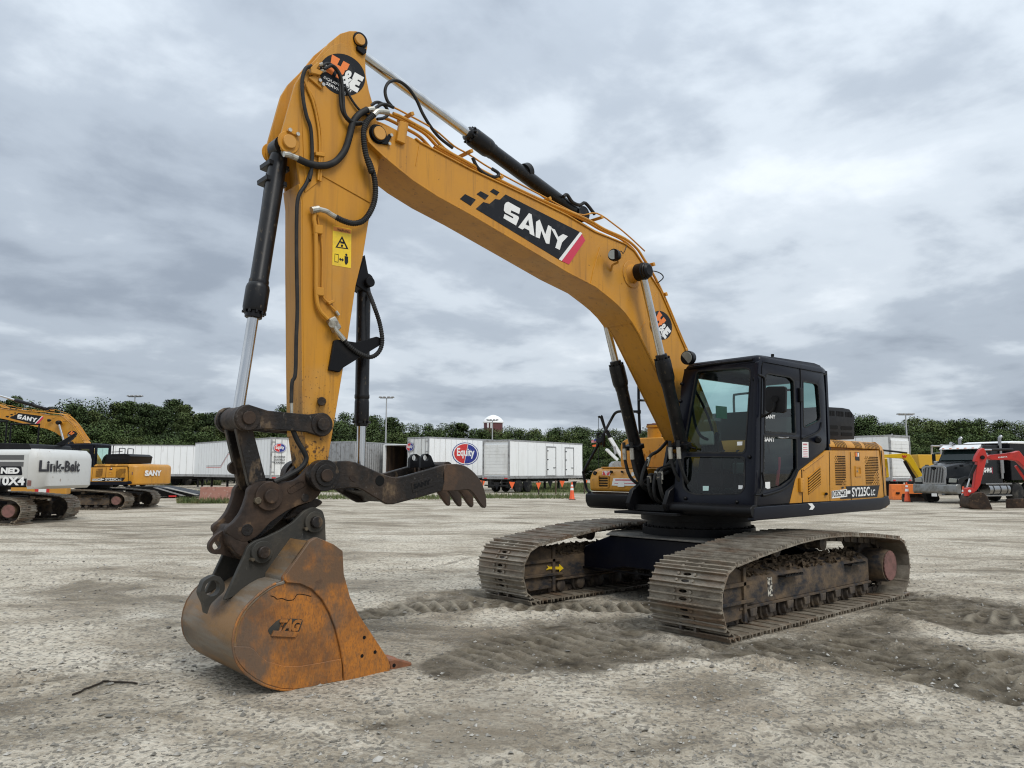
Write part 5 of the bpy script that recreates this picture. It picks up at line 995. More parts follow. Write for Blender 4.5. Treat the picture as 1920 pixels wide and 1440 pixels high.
# ---------------------------------------------------------------- bucket
BW = .525
shell_l = [(6.015,0.793),(6.073,0.783),(6.136,0.756),(6.197,0.719),(6.257,0.671),(6.304,0.622),(6.343,0.561),(6.367,0.486),(6.375,0.419),(6.37,0.356),(6.355,0.297),(6.325,0.241),(6.278,0.182),(6.209,0.123),(6.12,0.067),(6.004,0.02),(5.886,-0.005),(5.752,-0.01),(5.641,-0.009),(5.497,-0.007)]
cut = [(6.015,0.793),(6.022,0.821),(5.947,0.915),(5.82,1.076),(5.763,1.101),(5.619,1.039),(5.538,0.983),(5.522,0.805),(5.461,0.621),(5.382,0.482),(5.224,0.269),(5.103,0.104),(5.078,0.042),(5.085,0.001),(5.155,-0.017),(5.293,-0.023),(5.397,-0.028),(5.497,-0.007)]
inn = [tuple(Vector(p)) for p in shell_l]
sideo = shell_l + cut[::-1][1:-1]
bkt = MB()
bkt.prism(sideo, BW-.03, BW)
BKT = obj('bucket', bkt, M['bucket_side'], EX, bev=.004)
obj('side_plate', MB().prism(sideo, -BW, -BW+.03), M['bucket_side'], BKT, bev=.004)
def offs(line, t):
    out = []
    for i, p in enumerate(line):
        a, b = Vector(line[max(i-1,0)]), Vector(line[min(i+1,len(line)-1)]); d = (b-a).normalized(); out.append((p[0]-d.y*t*-1, p[1]+d.x*t*-1))
    return out
wrap = [(5.82,1.076),(5.947,0.915),(6.016,0.821)] + shell_l + [(5.397,-0.028),(5.155,-0.017)]
o2 = offs(wrap, .022); 
if area2(o2 + wrap[::-1]) == 0: pass
rings = [[(p[0],-BW-.006,p[1]),(p[0],BW+.006,p[1]),(q[0],BW+.006,q[1]),(q[0],-BW-.006,q[1])] for p, q in zip(wrap, o2)]
obj('bucket_shell', MB().loft(rings), M['bucket_shell'], BKT, bev=.003)
cutp = [(5.82,1.076),(5.763,1.101),(5.619,1.039),(5.538,0.983),(5.522,0.805),(5.461,0.621),(5.382,0.482),(5.224,0.269),(5.103,0.104),(5.078,0.042),(5.085,0.001),(5.155,-0.017),(5.293,-0.023),(5.397,-0.028),(5.496,-0.013),(5.506,0.11),(5.537,0.252),(5.585,0.408),(5.638,0.527),(5.705,0.634),(5.791,0.717),(5.888,0.765),(5.995,0.783),(6.018,0.805),(6.007,0.84)]
for s in (1, -1): obj('side_cutter', MB().prism(cutp, *sorted((s*BW, s*(BW+.022)))), M['bucket_side'], BKT, bev=.005)
obj('weld_seam', MB().tube([(5.578,0.535,0.395),(5.478,0.535,0.428),(5.394,0.535,0.478)], .006, 6, 3), M['bucket_side'], BKT)
obj('wear_plate', MB().prism([(6.371,0.38),(6.26,0.361),(6.222,0.336),(6.183,0.29),(6.119,0.239),(6.002,0.189),(5.871,0.164),(5.708,0.162),(5.518,0.164),(5.502,-0),(5.661,0),(5.784,-0.002),(5.904,0.007),(6.009,0.031),(6.119,0.08),(6.201,0.131),(6.275,0.195),(6.328,0.26),(6.36,0.316)], BW, BW+.012), M['bucket_side'], BKT, bev=.004)
obj('weld_seam', MB().tube(y3(shell_l[1:], BW+.004), .009, 6, 2), M['bucket_side'], BKT)
cr_ = MB().tube([(6.108,0.526,0.698),(6.078,0.526,0.686),(6.058,0.526,0.669),(6.019,0.526,0.67),(5.979,0.526,0.652),(5.927,0.526,0.652),(5.901,0.526,0.686),(5.847,0.526,0.68),(5.785,0.526,0.66)], .0028, 5, 3); obj('crack', cr_, M['dark'], BKT)
lg = [(6.094,0.428),(6.121,0.467),(6.078,0.502),(6.028,0.526),(5.987,0.473),(6.023,0.404)]
tx = MB(); A_ = [(6.062,0.526,0.441),(5.891,0.526,0.418),(6.027,0.526,0.523)]; text_on(tx, 'TAG', *A_, .06, .92)
tx.prism([(6.088,0.418),(5.912,0.389),(5.893,0.411),(6.076,0.44)], BW+.001, BW+.010)
tt = obj('cast_lettering', tx, M['bucket_side'], BKT, smooth=False); md = tt.modifiers.new('s', 'SOLIDIFY'); md.thickness = .024; md.offset = 0
obj('logo_recess', MB().prism(rnd([(6.125,0.456),(6.041,0.525),(5.897,0.51),(5.843,0.497),(5.879,0.399),(6.024,0.402),(6.094,0.414)], .03), BW, BW+.0025), M['bucket_ear'], BKT)
for p in [(5.328,0.547,0.299),(5.226,0.547,0.173),(5.344,0.547,0.161)]: obj('bolt_hole', MB().cyl(p, (p[0], p[1]+.003, p[2]), .014, n=10), M['dark'], BKT)
# bucket ears
ear = rnd([(6.33,0.643),(6.267,0.782),(6.188,0.96),(6.163,1.033),(6.105,1.071),(6.02,1.094),(5.912,1.137),(5.803,1.197),(5.706,1.286),(5.627,1.314),(5.544,1.283),(5.519,1.215),(5.505,1.026),(5.665,0.956),(5.87,0.771),(6.059,0.763),(6.262,0.666)], .02, 2)
for s in (1, -1):
    e_ = obj('bucket_ear', MB().prism(ear, *sorted((s*.175, s*.215))), M['bucket_ear'], BKT, bev=.006)
for nm, px in (('a', [(5.626,1.194)][0]), ('b', [(6.058,0.985)][0])):
    obj('bucket_pin', MB().cyl((px[0],-.27,px[1]), (px[0],.29,px[1]), .047, n=22), M['link'], BKT, bev=.006)
    for s in (1, -1): boss('pin_collar', px, .085, *sorted((s*.215, s*.25)), BKT, M['bucket_ear'])
    obj('pin_bolt', MB().cyl((px[0]+.08,.22,px[1]-.05), (px[0]+.08,.265,px[1]-.05), .014, n=8), M['bolt'], BKT)
obj('ear_gusset', MB().prism([(6.001,0.81),(5.806,1.083),(5.662,1.056),(5.862,0.791),(5.891,0.775)], .215, .50), M['bucket_ear'], BKT, bev=.004)
obj('ear_gusset', MB().prism([(6.001,0.81),(5.806,1.083),(5.662,1.056),(5.862,0.791),(5.891,0.775)], -.50, -.215), M['bucket_ear'], BKT, bev=.004)
obj('back_lug', MB().plate(rnd([(6.451,0.669),(6.465,0.706),(6.438,0.789),(6.372,0.822),(6.315,0.809),(6.28,0.756),(6.278,0.7),(6.333,0.656),(6.381,0.612),(6.405,0.536),(6.424,0.617)], .02), [circ([(6.371,0.728)][0], .058, 18)], lambda p: (p[0], .02, p[1]), (0,.08,0)), M['bucket_ear'], BKT, bev=.006)
# cutting edge and teeth
ce = [(5.403,-0.025),(5.161,-0.017),(5.091,0.001),(5.101,0.093),(5.149,0.119),(5.178,0.047)]
obj('cutting_edge', MB().prism(ce, -BW, BW), M['bucket_side'], BKT, bev=.006)
tp = [(5.088,0.085),(5.017,0.087),(4.846,0.026),(4.851,-0),(5.022,-0.026),(5.053,-0.039)]
for k in range(5):
    y = -.47+k*.235
    t_ = obj('tooth', MB().prism(tp, y-.055, y+.055), M['tooth'], BKT, bev=.012)
    hp = [(5.03,0.034)][0]; obj('tooth_hole', MB().cyl((hp[0], y+.054, hp[1]), (hp[0], y+.0575, hp[1]), .016, n=10), M['dark'], BKT)
# ---------------------------------------------------------------- thumb
tpl = [(5.661,1.526),(5.677,1.588),(5.644,1.638),(5.59,1.666),(5.548,1.673),(5.449,1.685),(5.363,1.69),(5.274,1.677),(5.183,1.643),(5.09,1.608),(4.996,1.573),(4.924,1.556),(4.852,1.551),(4.771,1.564),(4.345,1.666),(4.343,1.504),(4.377,1.424),(4.516,1.394),(4.651,1.365),(4.895,1.317),(4.958,1.318),(5.006,1.339),(5.1,1.388),(5.192,1.438),(5.253,1.461),(5.327,1.465),(5.399,1.458),(5.513,1.447),(5.597,1.469)]
bosc = [(5.566,1.567)][0]
th = MB()
th.prism(tpl, .22, .265)
TH = obj('thumb', th, M['link'], EX, bev=.008)
obj('thumb_plate', MB().prism(tpl, -.265, -.22), M['link'], TH, bev=.008)
for s in (1, -1):
    boss('thumb_boss', bosc, .128, *sorted((s*.18, s*.285)), TH, M['link'], 30); boss('pin_collar', bosc, .09, *sorted((s*.285, s*.30)), TH, M['link']); boss('pin_cap', bosc, .052, *sorted((s*.30, s*.32)), TH, M['coupler'])
obj('thumb_web', MB().prism([(5.119,1.431),(4.963,1.376),(4.915,1.332),(4.672,1.377),(4.399,1.437),(4.4,1.505),(4.673,1.452),(4.9,1.401),(5.074,1.463)], -.22, .22), M['link'], TH, bev=.008)
obj('thumb_tube', MB().cyl([(4.28,-0.22,1.633)][0], ([(4.28,-0.22,1.633)][0][0], .22, [(4.28,-0.22,1.633)][0][2]), .06, n=20), M['link'], TH)
tine = cr([(x, 0, z) for x, z in [(4.345,1.666),(4.274,1.671),(4.182,1.67),(4.089,1.648),(3.994,1.592),(3.917,1.516),(3.874,1.441),(3.846,1.352),(3.839,1.278)]], 3) + cr([(x, 0, z) for x, z in [(3.849,1.258),(3.872,1.258),(3.911,1.292),(3.958,1.346),(4.015,1.405),(4.077,1.432),(4.197,1.424),(4.368,1.423)]], 3)
tine = [(p.x, p.z) for p in tine] + [(4.36,1.476),(4.369,1.575)]
for k, y in enumerate((.205, .018, -.169, -.356)):
    obj('tine', MB().prism(tine, y+.015, y+.06 if k == 0 else y+.05), M['tine'], TH, bev=.006)
lgp = [(4.498,1.631),(4.495,1.725),(4.466,1.761),(4.422,1.768),(4.382,1.748),(4.33,1.647)]
hc_ = [(4.442,1.73)][0]
for y in (.06, -.12): obj('thumb_lug', MB().plate(lgp, [circ(hc_, .030, 12)], lambda p: (p[0], y, p[1]), (0,.04,0)), M['black'], TH, bev=.004)
for p_ in ((1140,690,.05),): 
    c0 = [(5.04,1.522)][0]; boss('thumb_hole', c0, .045, .265, .2685, TH, M['dark'])
padt = rnd([(4.718,1.507),(4.491,1.558),(4.47,1.474),(4.7,1.413)], .012)
obj('name_plate', MB().prism(padt, .265, .2695), M['link'], TH, bev=.002)
tx = MB(); A_ = [(4.691,0.272,1.445),(4.505,0.272,1.488),(4.697,0.272,1.49)]; text_on(tx, 'SANY', *A_, .05, 1.0); obj('name_lettering', tx, M['black'], TH, smooth=False)
obj('weld_patch', MB().prism([(5.342,1.556),(5.306,1.569),(5.268,1.536),(5.282,1.511),(5.319,1.524)], .265, .269), M['coupler'], TH)

# ================================================================ the yard behind
RG = Vector((-.7458, .6662, 0)); FG = Vector((-.6659, -.7460, 0)); C0 = Vector((CAM.x, CAM.y, 0))
def spot(u, d): return C0 + RG*((u-960)/1433*d) + FG*d          # a place d metres out, on the ground
M['trailer_white'] = mat('trailer_white', (.82,.83,.83), .45, layers=[((.62,.61,.57), .8, .55, .8, (1,1,.3), 5, None, .5), ((.40,.38,.34), 3, .62, .75, (1,1,.25), 5, None, .4)])
M['trailer_grey'] = mat('aluminium_trim', (.38,.38,.38), .45, .5, layers=[((.2,.19,.18), 3, .5, .7)])
M['door_white'] = mat('dirty_door_white', (.76,.76,.74), .5, layers=[((.48,.46,.42), 1.5, .45, .7, (1,1,.5), 5, None, .6)])
M['tyre'] = mat('tyre', (.018,.018,.018), .85, layers=[((.07,.065,.055), 3, .5, .7)])
M['rim'] = mat('wheel_rim', (.55,.55,.54), .4, .5)
M['chassis'] = mat('chassis', (.025,.025,.025), .7)
M['red_logo'] = mat('logo_red', (.55,.03,.03), .4); M['blue_logo'] = mat('logo_blue', (.02,.03,.22), .4)
M['woodfloor'] = mat('weathered_wood', (.10,.06,.035), .8, layers=[((.03,.02,.015), 2, .4, .6, (1,1,.15))])
M['seam'] = mat('panel_seam', (.56,.56,.55), .5, layers=[((.35,.33,.30), 2, .5, .7, (1,1,.3))])
def wheel(par, x, y, r=.52, w_=.28, out=1):
    t = obj('wheel', MB().rev((x, y-w_/2, r), (x, y+w_/2, r), [(0,r*.55),(.02,r*.80),(.15,r*.98),(.3,r),(.7,r),(.85,r*.98),(.98,r*.80),(1,r*.55)], 22), M['tyre'], par)
    yo = y+out*w_*.46
    obj('rim', MB().rev((x, yo, r), (x, yo-out*.06, r), [(0,r*.58),(.1,r*.56),(.5,r*.35),(1,r*.12)], 16), M['rim'], t)
def trailer(name, label, rl, rr, L=14.6, H=4.1, zb=1.15, door='swing', logo=None, sidelogo=None, ribs=.6, body='trailer_white', group=None, sidedoors=(), stripes=False, opened=False, axles=2, cat='trailer', roofdark=True):
    a, b = spot(*rl), spot(*rr); v = b-a; W = 2.6; f_ = Vector((v.y, -v.x, 0)).normalized()
    if f_.dot(FG) < 0 and abs(f_.dot(FG)) > .05: f_ = -f_
    c = a + v.normalized()*W/2
    t = thing(name, label, cat, c, math.atan2(f_.y, f_.x), group)
    w2 = W/2
    if opened:
        bx = MB(); bx.box(0.05,L,-w2,-w2+.06,zb,H); bx.box(.05,L,w2-.06,w2,zb,H); bx.box(.05,L,-w2+.06,w2-.06,H-.08,H); bx.box(L-.06,L-.001,-w2+.06,w2-.06,zb+.12,H-.08)
        obj('box_body', bx, M[body], t); obj('floor', MB().box(.05,L-.06,-w2+.06,w2-.06,zb,zb+.12), M['woodfloor'], t)
        ib = MB(); ib.box(.3,L-.07,-w2+.061,-w2+.08,zb+.12,H-.1); ib.box(.3,L-.07,w2-.08,w2-.061,zb+.12,H-.1); obj('lining', ib, M['woodfloor'], t)
        pb = MB()
        for k in range(10): obj('slat', MB().box(L-.12,L-.08,-w2+.12+k*.24,-w2+.26+k*.24,zb+.12,H-.1), M['woodfloor'], t)
        obj('door', MB().box(-.02,1.2,-w2-.07,-w2-.02,zb,H-.05), M['door_white'], t); obj('door', MB().box(-.02,1.2,w2+.02,w2+.07,zb,H-.05), M['door_white'], t)
    else:
        obj('box_body', MB().box(.06,L,-w2,w2,zb,H), M[body], t, bev=.02)
        d_ = M['door_white'] if body == 'trailer_white' else M[body]
        if door == 'roll':
            for k in range(9):
                z0 = zb+.22+k*(H-.35-zb-.22)/9; obj('door_panel', MB().box(.0,.05,-w2+.16,w2-.16,z0+.008,z0+(H-.57-zb)/9), d_, t, bev=.006)
        else:
            for s in (-1, 1):
                y0, y1 = sorted((s*.02, s*(w2-.10))); dr = obj('door', MB().box(0,.055,y0,y1,zb+.12,H-.12), d_, t, bev=.01)
                for q in (.35, .75): obj('lock_rod', MB().cyl((-.03, s*(w2*q), zb+.1), (-.03, s*(w2*q), H-.1), .022, n=6), M['trailer_grey'], dr)
                for k in range(4): obj('hinge', MB().box(-.03,.02,*sorted((s*(w2-.32), s*(w2-.04))),zb+.35+k*(H-zb-.7)/3,zb+.41+k*(H-zb-.7)/3), M['trailer_grey'], dr)
        fr = MB(); fr.plate([(-w2-.01,zb-.12),(w2+.01,zb-.12),(w2+.01,H+.02),(-w2-.01,H+.02)], [[(-w2+.10,zb+.10),(w2-.10,zb+.10),(w2-.10,H-.10),(-w2+.10,H-.10)]], lambda p: (-.01, p[0], p[1]), (.10,0,0))
        obj('rear_frame', fr, M['trailer_grey'], t)
    for s in (-1, 1):
        obj('bottom_rail', MB().box(.1,L+.01,*sorted((s*(w2-.02), s*(w2+.015))),zb-.08,zb+.14), M['trailer_grey'], t)
        obj('top_rail', MB().box(.1,L+.01,*sorted((s*(w2-.02), s*(w2+.015))),H-.10,H+.015), M['trailer_grey'], t)
        if ribs:
            rb = MB(); n = int(L/ribs)
            for k in range(1, n): rb.box(k*ribs-.02,k*ribs+.02,*sorted((s*w2, s*(w2+.006))),zb+.14,H-.10)
            o = obj('side_ribs', rb, M['seam'], t); o['kind'] = 'stuff'
        ux = MB(); ux.box(1.0,3.9,-.55,-.45,zb-.42,zb-.08); 
        obj('mud_flap', MB().box(.55,.57,*sorted((s*.55, s*1.2)),.35,zb-.1), M['chassis'], t)
        for k in range(axles): wheel(t, 1.4+k*1.25, s*1.06, out=s); 
        obj('landing_leg', MB().box(L-2.9,L-2.75,*sorted((s*.62, s*.78)),.06,zb), M['chassis'], t)
        obj('tail_lamp', MB().box(-.035,-.01,*sorted((s*.85, s*1.15)),zb-.10,zb-.02), M['red_logo'], t)
    ch = MB(); ch.box(.2,L-1.0,-.5,-.38,zb-.35,zb-.02); ch.box(.2,L-1,.38,.5,zb-.35,zb-.02); ch.box(1.0,3.2,-.95,.95,.46,.58)
    ch.box(.0,.1,-1.1,1.1,.5,.6); ch.box(.02,.08,-.6,-.5,.5,zb); ch.box(.02,.08,.5,.6,.5,zb)
    obj('chassis', ch, M['chassis'], t); 
    def oval(cx, cz, a_, b_, fn, nm='logo', txt='Equity', flip=1):
        E_ = lambda k, lo, hi: [(cx+k*a_*math.cos(q), cz+k*b_*math.sin(q)) for q in np.linspace(lo, hi, 20)]
        obj(nm, MB().sheet(E_(1.0,0,2*math.pi), lambda p: fn(p, .006)), M['blue_logo'], t, smooth=False)
        obj(nm, MB().sheet(E_(.94,0,2*math.pi), lambda p: fn(p, .010)), M['white'], t, smooth=False)
        obj(nm, MB().sheet(E_(.86,math.radians(80)+0,math.radians(262)), lambda p: fn(p, .014)), M['red_logo'] if flip > 0 else M['blue_logo'], t, smooth=False)
        obj(nm, MB().sheet(E_(.86,math.radians(-96),math.radians(78)), lambda p: fn(p, .014)), M['blue_logo'] if flip > 0 else M['red_logo'], t, smooth=False)
        tx = MB(); P = [fn((cx-a_*.66*1, cz-b_*.42), .018), fn((cx+a_*.66, cz-b_*.42), .018), fn((cx-a_*.66, cz+b_*.50), .018)]; text_on(tx, txt, *P, .03); obj('logo_lettering', tx, M['white'], t, smooth=False)
    if logo:
        s_ = logo[0]; oval(0, logo[2], .52, .36, lambda p, o: (-.06-o, -(p[0]+s_*1)*1.0, p[1]))
        if logo[1]:
            for k, s in enumerate(('NATIONWIDE', 'CONTRACT', 'CARRIER', '800-000-0000'[:0])):
                if not s: continue
                tx = MB(); z = logo[2]-.75-k*.22; text_on(tx, s, (-.075, -(s_-.45), z), (-.075, -(s_+.45), z), (-.075, -(s_-.45), z+.14), .02); obj('door_lettering', tx, M['blackvinyl'], t, smooth=False)
    if sidelogo:
        sg, sx, sz, a_ = sidelogo; oval(sx, sz, a_, a_*.62, lambda p, o: (sx+(p[0]-sx), sg*(w2+.008+o), p[1]) if sg < 0 else (2*sx-p[0], sg*(w2+.008+o), p[1]))
    for (x0, x1) in sidedoors:
        s = -1; dd = obj('side_door', MB().box(x0,x1,-w2-.035,-w2-.006,zb+.18,H-.45), M['trailer_white'], t, bev=.01)
        obj('door_frame', MB().plate([(x0-.08,zb+.08),(x1+.08,zb+.08),(x1+.08,H-.35),(x0-.08,H-.35)], [[(x0,zb+.18),(x1,zb+.18),(x1,H-.45),(x0,H-.45)]], lambda p: (p[0], -w2-.006, p[1]), (0,-.05,0)), M['trailer_grey'], dd)
        for z in (zb+.6, zb+1.4, zb+2.1): obj('hinge', MB().box(x0-.05,x0+.15,-w2-.07,-w2-.035,z,z+.06), M['chassis'], dd)
        obj('door_handle', MB().box(x1-.35,x1-.05,-w2-.07,-w2-.035,zb+.75,zb+.80), M['chassis'], dd)
    if stripes:
        for dz in (0, .12):
            lw = MB(); P = [(3.0,1.9+dz),(6.3,1.9+dz),(7.9,3.0+dz),(12.6,3.0+dz)]
            P = [(L-x, z) for x, z in P]
            for p, q in zip(P, P[1:]): lw.add([(p[0],w2+.012,p[1]-.02),(q[0],w2+.012,q[1]-.02),(q[0],w2+.012,q[1]+.02),(p[0],w2+.012,p[1]+.02)], [(0,1,2,3)])
            obj('pin_stripe', lw, M['chassis'] if dz else M['red_logo'], t, smooth=False)
    return t
GT = 'trailers parked across the back of the yard'
trailer('box_trailer', 'white trailer with oval logo and lettering on its rear door, behind the excavator arm', (510,58), (570,59.74), 16.1, 4.12, logo=(-.62,True,3.35), stripes=True, group=GT)
trailer('box_trailer', 'white trailer with a large red and blue oval logo on its long side', (765,62), (809,60), 14.6, 4.3, logo=(-.9,False,3.55), sidelogo=(-1,4.0,3.05,1.5), group=GT)
trailer('box_trailer', 'short white trailer with two narrow side doors, beside the orange traffic cone', (905.5,59.5), (953,58), 10.4, 4.0, door='roll', ribs=1.2, sidedoors=((5.0,6.2),(7.7,8.9)), group=GT)
trailer('shipping_container', 'grey container with rear doors seen just right of the excavator arm', (617,64.5), (669,63.2), 12, 4.05, body='trailer_grey', ribs=.3, group=GT)
trailer('box_trailer', 'white trailer rear with closed doors beside the open trailer', (676,72), (722,71), 12, 4.05, group=GT)
trailer('open_trailer', 'empty trailer with its rear doors open, dark inside', (721,66), (767,65), 12, 3.9, opened=True, ribs=.6, group=GT)
trailer('box_trailer', 'white trailer side-on behind the second yellow excavator, rear frame on its right', (309,84), (326,86.3), 14, 4.0, group=GT)
trailer('box_trailer', 'white trailer with ribbed roll door between the side-on trailer and the oval logo trailer', (327,90), (368,88.5), 12, 3.75, door='roll', group=GT)
trailer('box_trailer', 'white trailer end behind the cab of the second yellow excavator', (200,76), (250,75), 12, 4.05, group=GT)
trailer('box_trailer', 'long white trailer far left behind the white excavator', (146,73), (165,75.1), 14, 4.05, group=GT)
trailer('box_trailer', 'white trailer with worn rear door and grey posts at right, behind the big excavator', (1667,51), (1700,52.3), 10, 4.1, door='roll', ribs=1.2, group=GT)
trailer('box_trailer', 'white trailer side-on behind the black truck', (1698,74), (1697,76.6), 13, 4.3, ribs=2.4, group=GT)
trailer('box_trailer', 'tiny far-off white trailer with small red logo near the crane', (1128,255), (1121,256), 14.6, 4.1, group=GT, sidelogo=None)
trailer('box_trailer', 'tiny far-off white trailer left of the crane, partly hidden', (1162,262), (1158,264), 10, 4.1, group=GT)

# second yellow excavator: the same model, seen from behind
SK = ('arm','bucket','thumb','coupler','bucket_link','idler_link','bucket_cylinder','thumb_cylinder')
E2 = dup(EX, (-.08,-30.85,0), R_(-47.2), 'yellow excavator parked at far left behind the white one, rear towards the camera', 'excavators parked in the yard', SK, (1,1,.92))
EX['group'] = 'excavators parked in the yard'
UCN = ('track','track_frame','car_body')
for ch in E2.children:
    if ch.name.split('.')[0] in UCN: ch.matrix_basis = Matrix.Rotation(R_(8.55), 4, 'Z')
def text_path(s, path, z0, z1, bold, off):     # lettering bent round a curved wall
    v, f = text_mesh(s, bold, 1.0); P = resample([Vector((x, y, 0)) for x, y in path], .02); n = len(P)-1; mb = MB(); out = []
    for a, b in v:
        t = float(a)*n; i = min(n-1, int(t)); q = P[i].lerp(P[i+1], t-i); d = (P[i+1]-P[i]).normalized(); out.append((q.x+d.y*off, q.y-d.x*off, z0+(z1-z0)*float(b)))
    return mb.add(out, f)
pa = arc[2:9]; obj('rear_lettering', text_path('SANY', [(-2.875,1.01),(-2.905,.84),(-2.93,.4),(-2.93,-.15)], 1.50, 1.76, .06, .03), M['white'], E2, smooth=False)
obj('rear_stripe', MB().add([(-2.62,1.262,1.84),(-2.80,1.06,1.84),(-2.80,1.06,1.79),(-2.66,1.24,1.79)], [(0,1,2,3)]), M['redvinyl'], E2); obj('rear_stripe', MB().add([(-2.68,1.215,1.77),(-2.80,1.06,1.73),(-2.80,1.06,1.68),(-2.72,1.18,1.72)], [(0,1,2,3)]), M['redvinyl'], E2)

# white excavator at far left
WM = mat('white_machine_paint', (.55,.55,.53), .5, layers=[((.40,.38,.34), 1.2, .5, .75, (1,1,.5), 5, None, .6), ((.20,.12,.08), 6, .64, .72, (1,1,.6), 5, None, .8)])
W3 = thing('excavator', 'white excavator at the left edge with dark lettering on its scuffed counterweight', 'excavator', (4.86,-23.17,0), R_(-44.6), 'excavators parked in the yard')
for ch in list(EX.children):
    if ch.name.split('.')[0] in UCN + ('swing_ring',):
        c = ch.copy(); COL.objects.link(c); c.parent = W3; c.matrix_basis = Matrix.Rotation(R_(7.16), 4, 'Z')
        for g_ in ch.children: d = g_.copy(); COL.objects.link(d); d.parent = c
obj('platform', MB().box(-2.35,.9,-1.36,1.36,1.10,1.22), M['black'], W3, bev=.02)
hb = MB(); hb.prism(rnd([(1.40,1.22),(1.40,2.10),(1.30,2.22),(-1.30,2.22),(-1.40,2.10),(-1.40,1.22)], .08), -2.39, -.2, 'x')
HB3 = obj('engine_hood', hb, WM, W3, bev=.01)
obj('side_band', MB().box(-2.38,-.25,1.402,1.41,1.14,1.36), M['blackvinyl'], HB3)
for z in (1.98, 1.78): obj('grille', MB().box(-2.25,-1.0,1.401,1.406,z-.07,z+.07), mat('dark_mesh', (.10,.10,.10), .7), HB3)
for s, x0, x1, z0, z1, mt, b in (('NED', -1.58,-2.15,1.50,1.68,'white',.06), ('210X4', -1.25,-2.33,1.16,1.42,'white',.04)):
    tx = MB(); text_on(tx, s, (x0,1.414,z0), (x1,1.414,z0), (x0,1.414,z1), b); obj('body_lettering', tx, M[mt], HB3, smooth=False)
tx = MB(); tx.prism(rnd([(-1.50,1.46),(-2.24,1.46),(-2.19,1.72),(-1.55,1.72)], .04), 1.401, 1.408); obj('badge', tx, M['blackvinyl'], HB3)
cw3 = MB()
def arc3(z, ins): return [(-2.40, 1.42-ins*.4, z)] + [(-2.40-(.42-ins)*math.sin(t*math.pi/2), (1.42-ins*.4)-(.62)*(1-math.cos(t*math.pi/2)), z) for t in (.2,.4,.6,.8,1)] + [(-2.87+ins,.3,z),(-2.87+ins,-.3,z)] + [(-2.40-(.42-ins)*math.sin(t*math.pi/2), -(1.42-ins*.4)+(.62)*(1-math.cos(t*math.pi/2)), z) for t in (1,.8,.6,.4,.2)] + [(-2.40,-1.42+ins*.4,z)]
cw3.loft([arc3(1.05,.10), arc3(1.14,.0), arc3(1.95,0), arc3(2.12,.06), arc3(2.24,.22)])
CW3 = obj('counterweight', cw3, WM, W3, ang=45)
a3 = [(x, y) for x, y, z in arc3(1.5, 0)][2:8]; obj('counterweight_lettering', text_path('Link-Belt', a3, 1.56, 1.90, .035, .03), mat('worn_black_vinyl', (.04,.04,.045), .5, layers=[((.5,.5,.48), 5, .62, .66)]), W3, smooth=False)
obj('counterweight_scar', MB().add([(-2.425,1.432,1.15),(-2.53,1.405,1.15),(-2.53,1.405,1.30),(-2.425,1.432,1.32)], [(0,1,2,3)]), M['pink_rust'], W3)
obj('hood_cover', MB().prism(rnd([(-2.2,2.21),(-2.1,2.40),(-.6,2.44),(-.4,2.21)], .05), -1.0, 1.0), M['plastic'], W3, bev=.02)
obj('exhaust_fin', MB().prism([(-2.15,2.38),(-1.9,2.42),(-2.5,2.78),(-2.58,2.80),(-2.45,2.60)], -.6, -.5), M['plastic'], W3, bev=.01)
for y in (-.9, .6): obj('guard_rail', MB().tube([(-.1,y,2.2),(-.1,y,3.05),(-.15,y,3.1),(-1.0,y,3.1),(-1.05,y,3.05),(-1.05,y,2.4)], .025, 8, 3), M['black'], W3)
obj('guard_rail', MB().tube([(-.3,1.2,2.2),(-.3,1.2,3.3),(.2,1.2,3.3)], .025, 8, 3), M['black'], W3)
obj('cab', MB().prism(rnd([(-.15,1.22),(-.1,2.95),(1.1,2.95),(1.55,2.2),(1.6,1.22)], .1), .4, 1.38), M['blue_black'], W3, bev=.03)
obj('mirror', MB().obox((-.3,.9,2.95), (.03,.02,0), (-.05,.09,0), (0,0,.12)), M['rim'], W3, bev=.01)
yb = thing('steel_beam', 'yellow steel panel lying behind the tracks of the white excavator', 'panel', spot(86,28.5), R_(-44))
p0, p1 = spot(35,28.5), spot(137,29.0); dd = (p1-p0); yb.rotation_euler.z = math.atan2(dd.y, dd.x); Lb = dd.length/2
obj('panel_face', MB().box(-Lb,Lb,-.3,.3,.72,1.02), M['yellow_old'], yb, bev=.03); obj('sticker', MB().box(-.12,.35,-.306,-.3,.74,1.0), M['red_logo'], yb); obj('sticker_mark', MB().box(.0,.25,-.312,-.307,.80,.94), M['white'], yb)
for x in (-Lb+.4, Lb-.4): obj('support_post', MB().box(x-.1,x+.1,-.2,.2,0,.72), M['black'], yb)

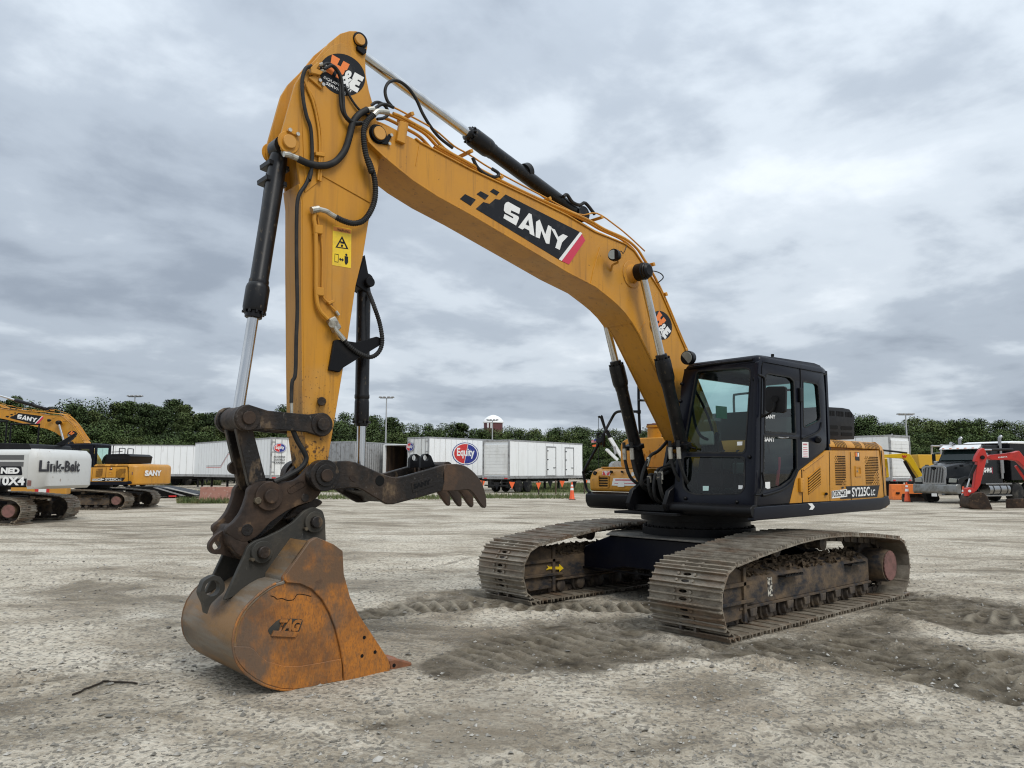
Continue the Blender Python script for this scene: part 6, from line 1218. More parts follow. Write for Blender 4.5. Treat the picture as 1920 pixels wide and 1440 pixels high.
# black tilted ramp trailer and red barrier block
def slab(mb, pts, t):            # outline facing the camera given thickness along the line of sight
    n = len(pts); v = [Vector(p) - FG*t/2 for p in pts] + [Vector(p) + FG*t/2 for p in pts]
    return mb.add(v, [tuple(range(n)), tuple(range(2*n-1, n-1, -1))] + [(i, n+i, n+(i+1) % n, (i+1) % n) for i in range(n)])
rt = thing('ramp_trailer', 'black tilt-deck trailer with silver edge sloping to the ground at left', 'trailer', spot(318,46), 0)
rt_m = Matrix.Translation(-rt.location)
obj('deck', slab(MB(), [(-5.395,-43.759,0.622),(-6.622,-42.653,0.69),(-8.434,-41.103,0.254),(-8.447,-41.117,0.084),(-7.715,-41.776,0.043),(-5.425,-43.79,0.243)], 2.4).xf(rt_m), M['black'], rt, bev=.02)
obj('edge_rail', slab(MB(), [(-6.197,-41.284,0.654),(-6.381,-41.12,0.655),(-7.844,-39.883,0.2),(-7.707,-40.008,0.181)], .06).xf(rt_m), M['rim'], rt); obj('edge_rail', slab(MB(), [(-5.785,-41.657,0.622),(-5.969,-41.492,0.623),(-7.249,-40.422,0.149),(-7.066,-40.588,0.136)], .06).xf(rt_m), M['trailer_grey'], rt)
obj('tail_light', slab(MB(), [(-6.511,-41.078,0.164),(-6.834,-40.791,0.166),(-6.841,-40.798,0.074),(-6.518,-41.086,0.072)], .06).xf(rt_m), M['red_logo'], rt)
bkm = mat('faded_red_concrete', (.33,.16,.12), .85, layers=[((.05,.04,.035), 3, .52, .7, (1,1,.4), 6, None, .8), ((.45,.33,.28), 6, .55, .75)])
rbk = thing('barrier_block', 'faded red concrete barrier block behind the bucket linkage', 'barrier', spot(432,39), math.atan2(RG.y, RG.x))
obj('block', MB().prism([(-.40,0),(.40,0),(.36,.12),(.24,.42),(.20,.80),(-.20,.80),(-.24,.42),(-.36,.12)], -1.3, 1.3, 'x'), bkm, rbk, bev=.02)
# orange pennant line with posts
rope = [spot(u, d) + Vector((0,0,z)) for u, d, z in ((905,52,1.0),(935,52.5,.85),(970,53,.92),(1010,54,.85),(1042,55,.98),(1080,56,.9),(1095,56.5,1.0),(1135,58,.9))]
rp = thing('pennant_line', 'rope strung with orange and black pennants in front of the short white trailer', 'pennants', rope[0]*1)
rp.location.z = 0; mm = Matrix.Translation(-rp.location)
obj('rope', MB().tube(rope, .012, 5, 4).xf(mm), M['chassis'], rp)
rs_ = resample(cr(rope, 6), 1.0)
OR = mat('pennant_orange', (.80,.13,.03), .6)
for k, p in enumerate(rs_[:-1]):
    q = rs_[k+1]; d_ = (q-p).normalized()*.24; lo = p + Vector((0,0,-.5)) + FG*random.uniform(-.1,.1)
    mb = MB().add([p-d_+FG*.004, p+d_+FG*.004, lo+FG*.004, p-d_-FG*.004, p+d_-FG*.004, lo-FG*.004], [(0,1,2),(5,4,3),(0,3,4,1),(1,4,5,2),(2,5,3,0)])
    obj('pennant', mb.xf(mm), OR if k % 2 == 0 else M['black'], rp, smooth=False)
for u, d in ((905,52),(1042,55),(1010,54.2),(1095,56.5)):
    b_ = spot(u, d); obj('post', MB().cyl(b_, b_+Vector((0,0,1.02)), .05, n=8).xf(mm), M['woodfloor'], rp)
# traffic cones
CM = mat('cone_orange', (.75,.10,.025), .5, layers=[((.45,.08,.03), 6, .5, .75)]); CB = M['chassis']
def cone(u, d, label, h=.93):
    t = thing('traffic_cone', label, 'cone', spot(u, d), random.uniform(0,1), 'orange traffic cones')
    obj('base', MB().box(-.19,.19,-.19,.19,0,.035), CB, t, bev=.01)
    obj('cone_body', MB().rev((0,0,.03), (0,0,h), [(0,.17),(.05,.15),(.93,.045),(1,.035)], 20), CM, t)
    for z0, z1 in ((.52,.66),(.74,.84)):
        r = lambda z: (.15+(.045-.15)*(z-.05)/.88)+.004
        obj('reflective_band', MB().rev((0,0,.03+(h-.03)*z0), (0,0,.03+(h-.03)*z1), [(0,r(z0)),(1,r(z1))], 20, False), M['white'], t)
cone(1072, 44.5, 'faded orange cone in front of the short white trailer', 1.02); cone(1694, 42.5, 'bright orange cone left of the black truck', 1.08); cone(1799, 35.6, 'orange cone beside the red mini excavator bucket', .98)
# poles, water tower, crane, flags
PM = mat('galvanised_pole', (.40,.41,.42), .5, .4)
def light_pole(u, d, h, label, heads=True):
    t = thing('light_pole', label, 'light pole', spot(u, d), math.atan2(RG.y, RG.x), 'tall light poles')
    obj('pole', MB().cyl((0,0,0), (0,0,h), .16, .09, 8), PM, t)
    if heads:
        obj('cross_arm', MB().box(-1.0,1.0,-.06,.06,h-.1,h), PM, t)
        for x in (-.95,-.35,.35,.95): obj('lamp_head', MB().prism([(x-.28,h+.02),(x+.28,h+.02),(x+.2,h+.22),(x-.2,h+.22)], -.3, .3), M['trailer_grey'], t, bev=.03)
    return t
light_pole(724, 120, 13.1, 'pole with lamp cluster rising above the trees right of the arm'); light_pole(250, 120, 13.2, 'pole with lamp cluster above the left treeline'); light_pole(923.5, 150, 11.6, 'thin pole in front of the water tower', True); light_pole(1699.5, 110, 9.9, 'thin pole above the white trailers at right')
light_pole(1672, 95, 6.4, 'short thin mast above the worn trailer at right', False)
wt = thing('water_tower', 'white domed water tower with dark red base above the trees', 'water tower', spot(925, 420), math.atan2(RG.y, RG.x))
obj('tank', MB().rev((0,0,28.0), (0,0,32.6), [(0,5.6),(.1,5.75),(.3,5.5),(.55,4.6),(.8,3.0),(.95,1.3),(1,.2)], 30), mat('tower_white', (.80,.80,.80), .4), wt)
obj('tower_base', MB().cyl((0,0,0), (0,0,27.95), 5.2, n=30), mat('tower_red', (.10,.03,.03), .6), wt)
tx = MB(); text_on(tx, 'THE WORLD', (-3.0,-5.0,30.4), (2.6,-5.0,30.4), (-3.0,-4.6,31.3), .02) if False else None
for x in (-3.2,-1.4): obj('tower_panel', MB().box(x,x+1.0,-5.3,-5.0,25,27.9), mat('tower_pale', (.6,.6,.6), .5), wt)
crn = thing('mobile_crane', 'white mobile crane with raised boom and black tip, far behind the handrail', 'crane', spot(1158,115), 0); cmx = Matrix.Translation(-crn.location)
obj('boom_section', slab(MB(), [(-78.911,-70.308,6.624),(-79.267,-69.971,6.747),(-80.661,-69.129,4.132),(-80.718,-69.19,3.401)], 1.2).xf(cmx), M['trailer_white'], crn); obj('boom_tip', slab(MB(), [(-77.495,-71.073,9.872),(-77.595,-70.965,9.994),(-77.787,-70.812,9.873),(-77.862,-70.712,10.093),(-78.01,-70.602,9.947),(-78.453,-70.446,8.389),(-78.876,-70.181,7.659),(-79.318,-69.936,6.686),(-78.962,-70.272,6.563),(-78.289,-70.63,8.144),(-77.808,-70.834,9.605),(-77.667,-70.952,9.665)], .8).xf(cmx), M['black'], crn)
obj('outer_jib', slab(MB(), [(-77.211,-69.408,4.8),(-77.3,-69.292,5.039),(-77.514,-69.115,4.944),(-78.751,-68.234,3.488),(-78.595,-68.42,3.188)], 1.0).xf(cmx), M['trailer_white'], crn); obj('boom_seam', slab(MB(), [(-78.793,-69.265,5.314),(-79.01,-69.053,5.436),(-79.277,-68.982,4.349),(-79.069,-69.204,4.107)], .6).xf(cmx), M['trailer_grey'], crn)
obj('carrier', slab(MB(), [(-80.206,-71.089,2.798),(-80.454,-70.811,3.167),(-81.468,-69.905,3.171),(-82.235,-69.277,2.805),(-82.307,-69.354,1.883),(-80.094,-71.331,1.875)], 2.6).xf(cmx), M['trailer_grey'], crn, bev=.1)
for u in (1145, 1158, 1172):
    q = Vector(spot(u,114))-crn.location; obj('wheel', MB().cyl(q+Vector((0,0,.6))-FG*.2, q+Vector((0,0,.6))+FG*.2, .6, n=14), M['tyre'], crn)
obj('hoist_rope', MB().tube([Vector(p)-crn.location for p in [(-77.561,-71.018,9.848),(-77.828,-71.322,6.315),(-78.153,-71.669,2.173)]], .04, 5, 0), M['chassis'], crn)
fl_ = thing('flag', 'small striped flag hanging from the crane rope', 'flag', Vector([(-76.924,-70.824,6.032)][0])); fmx = Matrix.Translation(-fl_.location)
obj('red_field', slab(MB(), [(-76.275,-71.376,6.211),(-76.89,-70.789,6.455),(-76.928,-70.829,5.972),(-76.344,-71.361,5.909)], .05).xf(fmx), mat('flag_stripes', (.55,.35,.36), .8, layers=[((.5,.05,.07), 4, .45, .55, (.1,.1,3))]), fl_); obj('blue_canton', slab(MB(), [(-76.524,-70.996,6.353),(-76.814,-70.72,6.462),(-76.834,-70.742,6.209),(-76.56,-70.999,6.124)], .05).xf(fmx), M['blue_logo'], fl_)
f2 = thing('flag', 'small orange flag below the striped one on the crane rope', 'flag', Vector([(-76.89,-70.966,5.307)][0])); obj('flag_cloth', slab(MB(), [(-76.463,-71.31,5.547),(-76.861,-70.935,5.669),(-76.87,-70.98,5.331),(-76.496,-71.31,5.354)], .05).xf(Matrix.Translation(-f2.location)), OR, f2)

# ---------------------------------------------------------------- black semi truck
e_ = (RG*-.45 + FG*.893); fw = (RG*-.893 - FG*.45)
TK = thing('semi_truck', 'black conventional truck with silver grille and chrome stacks at right', 'truck', spot(1790,39.8) + e_*1.22, math.atan2(fw.y, fw.x))
BK = mat('black_truck_paint', (.005,.006,.007), .22, layers=[((.05,.048,.045), 1.5, .5, .8, (1,1,1), 5, None, .3)], coat=.05)
CH = mat('chrome_trim', (.36,.36,.36), .25, 1.0, layers=[((.35,.34,.32), 5, .5, .7)])
TH_ = lambda x0,x1,y0,y1,z0,z1: None
obj('bumper', MB().prism(rnd([(-.2,.52),(.12,.50),(.18,.60),(.16,.98),(.05,1.02),(-.2,1.02)], .05), -1.24, 1.24), mat('bumper_steel', (.26,.26,.25), .35, .9, layers=[((.15,.14,.12), 3, .45, .65)]), TK, bev=.03)
hoodp = []
for x, w_, z1, zb in ((.05,.62,1.92,1.0),(-.4,.72,2.02,1.0),(-1.0,.86,2.12,1.0),(-1.9,1.02,2.25,1.0)):
    hoodp.append([(x,-w_,zb),(x,-w_,z1-.25),(x,-w_*.86,z1-.06),(x,-w_*.5,z1),(x,w_*.5,z1),(x,w_*.86,z1-.06),(x,w_,z1-.25),(x,w_,zb)])
obj('hood', MB().loft(hoodp), BK, TK, ang=45)
obj('grille_frame', MB().plate(rnd([(-.66,1.0),(.66,1.0),(.68,1.88),(.5,1.98),(-.5,1.98),(-.68,1.88)], .05), [rnd([(-.56,1.08),(.56,1.08),(.58,1.80),(.45,1.88),(-.45,1.88),(-.58,1.80)], .04)], lambda p: (.05, p[0], p[1]), (.08,0,0)), CH, TK, bev=.01)
obj('grille_backing', MB().box(.045,.06,-.56,.56,1.08,1.86), M['dark'], TK)
for k in range(13): obj('grille_bar', MB().box(.062,.11,-.53+k*.086,-.49+k*.086,1.08,1.86), CH, TK)
obj('emblem', MB().prism([(-.12,1.92),(.12,1.92),(.10,1.80),(0,1.74),(-.10,1.80)], .135, .15, 'x'), BK, TK)
for s in (-1, 1):
    fr_ = []
    for k in range(13):
        t = math.pi*k/12; fr_.append((-.95+.72*math.cos(t), .58+.72*math.sin(t)))
    pf_ = fr_ + [(-1.67,.52),(-1.75,.52),(-1.75,1.05),(-1.5,1.38),(-.6,1.42),(-.05,1.30),(.04,1.05),(.02,.60),(-.23,.55)]
    obj('fender', MB().prism(pf_, *sorted((s*.80, s*1.22))), BK, TK, bev=.04)
    obj('headlamp', MB().prism(rnd([(s*.74,1.10),(s*1.16,1.10),(s*1.18,1.30),(s*.78,1.32)], .03), .02, .06, 'x'), M['lens'], TK, bev=.01)
    wheel(TK, -.95, s*1.02, .54, .32, s); wheel(TK, -5.2, s*.98, .54, .55, s); wheel(TK, -6.55, s*.98, .54, .55, s)
    obj('exhaust_stack', MB().tube([(-3.95,s*1.12,1.3),(-3.95,s*1.12,3.35),(-4.0,s*1.12,3.5),(-4.12,s*1.12,3.6)], .085, 12, 4), CH, TK)
    obj('heat_shield', MB().cyl((-3.95,s*1.12,1.6), (-3.95,s*1.12,2.6), .13, n=14), CH, TK)
    obj('fuel_tank', MB().cyl((-2.6,s*.98,.72), (-4.4,s*.98,.72), .32, n=20), CH, TK, bev=.03)
    for x in (-2.9,-3.5,-4.1): obj('tank_strap', MB().cyl((x-.04,s*.98,.72), (x+.04,s*.98,.72), .328, n=20), M['chassis'], TK)
    obj('step_bar', MB().box(-4.6,-2.3,*sorted((s*1.05, s*1.25)),.98,1.06), CH, TK, bev=.01); obj('side_skirt', MB().box(-4.6,-2.2,*sorted((s*1.02, s*1.22)),.36,.44), CH, TK, bev=.01)
    obj('air_cleaner', MB().cyl((-1.95,s*1.22,1.5), (-1.95,s*1.22,2.25), .15, n=16), CH, TK, bev=.03)
    obj('mirror', MB().box(-2.12,-2.05,*sorted((s*1.36, s*1.56)),2.1,2.65), CH if s > 0 else BK, TK, bev=.02); obj('mirror_arm', MB().tube([(-2.05,s*1.05,2.7),(-2.08,s*1.45,2.7),(-2.08,s*1.45,2.05),(-2.05,s*1.05,2.05)], .02, 6, 0), CH, TK)
    obj('hood_mirror', MB().obox((-.75,s*.98,1.98), (.05,0,0), (0,.10,0), (0,0,.06)), BK, TK, bev=.02)
cabp = [(-1.85,1.0),(-1.85,2.2),(-2.45,3.02),(-2.6,3.08),(-4.1,3.12),(-4.1,1.0)]
obj('cab', MB().prism(cabp, -1.08, 1.08), BK, TK, bev=.04)
obj('windshield', MB().add([(-1.865,-.95,2.28),(-1.865,.95,2.28),(-2.40,.90,2.99),(-2.40,-.90,2.99)], [(0,1,2,3)]).xf(Matrix.Translation((.02,0,.02))), glassmat('truck_glass', (.25,.32,.31)), TK)
obj('windshield_backing', MB().add([(-1.865,-.95,2.28),(-1.865,.95,2.28),(-2.40,.90,2.99),(-2.40,-.90,2.99)], [(0,1,2,3)]).xf(Matrix.Translation((.008,0,.008))), mat('dim_cabin', (.10,.13,.13), .6), TK)
obj('sun_visor', MB().prism([(-2.30,2.93),(-2.02,2.86),(-2.0,2.90),(-2.40,3.12)], -1.08, 1.08), mat('visor_white', (.75,.75,.74), .3, .3), TK, bev=.01)
for k in range(5): obj('marker_lamp', MB().box(-2.07,-2.02,-.85+k*.42-.06,-.85+k*.42+.06,2.905,2.95), M['orangevinyl'], TK)
obj('side_glass', MB().prism([(-2.25,2.32),(-2.55,2.85),(-3.15,2.85),(-3.15,2.32)], 1.081, 1.086), M['dark'], TK)
obj('door_sign', MB().prism([(-2.35,1.55),(-3.2,1.55),(-3.2,1.95),(-2.35,1.95)], 1.082, 1.086), M['blackvinyl'], TK)
for x, mt in ((-2.37,'green'), (-3.16,'redvinyl')): obj('sign_edge', MB().prism([(x,1.57),(x-.03,1.57),(x-.03,1.93),(x,1.93)], 1.087, 1.089), M[mt], TK)
tx = MB(); text_on(tx, 'G·M·S', (-2.42,1.092,1.62), (-3.12,1.092,1.62), (-2.42,1.092,1.88), .06); obj('door_lettering', tx, M['white'], TK, smooth=False)
obj('roof_horn', MB().cyl((-2.7,-.5,3.10), (-2.2,-.5,3.22), .05, .09, 10), CH, TK); obj('frame_rails', MB().box(-8,-1.5,-.45,.45,.62,.95), M['chassis'], TK)
obj('licence_plate', MB().box(.17,.185,-.15,.15,.36,.52), M['white'], TK)
obj('body_front', MB().box(-10,-4.6,-1.25,1.25,1.2,3.2), M['black'], TK, bev=.03); obj('body_roof', MB().prism([(-4.5,3.2),(-4.45,3.26),(-4.9,3.34),(-10,3.36),(-10,3.2)], -1.28, 1.28), M['trailer_white'], TK, bev=.03)
# ---------------------------------------------------------------- red mini excavator (only its front is in view)
RD = mat('red_machine_paint', (.50,.028,.022), .38, layers=[((.36,.03,.025), 3, .5, .75)])
K_ = thing('mini_excavator', 'red mini excavator with curled muddy bucket at the right edge', 'excavator', spot(1830,34), 0); km = Matrix.Translation(-K_.location)
obj('boom', slab(MB(), [(-30.041,-5.579,2.296),(-30.174,-5.444,2.401),(-30.534,-5.116,2.444),(-30.969,-4.716,2.522),(-31.121,-4.569,2.593),(-31.389,-4.391,2.195),(-31.83,-4.09,1.588),(-31.857,-4.118,1.252),(-31.42,-4.425,1.788),(-31.126,-4.637,2.123),(-30.869,-4.857,2.181),(-30.24,-5.421,2.17)], .26).xf(km), RD, K_, bev=.02)
obj('arm', slab(MB(), [(-29.6,-5.651,2.633),(-29.695,-5.556,2.7),(-29.761,-5.503,2.659),(-29.874,-5.452,2.334),(-29.841,-5.527,2.041),(-29.739,-5.769,1.06),(-29.62,-5.918,0.779),(-29.523,-5.998,0.821),(-29.545,-5.887,1.414),(-29.555,-5.775,2.082),(-29.465,-5.851,2.115),(-29.492,-5.794,2.332)], .20).xf(km), RD, K_, bev=.02)
obj('arm_cylinder', MB().tube([Vector(p)-K_.location for p in [(-30.039,-5.26,2.626),(-30.383,-4.951,2.636),(-30.729,-4.644,2.629)]], .06, 10, 0), M['cyl_black'], K_); obj('rod', MB().tube([Vector(p)-K_.location for p in [(-29.757,-5.512,2.625),(-30.055,-5.246,2.626)]], .035, 8, 0), M['chrome'], K_)
obj('bucket_cylinder', MB().tube([Vector(p)-K_.location for p in [(-29.44,-5.762,1.956),(-29.36,-5.879,1.664),(-29.291,-5.989,1.351)]], .07, 10, 0), M['cyl_black'], K_); obj('rod', MB().tube([Vector(p)-K_.location for p in [(-29.291,-5.989,1.351),(-29.236,-6.095,0.977)]], .035, 8, 0), M['chrome'], K_)
obj('bucket', slab(MB(), [(-29.292,-6.293,0.244),(-29.299,-6.239,0.557),(-29.406,-6.12,0.704),(-29.621,-5.919,0.767),(-29.748,-5.809,0.747),(-29.886,-5.711,0.58),(-30.003,-5.651,0.288),(-30.113,-5.597,0.005),(-29.996,-5.705,-0.021),(-29.459,-6.177,0.027),(-29.321,-6.287,0.11)], .75).xf(km), M['coupler'], K_, bev=.03)
obj('bucket_link', slab(MB(), [(-29.153,-6.179,0.914),(-29.274,-6.063,0.964),(-29.403,-5.956,0.915),(-29.476,-5.91,0.79),(-29.336,-6.067,0.581),(-29.211,-6.179,0.581)], .24).xf(km), RD, K_, bev=.01); obj('pin_cap', MB().cyl(Vector([(-29.278,-6.017,0.803)][0])-K_.location, Vector([(-29.166,-5.982,0.806)][0])-K_.location, .06, n=12), M['white'], K_)
pb_ = Vector([(-29.696,-5.619,2.283)][0])-K_.location; obj('pivot_pin', MB().cyl(pb_-FG*.16, pb_+FG*.16, .09, n=14), M['black'], K_)
obj('dozer_blade', slab(MB(), [(-31.835,-5.345,0.424),(-32.865,-4.421,0.449),(-32.901,-4.458,-0.002),(-31.885,-5.366,-0.006)], .12).xf(km), M['coupler'], K_, bev=.02)
obj('swing_cylinder', MB().tube([Vector(p)-K_.location for p in [(-31.227,-4.713,1.922),(-31.573,-4.494,1.334),(-31.805,-4.338,0.998)]], .06, 8, 0), RD, K_)
P = [Vector(p)-FG*.145-K_.location for p in [(-30.438,-5.231,2.255),(-30.741,-4.955,2.29),(-30.43,-5.228,2.318)]]; tx = MB(); text_on(tx, 'KUBOTA', *P, .03); obj('boom_lettering', tx, M['white'], K_, smooth=False)
# yellow mini excavator boom, orange barrier, dark plough blade
YM = mat('bright_yellow_paint', (.72,.46,.015), .4, layers=[((.5,.3,.03), 4, .5, .75)])
Y_ = thing('mini_excavator', 'bright yellow mini excavator boom reaching down beside the black truck', 'excavator', spot(1700,48), 0); ymx = Matrix.Translation(-Y_.location)
obj('boom', slab(MB(), [(-40.315,-14.965,2.704),(-41.109,-14.251,2.736),(-41.811,-13.613,2.809),(-42.08,-13.379,2.769),(-42.387,-13.187,2.239),(-42.598,-13.065,1.798),(-42.883,-12.893,1.269),(-42.889,-12.942,0.915),(-42.841,-13.021,0.679),(-42.736,-13.083,0.885),(-42.54,-13.177,1.415),(-42.235,-13.372,1.915),(-42.081,-13.468,2.179),(-41.837,-13.641,2.473),(-41.125,-14.268,2.53),(-40.331,-14.982,2.497)], .3).xf(ymx), YM, Y_, bev=.02)
obj('boom_cylinder', MB().tube([Vector(p)-Y_.location for p in [(-41.705,-13.513,2.323),(-41.94,-13.375,1.854),(-42.172,-13.235,1.415),(-42.456,-13.062,0.888)]], .10, 10, 0), M['cyl_black'], Y_); obj('bucket_link', slab(MB(), [(-42.649,-13.12,1.15),(-42.865,-12.917,1.21),(-42.964,-12.892,0.797),(-42.936,-12.949,0.591),(-42.748,-13.095,0.738)], .3).xf(ymx), M['black'], Y_, bev=.01)
P = [Vector(p)-FG*.17-Y_.location for p in [(-41.71,-13.748,2.514),(-41.958,-13.527,2.515),(-41.696,-13.733,2.691)]]; tx = MB(); text_on(tx, 'W', *P, .07); obj('boom_mark', tx, M['red_logo'], Y_, smooth=False)
obj('hose', MB().tube([Vector(p)-Y_.location for p in [(-40.72,-14.423,2.997),(-41.344,-13.879,2.911),(-41.881,-13.413,2.825)]], .06, 8, 3), M['rubber'], Y_)
obj('body', slab(MB(), [(-41.125,-15.62,2.515),(-41.892,-14.934,2.518),(-42.077,-14.954,1.315),(-41.283,-15.7,1.072)], 1.4).xf(ymx), YM, Y_, bev=.05); obj('track', slab(MB(), [(-40.595,-15.639,1.076),(-41.757,-14.601,1.08),(-41.921,-14.601,0.128),(-40.76,-15.64,0.112)], .4).xf(ymx), M['black'], Y_, bev=.05)
ob = thing('plastic_barrier', 'orange barrier panel behind the bright orange cone', 'barrier', spot(1700,46), math.atan2(RG.y, RG.x))
obj('barrier_body', MB().prism([(-.25,0),(.25,0),(.2,.3),(.1,.92),(-.1,.92),(-.2,.3)], -1.2, 1.0, 'x'), mat('orange_plastic', (.72,.18,.03), .5, layers=[((.5,.14,.04), 4, .5, .7)]), ob, bev=.03); obj('barrier_slot', MB().box(-.95,-.75,-.262,-.2,.35,.45), M['dark'], ob)
pl_ = thing('plough_blade', 'dark steel blade lying on the gravel in front of the truck bumper', 'blade', spot(1718,43), math.atan2(RG.y, RG.x)); obj('blade', MB().prism([(-.15,.05),(.15,.0),(.2,.25),(.1,.42),(-.05,.44),(.05,.25)], -.95, .8, 'x'), M['coupler'], pl_, bev=.01); obj('end_roller', MB().cyl((.75,-.2,.2), (.85,.2,.2), .2, n=14), M['chassis'], pl_)
yd = thing('site_dumper', 'yellow skip machine with white roll bars behind the black truck', 'machine', spot(1735,56), math.atan2(RG.y, RG.x)); 
obj('skip', MB().prism([(-1.0,1.9),(1.2,1.9),(1.4,2.9),(-1.1,2.9)], -.8, .8), mat('yellow_skip', (.60,.33,.02), .5), yd, bev=.04)
obj('chassis', MB().box(-1.2,2.4,-.7,.7,.7,1.9), M['black'], yd, bev=.05)
for s in (-1, 1):
    obj('roll_bar', MB().tube([(.7,s*.6,1.8),(.72,s*.6,3.45),(.9,s*.6,3.55),(2.6,s*.6,3.55),(2.75,s*.6,3.45),(2.8,s*.6,1.8)], .07, 8, 3), M['trailer_grey'], yd)
    wheel(yd, -.6, s*.75, .5, .3, s); wheel(yd, 1.8, s*.75, .5, .3, s)
obj('mirror', MB().box(.55,.95,-.9,-.8,2.4,2.75), M['black'], yd, bev=.03)
# small white car far off
pk = thing('pickup_truck', 'tiny white pickup far away left of the crane', 'pickup', spot(1109,170), math.atan2(RG.y, RG.x))
obj('body', MB().prism([(-2.7,.5),(2.6,.5),(2.6,1.1),(1.7,1.2),(1.0,1.8),(-.6,1.8),(-.8,1.2),(-2.7,1.15)], -.9, .9), M['trailer_white'], pk, bev=.08); obj('side_windows', MB().prism([(-.5,1.25),(1.45,1.25),(.95,1.7),(-.45,1.7)], -.915, -.905), M['dark'], pk)
for x in (-1.6, 1.6):
    for s in (-1, 1): wheel(pk, x, s*.82, .38, .25, s)
# twig on the gravel
tw = [(7.161,-0.38,0.02),(7.059,-0.453,0.02),(6.944,-0.561,0.02),(6.883,-0.587,0.02),(6.811,-0.504,0.02),(6.719,-0.364,0.02)]
tg = obj('twig', MB().tube([(p.x+random.gauss(0,.006), p.y+random.gauss(0,.006), ground_z(p.x, p.y)+.012) for p in cr(tw, 3)], .0075, 6, 2), mat('bark', (.035,.028,.022), .9), label='thin dark bent twig lying on the gravel at lower left', category='twig')

# ================================================================ trees and ground cover
def leaf_mat(name, a, b, c):
    m = bpy.data.materials.new(name); m.use_nodes = True; t = m.node_tree; bs = t.nodes['Principled BSDF']
    P = nd(t, 'ShaderNodeTexCoord').outputs['Object']; n = nd(t, 'ShaderNodeTexNoise', i_Scale=.9, i_Detail=4.0); t.links.new(P, n.inputs[0])
    oi = nd(t, 'ShaderNodeObjectInfo'); f_ = math_(t, 'ADD', math_(t, 'MULTIPLY', n.outputs[0], .75), math_(t, 'MULTIPLY', oi.outputs['Random'], .30))
    t.links.new(ramp(t, f_, [(.28, a), (.5, b), (.72, c)]), bs.inputs['Base Color']); bs.inputs['Roughness'].default_value = .6; bs.inputs['Specular IOR Level'].default_value = .25
    return m
LM = [leaf_mat('dark_foliage', (.038,.063,.021), (.072,.108,.033), (.125,.158,.050)), leaf_mat('green_foliage', (.048,.080,.024), (.086,.130,.037), (.140,.180,.054))]
BARK = mat('tree_bark', (.055,.045,.036), .9)
def crown(kind, seed, nleaf=2600):
    r = np.random.default_rng(seed); cl = []
    if kind == 'pine':
        for k in range(34):
            z = r.uniform(.22, 1.0); rad = .23*(1.05-z)**.6*(.6+.7*r.random()); a = r.uniform(0, 6.28)
            cl.append((rad*math.cos(a), rad*math.sin(a), z, .07+.06*r.random(), .55))
    else:
        for k in range(42):
            z = r.uniform(.08, .95); prof = math.sin(math.pi*min(1, max(.12, z*.92)))**.6; rad = .34*prof*r.random()**.5; a = r.uniform(0, 6.28)
            cl.append((rad*math.cos(a), rad*math.sin(a), z, .09+.07*r.random(), .8))
    cl = np.array(cl); pick = r.integers(0, len(cl), nleaf)
    d = r.normal(size=(nleaf, 3)); d /= np.linalg.norm(d, axis=1)[:, None]; rr = r.random(nleaf)**.4
    P = cl[pick, :3] + d*(cl[pick, 3]*rr)[:, None]*np.stack([np.ones(nleaf), np.ones(nleaf), cl[pick, 4]], 1)
    u = r.normal(size=(nleaf, 3)); u /= np.linalg.norm(u, axis=1)[:, None]; w_ = np.cross(u, r.normal(size=(nleaf, 3))); w_ /= np.linalg.norm(w_, axis=1)[:, None]
    s = (.0048+.0062*r.random(nleaf))[:, None]
    V = np.concatenate([P-u*s-w_*s*.55, P+u*s-w_*s*.55, P+u*s*.7+w_*s*.6, P-u*s*.7+w_*s*.6], 1).reshape(-1, 3)
    me = bpy.data.meshes.new('crown'); me.from_pydata(V.tolist(), [], [(4*i, 4*i+1, 4*i+2, 4*i+3) for i in range(nleaf)])
    nn = d*.75 + (P - np.array([0,0,.5]))/np.linalg.norm(P - np.array([0,0,.5])+1e-6, axis=1)[:, None]*.5 + np.array([0,0,.25]); nn += r.normal(0, .18, nn.shape); nn /= np.linalg.norm(nn, axis=1)[:, None]
    me.shade_smooth(); me.normals_split_custom_set_from_vertices(np.repeat(nn, 4, axis=0).tolist())
    br = MB(); br.rev((0,0,-.0), (.01,0,.75), [(0,.018),(.5,.012),(1,.004)], 7)
    for k in range(9):
        c = cl[k]; z0 = max(.15, c[2]-.15); br.cyl((0,0,z0), tuple(c[:3]), .006, .002, 5)
    return me, br
CR = [crown(k, sd, n) for k, sd, n in (('pine',11,15000), ('pine',12,15000), ('pine',13,14000), ('leafy',21,20000), ('leafy',22,20000), ('leafy',23,20000), ('leafy',24,18000))]
TD = []
for i, (me, br) in enumerate(CR):
    me.materials.append(LM[0] if i in (0,1,2,6) else LM[1]); TD.append((me, None, br))
trunkdata = {}
LMK = [(-99,'above the white excavator at the left edge'),(60,'above the second yellow boom at left'),(140,'above the second yellow cab'),(210,'behind the long white trailers at left'),(330,'above the left oval logo trailer'),(420,'behind the bucket linkage'),(500,'just left of the big arm'),(560,'behind the big arm'),(640,'just right of the big arm'),(720,'above the open trailer'),(790,'above the large oval logo'),(870,'below the water tower'),(960,'above the short white trailer'),(1040,'right of the short white trailer'),(1110,'behind the crane'),(1180,'behind the far boom cylinder'),(1250,'behind the cab'),(1400,'hidden behind the cab door'),(1550,'behind the engine cover'),(1640,'above the worn trailer at right'),(1710,'left of the black truck'),(1790,'above the black truck'),(1860,'above the red mini excavator')]
ORD = ['leftmost', 'second', 'third', 'fourth', 'fifth', 'sixth', 'seventh', 'eighth', 'ninth', 'tenth', 'eleventh', 'twelfth']; seen = {}
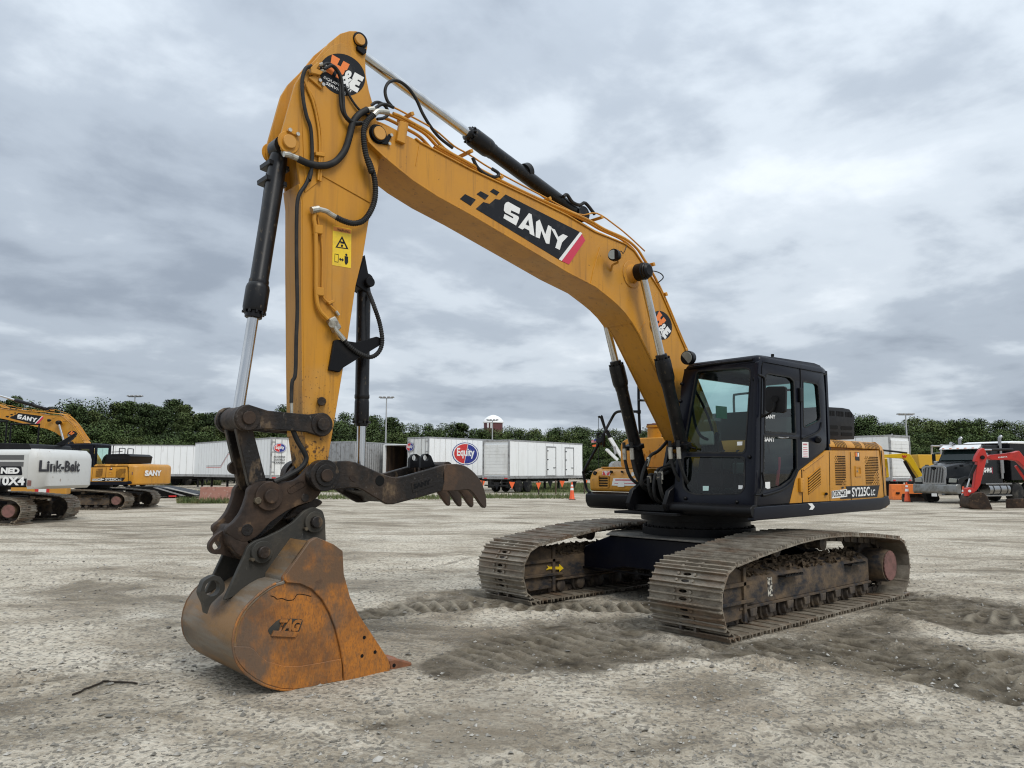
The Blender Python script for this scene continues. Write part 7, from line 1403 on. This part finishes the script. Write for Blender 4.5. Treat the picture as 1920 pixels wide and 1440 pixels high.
def tree(u, d, h, kinds, label, group, wide=1.0):
    where = [b for a, b in LMK if a <= u][-1]; k = seen[label, where] = seen.get((label, where), -1) + 1; label = '%s, %s, %s' % (label, where, ORD[min(k, 11)])
    i = random.choice(kinds); p = spot(u, d)
    t = thing('tree', label, 'tree', p, random.uniform(0, 6.28), group); t.scale = (h*wide, h*wide, h)
    o = bpy.data.objects.new('crown', CR[i][0]); COL.objects.link(o); o.parent = t
    if i not in trunkdata: trunkdata[i] = obj('trunk', CR[i][1], BARK, t).data
    else: q = bpy.data.objects.new('trunk', trunkdata[i]); COL.objects.link(q); q.parent = t
def row(u0, u1, d, step, ytops, kinds, label, group, jit=.16, wide=1.0):
    u = u0
    while u < u1:
        yt = np.interp(u, [a for a, b in ytops], [b for a, b in ytops]); dd = d*random.uniform(.97, 1.03)
        h = 1.6 + (884-yt)*dd/1433; tree(u, dd, h*random.uniform(1-jit, 1.04), kinds, label, group, wide*random.uniform(.85,1.2)); u += step*random.uniform(.7,1.3)
LFT = [(-60,748),(20,742),(60,752),(130,746),(220,752),(330,754),(400,772),(480,782),(540,764),(640,765)]
MID = [(600,768),(700,778),(760,792),(830,795),(880,795),(900,791),(950,791),(1000,795),(1080,802),(1150,800),(1300,798),(1560,790)]
RGT = [(1560,790),(1600,785),(1620,778),(1660,788),(1720,780),(1800,780),(1880,782),(1980,792)]
row(-60, 600, 118, 36, LFT, [0,1,2], 'tall dark pine', 'trees of the left wood', .26, .85)
row(-40, 600, 128, 32, [(a, b+4) for a, b in LFT], [0,1,2,3,4], 'back row tree', 'trees of the left wood', .14)
row(-60, 600, 108, 30, [(a, b+48) for a, b in LFT], [3,4,5,6], 'low front tree', 'trees of the left wood', .25, 1.5)
row(560, 1560, 190, 22, MID, [3,4,5,6,0], 'tall leafy tree', 'trees of the rise behind the trailers', .2, 1.1)
row(560, 1560, 172, 32, [(a, b+28) for a, b in MID], [3,4,5,6], 'middling leafy tree', 'trees of the rise behind the trailers', .2, 1.6)
row(570, 1560, 160, 36, [(a, b+52) for a, b in MID], [3,4,5], 'low bushy tree', 'trees of the rise behind the trailers', .2, 2.0)
row(1540, 1985, 150, 24, [(a, b-2) for a, b in RGT], [3,4,5,6], 'tall leafy tree', 'trees of the right slope', .24, 1.05)
row(1540, 1985, 138, 30, [(a, b+28) for a, b in RGT], [3,4,5,6], 'middling leafy tree', 'trees of the right slope', .2, 1.5)
row(1540, 1985, 128, 32, [(a, b+55) for a, b in RGT], [3,4,5], 'low bushy tree', 'trees of the right slope', .2, 1.9)
# grass patches and weeds
GRM = mat('grass_blades', (.085,.115,.035), .7, layers=[((.16,.15,.06), 1.5, .45, .65), ((.05,.08,.02), 4, .5, .7)])
def blades(name, polys, n, h0, h1, label, w_=.02):
    V = []; Fc = []
    for P in polys:
        P = np.array(P); lo, hi = P.min(0), P.max(0); pts = rng.uniform(lo, hi, (n*4, 2)); pts = pts[poly_sd(pts[:,0], pts[:,1], P.tolist()) > 0][:n]
        for x, y in pts:
            a = rng.uniform(0, 6.28); h = rng.uniform(h0, h1)*(rng.random()*.6+.4); k = len(V); c, s = math.cos(a)*w_, math.sin(a)*w_; lx, ly = rng.normal(0, h*.25, 2)
            V += [(x-c, y-s, 0), (x+c, y+s, 0), (x+lx, y+ly, h)]; Fc.append((k, k+1, k+2))
    me = bpy.data.meshes.new(name); me.from_pydata(V, [], Fc); me.materials.append(GRM)
    o = bpy.data.objects.new(name, me); COL.objects.link(o); o['kind'] = 'stuff'; o['label'] = label; o['category'] = 'grass'
def quad(u0, d0, u1, d1): return [tuple(spot(*q).xy) for q in ((u0,d0),(u1,d0),(u1,d1),(u0,d1))]
blades('grass', [quad(975,60,1105,100)], 14000, .15, .4, 'green grass strip behind the pennant line', .05)
blades('weeds', [quad(600,44,860,49), quad(860,46,1075,50)], 1600, .12, .45, 'sparse weeds along the edge of the gravel', .03)
blades('weeds', [quad(300,48,390,56), quad(340,38,440,40), quad(600,58,760,70)], 2600, .1, .4, 'green weeds under the trailers at left', .04)
blades('grass', [quad(0,85,420,105)], 6000, .2, .7, 'long grass under the left wood', .08)
lawn = MB().add([(x, y, .006) for x, y in quad(970,57,1110,110)], [(0,1,2,3)]); o = obj('lawn', lawn, mat('lawn_green', (.085,.115,.035), .9, layers=[((.17,.15,.08), .3, .45, .6)]), kind='structure')
# loose stones on the gravel
st_v = []; st_f = []
def stones(n, ulo, uhi, dlo, dhi, r0, r1):
    global st_v, st_f
    pts = []
    for _ in range(n):
        d = dlo + (dhi-dlo)*rng.random()**1.3; p = spot(rng.uniform(ulo, uhi), d); pts.append((p.x, p.y))
    pts = np.array(pts); z = ground_fields(pts[:, :1], pts[:, 1:])[0][:, 0]
    keep = ~((np.abs(pts[:,0]-5.5) < .75) & (np.abs(pts[:,1]) < .55)) & ~((np.abs(pts[:,0]) < 2.1) & (np.abs(np.abs(pts[:,1])-1.37) < .45))
    for (x, y), z0 in zip(pts[keep], z[keep]):
        r = r0 + (r1-r0)*rng.random()**3; k = len(st_v); q = rng.normal(0, 1, (6, 3)); base = np.array([(1,0,0),(-1,0,0),(0,1,0),(0,-1,0),(0,0,1),(0,0,-1)], float)*np.array([1,.8,.6])
        v = (base + q*.18)*r + np.array([x, y, z0+r*.25]); st_v += v.tolist(); st_f += [(k+a, k+b, k+c) for a, b, c in ((0,2,4),(2,1,4),(1,3,4),(3,0,4),(2,0,5),(1,2,5),(3,1,5),(0,3,5))]
stones(7000, -100, 2020, 2.6, 7, .004, .016); stones(3500, -100, 2020, 4, 14, .007, .026); stones(140, -100, 2020, 3, 16, .018, .036)
me = bpy.data.meshes.new('gravel'); me.from_pydata(st_v, [], st_f)
me.materials.append(mat('stone', (.25,.235,.205), .85, layers=[((.14,.13,.11), 5, .45, .6, (1,1,1), 2), ((.42,.40,.36), 7, .55, .62, (1,1,1), 2)]))
o = bpy.data.objects.new('gravel', me); COL.objects.link(o); o['kind'] = 'stuff'; o['label'] = 'loose pale stones scattered over the gravel ground'; o['category'] = 'gravel'
